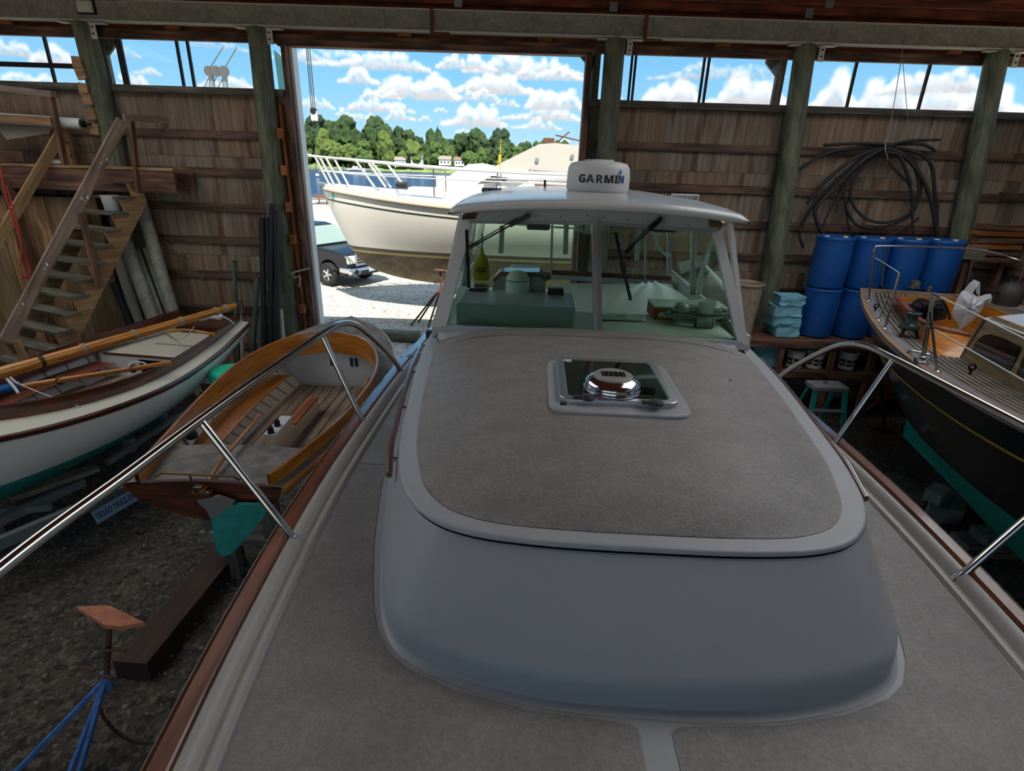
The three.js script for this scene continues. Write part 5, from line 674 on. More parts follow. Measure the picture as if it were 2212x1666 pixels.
  part(cm, 'cap', loft(lin(0, 1, 24).map((k) => [[-0.012, 0.0], [-0.012, 0.02], [0.05, 0.02], [0.05, 0.0]].map(([dx, dy]) => cT.getPoint(k).add(V(dx, dy, 0)))), 0.6), mat.redWood);
  const fa = S(1930, 640, 2.5), fb = S(2090, 646, 2.5); part(t, 'cockpit_wall', [slab([fa, fb, fb.clone().setY(1.95), fa.clone().setY(1.95)], V(0, 0, -0.03)), slab([fb, fb.clone().add(V(0.1, 0, 2.2)), fb.clone().add(V(0.1, -0.55, 2.2)), fb.clone().setY(1.95)], V(0.03, 0, 0))], mat.varnish);
  part(t, 'cockpit_sole', slab([fa.clone().setY(2.02), fb.clone().setY(2.02), V(fb.x + 0.1, 2.02, fb.z + 2.2), cB.getPoint(1).setY(2.02), cB.getPoint(0.5).setY(2.02)], V(0, 0.02, 0)), M(0xa08c84, 0.7));
  part(t, 'cockpit_seat', slab([S(1995, 700, 2.2), S(2045, 708, 2.2), S(2080, 728, 2.2), S(2050, 728, 2.2)], V(0, -0.03, 0)), M(0xb4aa9a, 0.7));
  // cabin trunk
  const xc = S(2078, 776, 2.41).x, side = (pts, dx = 0) => slab(pts.map(([x, y]) => SXp(x, y, xc + dx)), V(0.03, 0, 0));
  part(t, 'cabin_side', side([[2072, 774], [2100, 722], [2130, 690], [2150, 683], [2240, 720], [2300, 760], [2300, 935], [2212, 868]]), W(timber([140, 112, 88], [186, 160, 132], [150, 120, 60], 711, 0.4, 1)));
  const w1 = part(t, 'cabin_window', side([[2097, 757], [2108, 738], [2124, 724], [2140, 722], [2172, 733], [2205, 750], [2192, 780], [2178, 803]], -0.012), MP(0x0a0c0d, 0.06, { clearcoat: 1 })); part(t, 'cabin_window', side([[2194, 812], [2206, 780], [2222, 756], [2290, 780], [2280, 850]], -0.012), MP(0x0a0c0d, 0.06, { clearcoat: 1 }));
  const rt = lin(0, 1, 8).map((k) => [SXp(2128 + 130 * k, 692 + 52 * k, xc)].flatMap((p) => lin(0, 1, 9).map((u) => V(p.x - 0.03 + u * 1.75, p.y + 0.02 + 0.2 * Math.sin(Math.min(1, u * 1.25) * Math.PI / 2) , p.z)))); part(t, 'cabin_roof', loft(rt), MP(0xc4ccd4, 0.3, { clearcoat: 0.5 }), 'rounded pale cabin roof'); 
  const eb = rt[0]; part(t, 'cabin_end', slab([...eb, eb[8].clone().setY(2.1), SXp(2072, 774, xc).setY(2.2), SXp(2072, 774, xc)], V(0, 0, 0.02)), mat.teak);
  // stern rail and stanchions
  const rail = new THREE.Group(); rail.name = 'stern_rail'; t.add(rail);
  const top = [[1886, 545], [1890, 536], [1900, 532], [1990, 533], [2085, 537], [2150, 547], [2190, 559], [2210, 566], [2214, 580]].map(([x, y], i) => { const z = [0.1, 0.1, 0.08, 0.02, 0.02, 0.06, 0.12, 0.25, 0.5][i]; const o = camera.position.clone().applyMatrix4(inv), d = ray(x, y).transformDirection(inv); return o.addScaledVector(d, (z - o.z) / d.z); });
  part(rail, 'top_tube', tube(top, 0.016, 70, 10), mat.chrome);
  const post = (x0, y0p, x1, y1p, r = 0.014, dy = 0) => { const b = S(x0, y0p, y0 + 0.03), o = camera.position.clone().applyMatrix4(inv), d = ray(x1, y1p).transformDirection(inv), a = o.addScaledVector(d, (b.z + 0.02 + dy - o.z) / d.z); part(rail, 'stanchion', [rod(b, a, r, r, 10), lathe([[0, 0.02], [0.03, 0.015], [0.035, 0]], 14, b)], mat.steel); return [b, a]; };
  post(1876, 650, 1890, 542); post(1904, 628, 1911, 536); const pA = post(1911, 710, 1943, 590), pB = post(1994, 772, 2016, 634, 0.022), pC = post(2024, 803, 2010, 672, 0.012), pD = post(2083, 634, 2102, 560); post(2186, 655, 2211, 580); post(1897, 692, 1918, 640, 0.012);
  part(rail, 'lifeline', [tube([pA[1], top[0].clone().lerp(pA[1], 0.4).add(V(0, -0.03, 0)), top[0].clone().add(V(0, -0.06, 0))], 0.006, 12, 6)], mat.ropeWhite);
  const far = SXp(2330, 790, pB[1].x - 0.05), far2 = SXp(2330, 890, pB[1].x - 0.05); part(rail, 'lifeline', rod(pB[1], far, 0.007, 0.007, 6), mat.ropeWhite); part(rail, 'lifeline', rod(pB[0].clone().lerp(pB[1], 0.5), far2, 0.007, 0.007, 6), mat.ropeWhite);
  part(rail, 'turnbuckle', [rod(pB[1], pB[1].clone().lerp(far, 0.08), 0.014, 0.01, 8), rod(pB[0].clone().lerp(pB[1], 0.5), pB[0].clone().lerp(pB[1], 0.5).lerp(far2, 0.07), 0.014, 0.01, 8)], mat.chrome);
  { const c = pD[1]; part(rail, 'motor_board', box(c.x, c.y + 0.1, c.z, 0.3, 0.22, 0.03, 0.01), mat.grey); }
  // winch, fairlead, deck plate, vents
  const wb = S(1958, 727, y0 + 0.01), wn = new THREE.Group(); wn.name = 'winch'; t.add(wn); const mG = MP(0x2f4a44, 0.3, { metalness: 0.4, clearcoat: 0.4 });
  part(wn, 'drum', lathe([[0.02, 0.09], [0.1, 0.1], [0.11, 0.13], [0.075, 0.16], [0.06, 0.2], [0.062, 0.25], [0.085, 0.285], [0.088, 0.295], [0.05, 0.3], [0, 0.3]], 24, wb), mG); for (const a of [0.5, 2.6, 4.7]) part(wn, 'leg', rod(wb.clone().add(V(0.11 * Math.cos(a), 0, 0.11 * Math.sin(a))), wb.clone().add(V(0.07 * Math.cos(a), 0.11, 0.07 * Math.sin(a))), 0.014, 0.02, 8), mat.iron); part(wn, 'handle_socket', lathe([[0.087, 0.296], [0.06, 0.302], [0, 0.302]], 20, wb), mat.chrome);
  { const p = S(1978, 765, y0 + 0.04); part(t, 'fairlead', tube([p.clone().add(V(-0.08, 0, -0.05)), p.clone().add(V(-0.04, 0.03, 0)), p.clone().add(V(0.1, 0.02, 0.05))], 0.014, 14, 8), mat.chrome); const q = S(1990, 792, y0 + 0.02); part(t, 'chainplate', [box(q.x, q.y + 0.03, q.z, 0.1, 0.06, 0.06, 0.01), rod(q, q.clone().add(V(0.05, 0.12, 0.02)), 0.02), rod(q.clone().add(V(-0.05, 0, 0)), q.clone().add(V(-0.08, 0.09, 0)), 0.012)], mat.steel); }
  for (const [px, py, r, h] of [[1975, 622, 0.07, 0.11], [2006, 630, 0.03, 0.08]]) { const p = S(px, py, y0 + 0.05); part(t, 'deck_vent', lathe([[r * 1.2, 0], [r, 0.02], [r, h], [r * 0.8, h + 0.01], [0, h + 0.01]], 18, p), mat.grey); }
  for (const [px, py] of [[1890, 672], [2095, 808]]) { const p = S(px, py, y0 + 0.02); part(t, 'deck_eye', [rod(p, p.clone().add(V(0, 0.06, 0)), 0.012), new THREE.TorusGeometry(0.028, 0.01, 6, 14).translate(p.x, p.y + 0.07, p.z)], mat.iron); }
  // things aboard
  const at = (px, py, h) => Y(px, py, h);
  // soft bags: an outline pillowed out with creases
  const puffed = (outline, P0, bulge, sd) => { const c = outline.reduce((q, p) => q.add(p), V(0, 0, 0)).divideScalar(outline.length), oc = spline(outline, true), N = 48, R = 9, n = V(-0.3, 0.15, 1).normalize(), mk = (sg) => loft(lin(0, 1, R).map((k) => range(N).map((i) => { const p = oc.getPoint(i / N), q = p.clone().lerp(c, k), cr = 1 + 0.3 * Math.sin(i * 1.1 + sd) * Math.sin(k * 5 + sd); return q.addScaledVector(n, sg * bulge * Math.sin(Math.min(1, k * 1.3) * 1.57) * cr); })), 0, true); return merge(mk(1), mk(-1)); };
  { const pz = at(2003, 694, 2.35).z, g = thing('black_duffel_bag', 'black cloth duffel bag slumped in the yacht cockpit', 'bag', at(2003, 694, 2.08)); wpart(g, 'bag', puffed([[1955, 672], [1960, 660], [1975, 653], [1985, 645], [2005, 650], [2030, 648], [2045, 658], [2046, 675], [2040, 690], [2000, 694], [1968, 688]].map(([x, y]) => Z(x, y, pz)), null, 0.14, 1), M(0x101012, 0.8)); wpart(g, 'strap', tube([[1970, 660], [1985, 646], [2010, 652], [2035, 650], [2048, 672], [2052, 690]].map(([x, y]) => Z(x, y, pz + 0.16)), 0.014, 30, 6), mat.black); }
  { const pz = at(2085, 706, 2.2).z + 0.1, g = thing('white_plastic_bag', 'thin white plastic shopping bag hanging over the cockpit edge', 'bag', Z(2085, 706, pz)), mB = MP(0xe8ecf0, 0.45, { transmission: 0.3, thickness: 0 }); wpart(g, 'bag', puffed([[2057, 678], [2066, 650], [2080, 628], [2100, 634], [2112, 642], [2126, 650], [2120, 672], [2098, 696], [2074, 712], [2068, 698]].map(([x, y]) => Z(x, y, pz)), null, 0.09, 3), mB); wpart(g, 'handle', loft([[2080, 630, 2100, 636], [2092, 614, 2106, 626], [2104, 604, 2117, 610], [2110, 612, 2118, 614], [2108, 632, 2116, 640]].map(([a, b, c, d]) => [Z(a, b, pz), Z(c, d, pz + 0.03)])), mB); wpart(g, 'handle', loft([[2112, 642, 2124, 652], [2128, 636, 2134, 646], [2141, 635, 2143, 645], [2134, 652, 2138, 654]].map(([a, b, c, d]) => [Z(a, b, pz), Z(c, d, pz + 0.03)])), mB); }
  { const p = at(2160, 690, 2.2), g = thing('outboard_motor', 'old grey outboard motor clamped at the yacht stern', 'motor', p); part(g, 'cowl', lathe([[0, 0.56], [0.08, 0.55], [0.15, 0.48], [0.175, 0.38], [0.17, 0.24], [0.16, 0.22]], 20), M(0x3c3834, 0.6)); part(g, 'leg', lathe([[0.16, 0.22], [0.15, 0.12], [0.1, -0.1], [0.08, -0.3]], 16), M(0x8a857c, 0.6)); part(g, 'tiller_arm', tube([V(-0.1, 0.4, 0), V(-0.3, 0.42, 0.05), V(-0.42, 0.47, 0.05)], 0.018, 16, 8), M(0x2c2a28, 0.6)); part(g, 'lever', [tube([V(0.02, 0.5, -0.1), V(-0.02, 0.66, -0.1), V(0.04, 0.7, -0.1)], 0.014, 10, 6), tube([V(0.15, 0.35, 0), V(0.26, 0.4, 0), V(0.3, 0.36, 0)], 0.014, 10, 6)], mat.iron); }
  { const a = at(1900, 800, 1.2), g = thing('hull_prop', 'thin dark steel prop standing beside the black yacht hull', 'prop', at(1910, 930, 0)); wpart(g, 'pole', rod(at(1911, 932, 0), Z(1902, 800, at(1911, 932, 0).z), 0.025, 0.025, 10), mat.iron); wpart(g, 'plate', box(at(1911, 932, 0).x, 0.01, at(1911, 932, 0).z, 0.25, 0.02, 0.25), mat.iron); }
  for (const [x, z] of [[5.9, -5.5], [5.6, -3.6]]) solo('keel_support', [box(x, 0.08, z, 0.9, 0.16, 0.3), box(x, 0.22, z, 0.5, 0.12, 0.28)], mat.grey, z < -5 ? 'timber baulks under the aft end of the black yacht keel' : 'timber baulks under the forward end of the black yacht keel', 'timber', 'keel timbers under the yacht');
}
// ---------------------------------------------------------------- bench, drums and stores along the right of the front wall
{
  const zf = -9.25, zb = -10.15, sy = Z(1712, 724, -9.6).y, xl = Z(1600, 722, zf).x, xr = Z(1925, 735, zf).x + 1.4, b = thing('storage_bench', 'rough timber storage bench with cubbies below the blue drums', 'bench', V((xl + xr) / 2, 0, -9.7));
  const b2 = Z(1760, 806, zf).y; wpart(b, 'top_plank', box((xl + xr) / 2, sy - 0.03, -9.47, xr - xl, 0.05, 0.45), mat.brown); wpart(b, 'top_plank', box((xl + xr) / 2, sy - 0.03, -9.93, xr - xl, 0.05, 0.44), mat.brown); wpart(b, 'front_edge', box((xl + xr) / 2, sy - 0.08, zf, xr - xl, 0.1, 0.04), mat.brown);
  wpart(b, 'lower_shelf', box((xl + xr) / 2, b2, -9.7, xr - xl, 0.04, 0.86), mat.brown); wpart(b, 'lower_edge', box((xl + xr) / 2, b2 - 0.03, zf, xr - xl, 0.12, 0.04), mat.brown);
  for (const px of [1612, 1690, 1803, 1890]) { const x = Z(px, 760, zf).x; wpart(b, 'upright', vbox(x, sy / 2 - 0.04, zf - 0.03, 0.09, sy - 0.08, 0.06), mat.brown); } wpart(b, 'upright', vbox(xr - 0.1, sy / 2, zf - 0.03, 0.09, sy - 0.08, 0.06), mat.brown); wpart(b, 'back_panel', box((xl + xr) / 2, sy / 2, -10.13, xr - xl, sy - 0.1, 0.02), mat.plyB);
  // drums
  const drumAt = (x, y, m, label, group) => { const t = thing('plastic_drum', label, 'drum', V(x, y, -9.7), 0, group); part(t, 'body', lathe([[0.2, 0.0], [0.27, 0.01], [0.285, 0.03], [0.288, 0.2], [0.296, 0.25], [0.296, 0.62], [0.29, 0.68], [0.288, 0.8], [0.298, 0.82], [0.298, 0.85], [0.285, 0.865], [0.27, 0.868], [0.262, 0.85], [0, 0.85]], 36), m); for (const sx of [-1, 1]) part(t, 'bung', lathe([[0.04, 0.85], [0.038, 0.872], [0, 0.874]], 14, V(sx * 0.16, 0, 0)), mat.cream); return t; };
  const drumBlue = M(0x1556a2, 0.45), bx0 = Z(1757, 715, -9.7).x;
  for (let i = 0; i < 4; i++) { const where = ['beside the foam blocks', 'second from the foam blocks', 'third from the foam blocks', 'next to the stacked boards'][i]; drumAt(bx0 + i * 0.625, sy, drumBlue, `blue plastic drum standing on the bench under another, ${where}`, 'lower blue drums'); drumAt(bx0 + i * 0.625, sy + 0.872, drumBlue, `blue plastic drum on top of another drum, ${where}`, 'upper blue drums'); }
  // foam blocks
  const foam = (m) => MT(speckle(m[0], m[1], 731 + m[0][0], 14, 0.5), 0.85), f1 = foam([[122, 188, 206], [152, 210, 222]]), f2 = foam([[110, 178, 198], [140, 202, 214]]);
  const block = (px, py, w, h, z, m, label, sd, y) => { seedState = sd; const g = new THREE.BoxGeometry(w, h, 0.32, 5, 3, 4), p = g.attributes.position; for (let i = 0; i < p.count; i++) { const k = hash(Math.round(p.getX(i) * 60), Math.round(p.getY(i) * 60), Math.round(p.getZ(i) * 60) + sd); p.setXYZ(i, p.getX(i) + (k - 0.5) * 0.035, p.getY(i) + (hash(i % 7, Math.round(p.getX(i) * 40), sd) - 0.5) * 0.015, p.getZ(i) + (k - 0.5) * 0.03); } g.computeVertexNormals(); const c = Z(px, py, z); return solo('foam_block', toCreasedNormals(g, 0.5).translate(c.x, y, z), m, label, 'foam block', 'blue foam blocks'); };
  const hgt = 0.185; [[1696, 0.4, 'chipped pale blue foam block at the bottom of its stack on the bench'], [1690, 0.48, 'pale blue foam block second from the bottom of its stack'], [1688, 0.5, 'pale blue foam block second from the top of its stack'], [1692, 0.42, 'pale blue foam block topmost of its stack on the bench']].forEach(([px, w, l], i) => block(px, 700, w, hgt - 0.012, -9.6, i % 2 ? f2 : f1, l, 51 + i, sy + hgt * (i + 0.5)));
  [[1650, 0.42, 0], [1652, 0.3, 1]].forEach(([px, w, i]) => block(px, 780, w, 0.19, -9.6, f2, i ? 'small blue foam block upper of two in the bench cubby' : 'blue foam block lying in the bench cubby below another', 61 + i, b2 + 0.12 + 0.2 * i));
  // pails
  const pail = (px, label) => { const c = Z(px, 790, -9.5), t = thing('paint_pail', label, 'pail', V(c.x, b2 + 0.02, -9.5), 0, 'white pails in the bench'); part(t, 'bucket', lathe([[0, 0.005], [0.125, 0], [0.135, 0.02], [0.15, 0.3], [0.16, 0.305], [0.16, 0.33], [0.15, 0.335], [0.142, 0.33]], 26), mat.white); part(t, 'label', lathe([[0.1395, 0.07], [0.1462, 0.2]], 26).rotateY(0.2), MT(labelTex(), 0.6)); part(t, 'bail', tube(range(11).map((i) => V(0.158 * Math.cos(i / 10 * 3.1416), 0.3 - 0.12 * Math.sin(i / 10 * 3.1416), 0.05 * Math.sin(i / 10 * 3.1416) + 0.1)), 0.004, 24, 5), mat.steel); return t; };
  function labelTex() { if (labelTex.t) return labelTex.t; const cv = document.createElement('canvas'); cv.width = 512; cv.height = 128; const g = cv.getContext('2d'); g.fillStyle = '#ddd9d0'; g.fillRect(0, 0, 512, 128); for (let i = 0; i < 4; i++) { g.fillStyle = '#2a211c'; g.fillRect(i * 128, 10, 74, 50); g.fillStyle = '#7a3a24'; g.fillRect(i * 128 + 76, 10, 30, 74); g.fillStyle = '#16140f'; g.fillRect(i * 128, 84, 100, 36); } const t = new THREE.CanvasTexture(cv); t.colorSpace = THREE.SRGBColorSpace; t.wrapS = THREE.RepeatWrapping; t.repeat.set(1, 1 / 0.14); t.offset.set(0, -0.5); t.wrapT = THREE.RepeatWrapping; return (labelTex.t = t); }
  pail(1714, 'white paint pail beside the upright left of the cubby pair'.replace(' left', '')); pail(1757, 'taller-looking white paint pail standing next to another in the same cubby'); pail(1827, 'white paint pail alone in its own bench cubby');
  { const c = Z(1608, 712, -9.3), t = thing('waste_bin', 'tan plastic waste bin standing on the bench behind the windshield', 'bin', V(Z(1600, 700, -9.45).x, sy, -9.5)); part(t, 'tub', lathe([[0, 0.01], [0.2, 0], [0.215, 0.02], [0.262, 0.9], [0.28, 0.91], [0.282, 0.94], [0.262, 0.945], [0.25, 0.9], [0.2, 0.05]], 32), MT(speckle([158, 138, 116], [188, 168, 144], 741, 10, 0.8), 0.7)); }
  // step ladder
  { const top = 1.25, a = Y(1756, 836, top), e = Y(1836, 846, top), t = thing('step_ladder', 'small teal fibreglass step ladder with a grey top cap', 'ladder', V((a.x + e.x) / 2, 0, a.z)), w = e.x - a.x, zc = a.z; const tg = M(0x1f8f80, 0.5); wpart(t, 'top_cap', box((a.x + e.x) / 2, top, zc - 0.05, w + 0.04, 0.07, 0.3, 0.015), MT(speckle([110, 108, 112], [140, 136, 138], 751, 20, 0.3), 0.7)); wpart(t, 'cap_hole', [lathe([[0, 0.037], [0.04, 0.037]], 16, V((a.x + e.x) / 2, top, zc - 0.1)), lathe([[0, 0.037], [0.016, 0.037]], 12, V((a.x + e.x) / 2 - 0.12, top, zc - 0.1))], mat.black);
    for (const s of [-1, 1]) { const x = (a.x + e.x) / 2 + s * w / 2; wpart(t, 'front_leg', bar(V(x - s * 0.02, top - 0.02, zc + 0.06), V(x + s * 0.09, 0, zc + 0.3), 0.03, 0.07), tg); wpart(t, 'rear_leg', bar(V(x - s * 0.05, top - 0.02, zc - 0.16), V(x + s * 0.06, 0, zc - 0.6), 0.03, 0.05), tg); }
    for (const k of [0.26, 0.52, 0.78]) wpart(t, 'step', box((a.x + e.x) / 2, top * (1 - k), zc + 0.06 + 0.24 * k, w + 0.18 * k - 0.02, 0.025, 0.09, 0.006), k === 0.52 ? mat.darkGrey : mat.alu); }
  // hose coil on the wall
  { const H = (px, py, z = -10.22) => Z(px, py, z), t = thing('hose_coil', 'big untidy coil of black hose hanging high on the plywood wall', 'hose', H(1880, 560)), mH = MT(speckle([34, 33, 32], [62, 60, 56], 761, 30, 0.6), 0.7);
    const runs = [[[1722, 368], [1790, 330], [1900, 318], [2000, 340], [2020, 420], [2025, 520], [2030, 545]], [[1780, 314], [1850, 310], [1915, 312], [1990, 312], [2020, 325]], [[1912, 318], [1960, 305], [2030, 302]], [[1742, 440], [1780, 395], [1850, 340], [1920, 322], [1975, 360], [2010, 430], [2028, 530]], [[1910, 320], [1860, 350], [1800, 410], [1762, 450], [1765, 480], [1778, 505]], [[1735, 535], [1728, 500], [1760, 440], [1840, 360], [1905, 325]], [[1905, 322], [1830, 390], [1826, 440], [1850, 485], [1900, 492], [1960, 470], [1985, 430], [1988, 380], [1960, 335], [1912, 322]], [[1912, 325], [1850, 380], [1838, 430], [1870, 472], [1920, 480], [1970, 455], [1985, 410], [1968, 350], [1915, 325]], [[1910, 322], [1928, 360], [1965, 402], [1970, 440], [1972, 515]], [[1915, 328], [1945, 340], [1968, 400]], [[1838, 420], [1828, 455], [1845, 510], [1905, 513], [1960, 490], [1985, 470]], [[1822, 380], [1812, 420], [1807, 458]], [[1905, 330], [1830, 400], [1790, 460], [1772, 505]]];
    runs.forEach((r, i) => wpart(t, 'hose', tube(r.map(([x, y], j) => H(x, y, -10.22 + 0.035 * (i % 5) + 0.01 * (j % 2))), [0.03, 0.026, 0.022, 0.034, 0.034, 0.026, 0.024, 0.024, 0.02, 0.03, 0.018, 0.014, 0.018][i], 60, 8), mH));
    wpart(t, 'tie', tube([H(1916, 300, -10.1), H(1912, 320, -10.02), H(1918, 345, -10.05)], 0.01, 12, 6), mat.rope);
    solo('suspension_cord', [rod(Z(1956, 72, -10.1), Z(1918, 305, -10.15), 0.006, 0.006, 5), rod(Z(1950, 130, -10.1), Z(1960, 245, -10.18), 0.005, 0.005, 5), rod(Z(1960, 245, -10.18), Z(1968, 310, -10.2), 0.005, 0.005, 5)], mat.rope, 'thin cord hanging from the steel beam to the hose coil', 'cord'); }
  for (let i = 0; i < 5; i++) { const y = Z(2180, 542 - i * 14, -9.9).y; solo('lumber_board', box(8.06 - (i % 2) * 0.03, y, -9.6 + 0.03 * i, 0.82, 0.07, 0.2), i % 2 ? mat.fir : mat.brown, ['bottom', 'second lowest', 'middle', 'second highest', 'topmost'][i] + ' sawn board of the stack by the corner post', 'board', 'stacked sawn boards'); }
  solo('lumber_rack', [box(8.06, Z(2180, 548, -9.9).y - 0.06, -9.6, 0.84, 0.06, 0.4), vbox(7.7, Z(2180, 548, -9.9).y / 2 - 0.05, -9.6, 0.08, Z(2180, 548, -9.9).y - 0.1, 0.08), vbox(8.3, Z(2180, 548, -9.9).y / 2 - 0.05, -9.6, 0.08, Z(2180, 548, -9.9).y - 0.1, 0.08)], mat.brown, 'brown timber rack holding boards by the corner post', 'rack');
  // on the dirt under the yacht
  solo('plank_offcut', slab([[1912, 1022], [1935, 1020], [2005, 1062], [2000, 1082], [1960, 1065]].map(([x, y]) => Y(x, y, 0.12)), V(0, -0.1, 0)), mat.grey, 'weathered grey plank lying on the dirt by the yacht', 'plank');
  { const t = thing('concrete_block', 'pale concrete block lying on the dirt under the yacht', 'block', Y(2045, 1100, 0)); wpart(t, 'block', slab([[2006, 1080], [2040, 1046], [2092, 1082], [2085, 1105], [2010, 1098]].map(([x, y]) => Y(x, y, 0.22)), V(0, -0.22, 0)), mat.concrete); wpart(t, 'slot', bar(Y(2045, 1098, 0.225), Y(2062, 1070, 0.225), 0.01, 0.02), mat.black); }
  solo('concrete_block', slab([[2000, 1055], [2020, 1040], [2055, 1056], [2035, 1072]].map(([x, y]) => Y(x, y, 0.4)), V(0, -0.16, 0)), mat.concrete, 'small concrete block stacked on the larger pale block', 'block');
  for (const [a, c] of [[[1838, 880], [1915, 840]], [[1845, 900], [1925, 845]], [[1850, 905], [1900, 865]]]) solo('rebar_rod', rod(Y(...a, 0.02), Y(...c, 0.75), 0.018, 0.018, 8), mat.rust, 'thin rusty rod leaning beside the step ladder', 'rod', 'rods leaning by the ladder');
}
// gravel scattered over the dirt
{ const n = 5200, g = new THREE.IcosahedronGeometry(1, 0), m = new THREE.InstancedMesh(g, MT(speckle([70, 64, 56], [150, 142, 128], 771, 6, 1), 0.9), n), M4 = new THREE.Matrix4(); seedState = 4242; for (let i = 0; i < n; i++) { const s = 0.008 + 0.02 * rnd() ** 3, left = i < n * 0.7, x = left ? rr(-6, -0.6) : rr(1.9, 5), z = rr(-9, -1.2); M4.compose(V(x, 0.002, z), new THREE.Quaternion().setFromEuler(new THREE.Euler(rr(0, 3), rr(0, 3), 0)), V(s * rr(0.8, 1.5), s * 0.6, s)); m.setMatrixAt(i, M4); } m.name = 'loose_gravel'; tag(m, 'small loose stones scattered over the dark dirt floor', 'gravel', null, 'stuff'); shadow(m); scene.add(m); }
// ---------------------------------------------------------------- outdoors: water, far shore, trees and houses
{
  const bW = tex(512, 9, (u, v) => { const h = 255 * (0.6 * fbm(u, v, 14, 40, 801, 4) + 0.4 * fbm(u, v, 40, 90, 805, 2)); return [h, h, h]; }, false);
  struct('water', box(0, -1.6, -262, 1200, 0.2, 396), MP(0x1d3a66, 0.12, { bumpMap: bW, bumpScale: 0.25 }));
  struct('ground_quay_wall', box(0, -0.9, -64, 160, 1.4, 0.4), mat.concrete);
  const shoreZ = -292; struct('land_far_shore', loft(lin(-420, 320, 40).map((x) => [[0, -1.7], [-3, -0.9], [-14, 0.6], [-60, 3], [-150, 6]].map(([d, h]) => V(x, h, shoreZ + d + 8 * Math.sin(x * 0.02))))), MT(speckle([96, 118, 62], [140, 156, 92], 811, 20, 12), 0.95));
  // broadleaf tree: lumpy crown of leaf clumps on a trunk
  const leaf = [[0x354a1e, 0x4c6228], [0x273b1a, 0x3a5023], [0x1d2f19, 0x2b4022], [0x43551f, 0x5a6a2c]].map(([a, b], i) => { const s = (c) => [c >> 16, (c >> 8) & 255, c & 255], A = a, B = b; return MT(speckle(s(A), s(B), 821 + i, 30, 4, 128), 0.95, { bumpMap: bRough, bumpScale: 0.05 }); });
  const crownGeo = (sd, tall) => { const gs = [], n = 16; for (let k = 0; k < n; k++) { const a = hash(k, 1, sd) * 6.283, h = hash(k, 2, sd), r = (1 - 0.6 * Math.abs(h - 0.35)) * hash(k, 3, sd) ** 0.5 * 0.75, s = 0.3 + 0.25 * hash(k, 4, sd), g = new THREE.IcosahedronGeometry(s, 2), p = g.attributes.position; for (let i = 0; i < p.count; i++) { const q = 1 + 0.42 * (hash(Math.round(p.getX(i) * 90), Math.round(p.getY(i) * 90), Math.round(p.getZ(i) * 90) + sd) - 0.5); p.setXYZ(i, p.getX(i) * q + r * Math.cos(a), (p.getY(i) * q * 0.85 + h * 1.1 + 0.2) * tall, p.getZ(i) * q + r * Math.sin(a)); } g.computeVertexNormals(); gs.push(g); } return merge(gs); };
  const crowns = [crownGeo(1, 1), crownGeo(2, 1.15), crownGeo(3, 0.9), crownGeo(4, 1.3)], trunkG = rod(V(0, -0.6, 0), V(0, 0.6, 0), 0.09, 0.05, 7);
  const mBark = M(0x4a3a2c, 0.9); seedState = 909;
  const trees = []; for (let i = 0; i < 118; i++) { const row = i % 3, x = -215 + i * 2.85 + rr(-2, 2), px = 0, z = shoreZ - 12 - row * 13 - rr(0, 8), top = lerpTable([[-215, 19], [-150, 19], [-120, 20], [-95, 18], [-60, 16], [-30, 15.5], [10, 12], [60, 10], [120, 9]], x) * (row === 0 ? rr(0.5, 0.8) : rr(0.78, 1.08)); trees.push([x, z, top, row]); }
  const words = ['light green broadleaf tree', 'mid green broadleaf tree', 'dark green broadleaf tree', 'yellow-green broadleaf tree'];
  trees.forEach(([x, z, top, row], i) => { const kind = row === 0 ? (rnd() < 0.5 ? 3 : 0) : (rnd() < 0.55 ? 1 : 2), t = thing('shore_tree', `${words[kind]} on the far shore, in the ${['front', 'second', 'rear'][row]} row`, 'tree', V(x, 0.5 + row * 0.8, z), rr(0, 6), `trees on the far shore, ${['front', 'second', 'rear'][row]} row, kind ${kind + 1}`), w = top * rr(0.36, 0.5), c = part(t, 'crown', crowns[i % 4], leaf[kind]); c.scale.set(w, top / 1.75, w); c.position.y = top * 0.1; const k = part(t, 'trunk', trunkG, mBark); k.scale.set(w, top * 0.5, w); k.position.y = top * 0.3; });
  { const t = thing('pine_tree', 'narrow dark pine standing above the broadleaf trees', 'tree', V(-44, 1, shoreZ - 30)); for (let k = 0; k < 6; k++) part(t, 'whorl', lathe([[0, 3 + k * 2.9 + 2.6], [2.6 - k * 0.33, 3 + k * 2.9], [0.3, 3 + k * 2.9 + 0.3]], 9), leaf[2]); part(t, 'trunk', rod(V(0, 0, 0), V(0, 20, 0), 0.4, 0.15, 7), mBark); }
  // houses on the shore
  const house = (px, py, w, h, roofC, label) => { const p = Z(px, py, shoreZ - 12), t = thing('shore_house', label, 'house', V(p.x, Math.max(-0.5, p.y), p.z)); part(t, 'wall', box(0, h / 2, 0, w, h, w * 0.7), mat.white); part(t, 'roof', [slab([V(-w / 2 - 0.3, h, w * 0.4), V(w / 2 + 0.3, h, w * 0.4), V(w / 2 + 0.3, h + w * 0.28, 0), V(-w / 2 - 0.3, h + w * 0.28, 0)], V(0, 0.2, 0)), slab([V(-w / 2 - 0.3, h, -w * 0.4), V(w / 2 + 0.3, h, -w * 0.4), V(w / 2 + 0.3, h + w * 0.28, 0), V(-w / 2 - 0.3, h + w * 0.28, 0)], V(0, 0.2, 0))], roofC); for (let i = 0; i < 3; i++) part(t, 'window', box(-w * 0.3 + i * w * 0.3, h * 0.55, w * 0.35 + 0.03, w * 0.12, h * 0.35, 0.06), mat.darkGrey); part(t, 'chimney', box(w * 0.3, h + w * 0.3, 0, 0.8, 1.6, 0.8), mat.brown); };
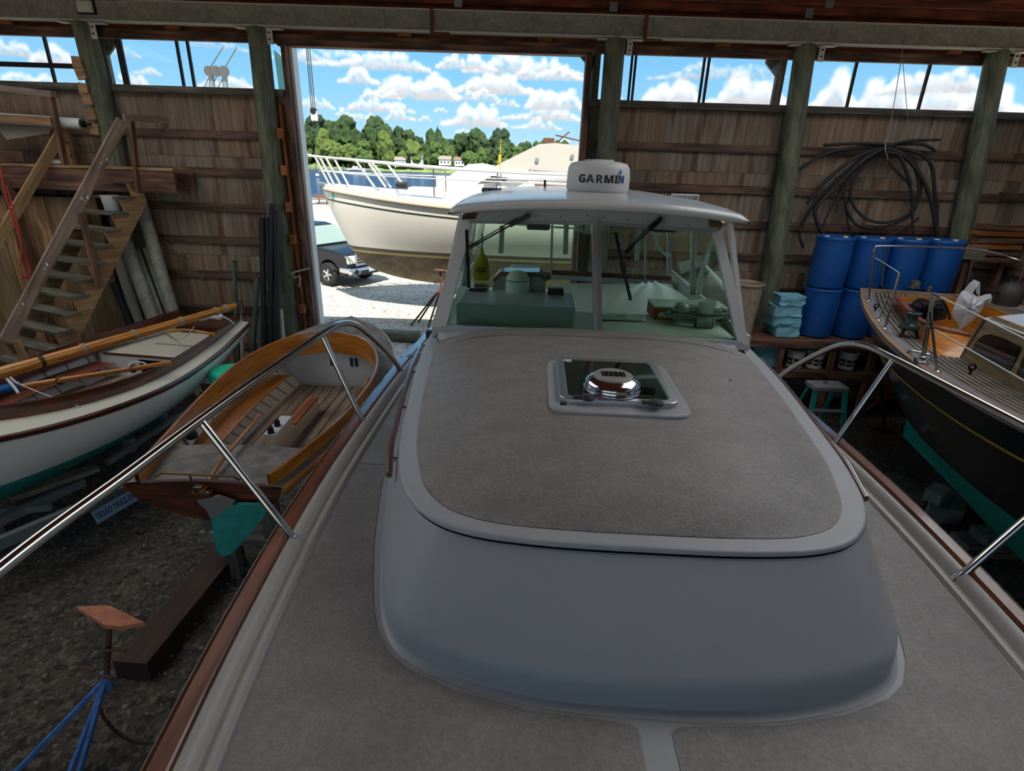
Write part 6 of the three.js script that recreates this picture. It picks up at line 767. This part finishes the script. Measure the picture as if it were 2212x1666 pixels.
  const rf = M(0x8a8478, 0.9); house(866, 357, 5.5, 2.3, rf, 'white shore house with a grey roof beside round trees'); house(902, 355, 6, 2.6, M(0x5d6a72, 0.9), 'shore house with a slate blue roof half hidden by trees'); house(962, 357, 6, 2.6, rf, 'large white shore house with a gabled roof'); house(993, 359, 5, 2.8, M(0x7d6a58, 0.9), 'narrow shore house with a brown roof next to the gabled one');
  // moored boats and dock
  for (const [px, py, l, label] of [[712, 364, 9, 'white moored motor boat off the far dock'], [770, 371, 8, 'low white skiff moored mid river'], [855, 369, 5, 'small white boat moored before the shore houses'], [686, 383, 1.6, 'white mooring buoy on the blue river'], [1062, 373, 5, 'small pale boat moored by the far shore']]) { const p = Y(px, py, -1.5), t = thing(l < 2 ? 'mooring_buoy' : 'moored_boat', label, l < 2 ? 'buoy' : 'boat', p); part(t, 'hull', l < 2 ? lathe([[0, 0], [0.5, 0.2], [0.6, 0.6], [0.4, 1], [0, 1.1]], 12) : loft(lin(0, 1, 9).map((k) => range(9).map((j) => { const a = Math.PI * j / 8, w = l * 0.16 * Math.sin(Math.PI * Math.min(0.95, k * 0.8 + 0.2)); return V(-l / 2 + l * k, 1.2 - 1.2 * Math.sin(a) + 0.3 * k, w * Math.cos(a)); }))), mat.white); if (l > 4) part(t, 'cabin', box(-l * 0.05, 1.6, 0, l * 0.3, 1.2, l * 0.18, 0.2), mat.white); }
  { const t = thing('far_dock', 'long grey timber dock on piles along the far shore', 'dock', Y(690, 364, -1.5)); const a = Y(648, 362, -1.0), b = Y(800, 366, -1.0); wpart(t, 'deck', bar(a, b, 0.25, 2), mat.grey); for (const k of lin(0, 1, 14)) { const p = a.clone().lerp(b, k); wpart(t, 'pile', rod(V(p.x, -1.6, p.z + 1), V(p.x, 1.2, p.z + 1), 0.2), mat.grey); } }
  // picnic tables and the red-and-white machine at the quay
  const table = (px, py, sc, label) => { const p = Y(px, py, 0), t = thing('picnic_table', label, 'table', p, 0.3); for (let i = 0; i < 4; i++) part(t, 'top_board', box(0, 0.75 * sc, -0.3 + i * 0.2, 2.1, 0.06, 0.18), mat.brown); for (const s of [-1, 1]) part(t, 'bench_board', box(0, 0.45, s * 0.75, 2.1, 0.05, 0.28), mat.brown); for (const s of [-1, 1]) part(t, 'trestle', [bar(V(s * 0.7, 0, 0.8), V(s * 0.7, 0.75, 0.1), 0.1, 0.06), bar(V(s * 0.7, 0, -0.8), V(s * 0.7, 0.75, -0.1), 0.1, 0.06), box(s * 0.7, 0.42, 0, 0.06, 0.09, 1.7)], mat.brown); };
  table(690, 441, 1, 'dark wooden picnic table on the quay under the bow'); table(706, 438, 1, 'dark wooden picnic table partly behind another on the quay');
  { const p = Y(652, 440, 0), t = thing('fuel_dispenser', 'red and white fuel dispenser standing on the quay edge', 'dispenser', p); part(t, 'cabinet', box(0, 0.7, 0, 0.6, 1.4, 0.5, 0.04), M(0x2456a0, 0.5)); part(t, 'head', box(0, 1.75, 0, 0.75, 0.75, 0.5, 0.06), M(0xc22418, 0.5)); part(t, 'hose_reel', rod(V(0.45, 1.7, -0.2), V(0.45, 1.7, 0.2), 0.4, 0.4, 18), mat.white); }
}
// ---------------------------------------------------------------- outdoors: the yard by the door
{ // the big white boat on stands
  const zc = -16.5, bow = Z(697, 403, zc), Lg = 11, t = thing('cabin_cruiser', 'large white cabin boat on stands outside the door, bow rail forward', 'boat', V(bow.x + Lg, 0, zc), -Math.PI / 2), inv = t.matrixWorld.clone().invert();
  const hb = (z) => smoothTable([[0, 1.4], [3, 1.75], [6, 1.75], [8.5, 1.35], [9.8, 0.8], [10.6, 0.35], [11, 0.04]], z), sh = (z) => smoothTable([[0, 2.95], [4, 3.0], [7, 3.12], [9, 3.25], [11, bow.y]], z), ky = (z) => smoothTable([[0, 1.0], [3, 0.75], [8.2, 0.8], [9.3, 1.0], [9.9, 1.25], [10.35, 1.75], [10.7, 2.5], [11, 3.3]], z);
  const xa = (z, y) => { const v = Math.max(0, Math.min(1, (sh(z) - y) / (sh(z) - ky(z)))); return hb(z) * Math.pow(1 - Math.pow(v, 1.7), 0.85) * (1 - 0.12 * v); }, zs = [...lin(0, 9, 19), ...lin(9.2, 11, 19)];
  const band = (y0, y1, m, name, d = 0) => part(t, name, [-1, 1].map((sg) => loft(zs.map((z) => lin(0, 1, 8).map((a) => { const A = Math.max(ky(z), Math.min(sh(z), y0(z))), B = Math.max(ky(z), Math.min(sh(z), y1(z))), y = A + (B - A) * a; return V(sg * (xa(z, y) + d), y, z); })))), m);
  const wl = 1.82; band((z) => sh(z), () => wl, MP(0xf2ebdc, 0.3, { clearcoat: 0.3 }), 'topsides'); band(() => wl, () => wl - 0.1, M(0x5a5448, 0.6), 'boot_stripe'); band(() => wl - 0.1, () => wl - 0.17, M(0xb8a468, 0.6), 'boot_stripe'); band(() => wl - 0.17, () => 0, MT(speckle([84, 76, 62], [124, 112, 92], 901, 12, 2), 0.9), 'bottom');
  band((z) => sh(z) - 0.3, (z) => sh(z) - 0.335, M(0x22301f, 0.5), 'cove_stripe', 0.006); for (const sg of [-1, 1]) part(t, 'rub_rail', loft(zs.map((z) => [[0, -0.05], [0.04, -0.06], [0.04, -0.1], [0, -0.11]].map(([d, h]) => V(sg * (hb(z) + d), sh(z) + h, z)))), M(0x8c806a, 0.6));
  part(t, 'deck', loft(zs.map((z) => lin(-1, 1, 5).map((u) => V(u * hb(z), sh(z) + 0.05 * (1 - u * u), z)))), mat.gel); part(t, 'bulwark', [-1, 1].map((sg) => loft(zs.map((z) => [0, 0.1].map((h) => V(sg * hb(z), sh(z) + h, z))))), mat.gel);
  part(t, 'transom', slab([V(-1.4, 2.95, 0), V(1.4, 2.95, 0), V(0.9, 1.3, 0), V(0, 1.0, 0), V(-0.9, 1.3, 0)], V(0, 0, 0.05)), mat.gel);
  const C = (px, py, x) => { const o = camera.position.clone().applyMatrix4(inv), d = ray(px, py).transformDirection(inv); return o.addScaledVector(d, (x - o.x) / d.x); };
  const prof = [[1068, 433], [1100, 418], [1145, 396], [1300, 404], [1420, 410], [1420, 440]].map(([x, y]) => C(x, y, 0.95)); part(t, 'cabin_trunk', slab(prof, V(-1.9, 0, 0)), mat.gel); part(t, 'cabin_toe_rail', bar(C(1155, 399, 0.97), C(1250, 404, 0.97), 0.05, 0.06), mat.brown); for (const [px, py] of [[1060, 423]]) part(t, 'louvre_vent', box(C(px, py, 0.98).x, C(px, py, 0.98).y, C(px, py, 0.98).z, 0.05, 0.2, 0.5), mat.darkGrey);
  part(t, 'foredeck_hatch', slab([[880, 412], [955, 416], [955, 408], [882, 405]].map(([x, y]) => C(x, y, 0.4)), V(-0.8, 0, 0)), mat.cream);
  // bow rail
  const R = (px, py, x) => C(px, py, x), rail = new THREE.Group(); rail.name = 'bow_rail'; t.add(rail); const near = [[662, 334, 0.05], [680, 338, 0.2], [766, 346, 0.55], [800, 350, 0.8], [900, 360, 1.2], [1060, 371, 1.5], [1250, 380, 1.6]], lo2 = [[690, 369, 0.15], [790, 378, 0.75], [900, 384, 1.2], [1060, 392, 1.5], [1250, 398, 1.6]], mR = M(0xe8e6e0, 0.25, { metalness: 0.5 });
  for (const sg of [1, -1]) { part(rail, 'top_tube', tube(near.map(([x, y, d]) => { const p = R(x, y, d); return V(sg * p.x, p.y, p.z); }), 0.028, 50, 8), mR); part(rail, 'lower_tube', tube(lo2.map(([x, y, d]) => { const p = R(x, y, d); return V(sg * p.x, p.y, p.z); }), 0.016, 40, 6), mR); for (const [x0, y0, x1, y1, d] of [[712, 400, 680, 338, 0.2], [737, 402, 704, 341, 0.35], [812, 408, 768, 346, 0.6], [845, 405, 803, 351, 0.85], [938, 425, 936, 363, 1.25], [1072, 428, 1075, 372, 1.5]]) { const a = R(x0, y0, d), b = R(x1, y1, d); part(rail, 'stanchion', rod(V(sg * a.x, a.y, a.z), V(sg * b.x, b.y, b.z), d > 1.2 ? 0.018 : 0.032, d > 1.2 ? 0.018 : 0.032, 8), d > 1.2 ? mat.dullSteel : mR); } }
  { const p = R(702, 398, 0.05); part(t, 'bow_fitting', box(p.x, p.y, p.z + 0.05, 0.14, 0.1, 0.25, 0.02), mat.galv); const q = R(868, 400, 0.3); part(t, 'windlass', box(q.x, q.y, q.z, 0.3, 0.16, 0.3, 0.05), mat.iron); const f = R(716, 424, 0.5); part(t, 'registration_mark', box(xa(f.z, f.y) + 0.006, f.y, f.z, 0.01, 0.12, 0.14), M(0x4a9a82, 0.6)); const e = C(1075, 372, -1.2); part(t, 'flag_staff', [rod(C(1079, 372, -1.6), C(1082, 300, -1.6), 0.02, 0.008, 6), rod(C(1079, 352, -1.6), C(1080, 334, -1.6), 0.05, 0.05, 8)], M(0xc89a2a, 0.6)); }
  // keel blocks hidden below and the rusty stands
  for (const z of [2.5, 6.5]) { const p = V(0, 0, z).applyMatrix4(t.matrixWorld); solo('keel_stack', [box(p.x, 0.2, p.z, 0.5, 0.4, 1), box(p.x, 0.54, p.z, 0.5, 0.28, 0.6)], mat.grey, 'timber blocking under the keel of the big white boat', 'block', 'keel blocks outside'); }
  const stand = (ax, ay, z, feet, label) => { const a = Z(ax, ay, z), s = thing('tripod_stand', label, 'stand', V(a.x, 0, z)); const hub = V(a.x + 0.02, a.y * 0.72, z); wpart(s, 'screw', rod(hub, a, 0.025, 0.025, 8), mat.rust); wpart(s, 'pad', bx(0.3, 0.03, 0.3).rotateX(-0.5).translate(a.x, a.y + 0.01, z), mat.brown); wpart(s, 'handle', rod(hub.clone().add(V(-0.2, 0.1, 0)), hub.clone().add(V(0.16, 0.12, 0)), 0.015), mat.rust); for (const [x, y] of feet) wpart(s, 'leg', rod(hub, Y(x, y, 0), 0.025, 0.025, 8), mat.rust); };
  stand(951, 588, -14.7, [[888, 703], [903, 697], [925, 707], [985, 690]], 'rusty tripod boat stand under the near bow of the big boat'); stand(968, 590, -15.6, [[955, 668], [945, 664], [985, 660]], 'rusty tripod boat stand behind the nearest stand');
  { const a = Y(812, 722, 0.13), b = Y(906, 728, 0.13), l = thing('log', 'short weathered log lying outside the doorway', 'log', a.clone().lerp(b, 0.5).setY(0)); wpart(l, 'trunk', rod(a, b, 0.14, 0.15, 18), mat.pole); wpart(l, 'paint_patch', rod(a.clone().lerp(b, 0.02), a.clone().lerp(b, 0.28), 0.1425, 0.1435, 18, false), MT(speckle([90, 110, 84], [92, 150, 132], 911, 8, 0.4), 0.8)); }
}
{ // flybridge boat and covered boat further off
  const z = -26, t = thing('flybridge_boat', 'white flybridge boat with a sloping windscreen behind the big cruiser', 'boat', Z(1200, 440, z).setY(0)), f = (pts, d, zz = z) => slab(pts.map(([x, y]) => Z(x, y, zz)), V(0, 0, d));
  wpart(t, 'flybridge', f([[1052, 372], [1060, 366], [1078, 354], [1165, 311], [1200, 309], [1330, 322], [1330, 372], [1240, 376], [1130, 383]], -3), mat.offWhite = M(0xb0aba0, 0.5)); wpart(t, 'brow', f([[1048, 367], [1056, 362], [1100, 372], [1330, 382], [1330, 388], [1100, 385]], -3.3, z + 0.15), mat.white); wpart(t, 'cabin', f([[1075, 402], [1100, 384], [1330, 388], [1330, 430], [1060, 425]], -2.9, z - 0.1), mat.gel);
  wpart(t, 'side_window', f([[1030, 398], [1062, 380], [1100, 384], [1090, 392]], -0.05, z + 0.02), mat.darkGrey); wpart(t, 'vent_line', f([[1150, 368], [1235, 374], [1235, 377], [1150, 371]], 0.03, z + 0.02), mat.black); wpart(t, 'vent_line', f([[1143, 367], [1147, 367], [1147, 373], [1143, 373]], 0.03, z + 0.02), mat.black); for (const [px, py] of [[1160, 346], [1236, 338]]) { const p = Z(px, py, z + 0.04); wpart(t, 'porthole', rod(p, p.clone().add(V(0, 0, 0.03)), 0.09, 0.09, 14), mat.galv); }
  const hullRows = lin(0, 1, 9).map((k) => range(9).map((j) => { const a = Math.PI * j / 8, c = Z(1200, 420, z), w = 1.7 * Math.sin(Math.PI * Math.min(0.94, 0.25 + 0.72 * k)); return V(c.x + 5.5 - 11 * k, 3.1 + 0.4 * k * k - 2.2 * Math.sin(a), z - 1.5 + w * Math.cos(a)); })); wpart(t, 'hull', loft(hullRows), mat.gel); const ar = Z(1185, 310, z - 1); wpart(t, 'arch_gear', [box(ar.x, ar.y + 0.1, ar.z, 0.5, 0.25, 0.4, 0.05), rod(ar.clone().add(V(0.3, 0, 0)), ar.clone().add(V(0.9, 0.5, 0)), 0.03), rod(ar.clone().add(V(0.3, 0.35, 0)), Z(1330, 322, z - 1), 0.03)], mat.rust);
  solo('keel_stack', box(Z(1200, 440, z).x, 0.45, z - 1.5, 6, 0.9, 0.4), mat.grey, 'long timber blocking under the flybridge boat', 'block');
  const c = Z(1050, 402, -34), cb = thing('covered_boat', 'boat under a peaked white cover beyond the cruiser', 'boat', c.clone().setY(0)); wpart(cb, 'cover', loft(lin(-1, 1, 11).map((u) => range(7).map((j) => { const a = (j / 6 - 0.5) * 2; return V(c.x + u * 4.2 + 1.5, 3.05 + 1.05 * (1 - Math.abs(a)) * (1 - u ** 4) + 0.12 * Math.sin(u * 9), -34 + a * 1.5); }))), mat.white); wpart(cb, 'hull', loft(lin(-1, 1, 9).map((u) => range(7).map((j) => { const a = (j / 6 - 0.5) * 2; return V(c.x + u * 4 + 1.5, 3.1 - 2.0 * (1 - a * a), -34 + a * 1.45 * (1 - 0.5 * Math.max(0, -u))); }))), mat.cream); solo('keel_stack', box(c.x + 1.5, 0.55, -34, 4, 1.1, 0.4), mat.grey, 'timber blocking under the boat with the white cover', 'block');
}
{ // dark blue pickup truck
  const wheel = Y(713, 617, 0), yaw = -0.5, t = thing('pickup_truck', 'dark blue pickup truck parked beyond the door post, front towards us', 'truck', wheel.clone().add(V(0, 0, 0)), yaw); // own axes: +x forward, +z near side; origin under the near front wheel
  const paint = MP(0x05080f, 0.5, { clearcoat: 0.3, clearcoatRoughness: 0.05 }), W2 = 1.95;
  const ext = (pts, z0, d, m, name) => part(t, name, new THREE.ExtrudeGeometry(new THREE.Shape(pts.map(([x, y]) => new THREE.Vector2(x, y))), { depth: d, bevelEnabled: true, bevelSize: 0.06, bevelThickness: 0.09, bevelSegments: 4 }).translate(0, 0, z0), m);
  const arch = (cx) => range(9).map((i) => { const a = i / 8 * Math.PI; return [cx - 0.5 * Math.cos(a), 0.42 + 0.52 * Math.sin(a)]; });
  ext([[-4.6, 0.5], ...arch(-3.7), [-3.0, 0.45], [-0.75, 0.45], ...arch(0), [0.78, 0.5], [0.86, 0.85], [0.84, 0.98], [0.74, 1.07], [0.5, 1.13], [0.1, 1.18], [-0.6, 1.22], [-4.6, 1.26]], -W2 + 0.1, W2 - 0.2, paint, 'body');
  const g = MP(0x9fb6ae, 0.05, { transmission: 0.35, thickness: 0 }); ext([[-3.0, 1.26], [-0.7, 1.24], [-1.3, 1.72], [-1.5, 1.82], [-1.8, 1.87], [-2.7, 1.86], [-2.95, 1.7]], -W2 + 0.26, W2 - 0.5, paint, 'cab');
  part(t, 'windscreen', slab([V(-0.66, 1.3, -0.16), V(-1.3, 1.84, -0.3), V(-1.3, 1.84, -W2 + 0.28), V(-0.66, 1.3, -W2 + 0.16)], V(0.04, 0.04, 0)), g); part(t, 'side_glass', slab([V(-0.95, 1.3, -0.03), V(-1.42, 1.78, -0.09), V(-2.7, 1.8, -0.09), V(-2.7, 1.32, -0.03)], V(0, 0, 0.02)), g);
  part(t, 'grille', [box(0.95, 0.93, -W2 / 2, 0.06, 0.42, 1.25, 0.04), ...range(4).map((i) => box(0.99, 0.8 + i * 0.09, -W2 / 2, 0.03, 0.025, 1.15))], mat.alu); part(t, 'grille_insert', box(0.965, 0.93, -W2 / 2, 0.05, 0.32, 1.1), mat.black); part(t, 'badge', rod(V(1.0, 0.95, -W2 / 2), V(1.02, 0.95, -W2 / 2), 0.09, 0.09, 16), mat.chrome);
  for (const z of [-0.2, -W2 + 0.2]) part(t, 'headlight', box(0.88, 0.95, z, 0.14, 0.28, 0.36, 0.05), MP(0xe6e4d8, 0.1, { clearcoat: 1 }));
  part(t, 'bumper', [box(0.98, 0.56, -W2 / 2, 0.22, 0.24, W2, 0.08), box(0.75, 0.6, -0.05, 0.5, 0.2, 0.12, 0.05)], mat.chrome); part(t, 'bumper_insert', box(1.08, 0.5, -W2 / 2, 0.04, 0.16, 1.0), mat.black); for (const z of [-0.25, -W2 + 0.25]) part(t, 'fog_light', rod(V(1.06, 0.55, z), V(1.1, 0.55, z), 0.09, 0.09, 14), mat.black); part(t, 'number_plate', box(1.11, 0.58, -W2 / 2, 0.02, 0.15, 0.3), M(0xb9c4cc, 0.5)); part(t, 'mirror', box(-0.95, 1.35, 0.12, 0.12, 0.22, 0.22, 0.04), mat.black);
  for (const [x, z] of [[0, -0.02], [0, -W2 + 0.24], [-3.7, -0.02], [-3.7, -W2 + 0.24]]) { const w = new THREE.Group(); w.name = 'wheel'; w.position.set(x, 0.4, z); t.add(w); part(w, 'tyre', new THREE.LatheGeometry([[0.24, -0.12], [0.36, -0.13], [0.4, -0.09], [0.4, 0.09], [0.36, 0.13], [0.24, 0.12]].map(([r, y]) => new THREE.Vector2(r, y)), 32).rotateX(Math.PI / 2), mat.rubber); part(w, 'rim', new THREE.LatheGeometry([[0.25, 0.11], [0.23, 0.12], [0.21, 0.07], [0, 0.05]].map(([r, y]) => new THREE.Vector2(r, y)), 32).rotateX(Math.PI / 2), mat.darkGrey); for (let i = 0; i < 5; i++) part(w, 'spoke', bx(0.2, 0.07, 0.04, 0.015).translate(0.11, 0, 0.09).rotateZ(i / 5 * 6.283), mat.alu); part(w, 'hub', rod(V(0, 0, 0.06), V(0, 0, 0.12), 0.06, 0.05, 14), mat.alu); }
}
{ // crane hook in the doorway, mast crane seen through the glass
  const z = -21, t = thing('crane_hook_block', 'white crane block with a steel hook hanging on three wires outside', 'hook', Z(679, 275, z)), p = Z(679, 250, z), top = (px) => Z(px, 60, z); wpart(t, 'block', bx(0.22, 0.34, 0.16, 0.04).translate(p.x, p.y, p.z), mat.white); wpart(t, 'sheave', rod(Z(678, 240, z).add(V(0, 0, 0.1)), Z(678, 240, z).add(V(0, 0, -0.1)), 0.1, 0.1, 16), mat.iron); wpart(t, 'hook', tube([Z(680, 258, z), Z(680, 266, z), Z(677, 272, z), Z(681, 276, z), Z(683, 271, z)], 0.03, 20, 8), mat.iron); for (const [a, b] of [[658, 673], [661, 677], [665, 681]]) wpart(t, 'wire', rod(top(a), Z(b, 240, z), 0.014, 0.014, 5), mat.iron);
  solo('crane_jib', bar(V(Z(661, 60, z).x + 0.4, Z(661, 58, z).y + 0.2, z), V(-16, 13, z - 3), 0.4, 0.4), mat.galv, 'grey crane jib reaching above the doorway', 'crane');
  const zc = -38, m = thing('mast_crane', 'grey mast crane with sheaves and stays behind the window', 'crane', Z(475, 260, zc).setY(0)); wpart(m, 'leg', rod(Z(455, 152, zc), Z(480, 420, zc).setY(0), 0.16, 0.2, 10), mat.galv); wpart(m, 'leg', rod(Z(484, 152, zc), Z(505, 420, zc).setY(0), 0.16, 0.2, 10), mat.galv); wpart(m, 'head', bar(Z(447, 152, zc), Z(488, 151, zc), 0.3, 0.3), mat.galv); for (const x of [452, 467, 484]) wpart(m, 'sheave', rod(Z(x, 154, zc + 0.3), Z(x, 154, zc - 0.3), 0.3, 0.3, 14), mat.dullSteel); for (const [x0, x1] of [[452, 482], [484, 512]]) wpart(m, 'stay', rod(Z(x0, 150, zc), Z(x1, 102, zc), 0.035, 0.035, 5), mat.dullSteel); for (const [x0, x1] of [[455, 440], [470, 458], [486, 470]]) wpart(m, 'stay', rod(Z(x0, 158, zc), Z(x1, 192, zc), 0.03, 0.03, 5), mat.dullSteel);
}
renderer.render(scene, camera);
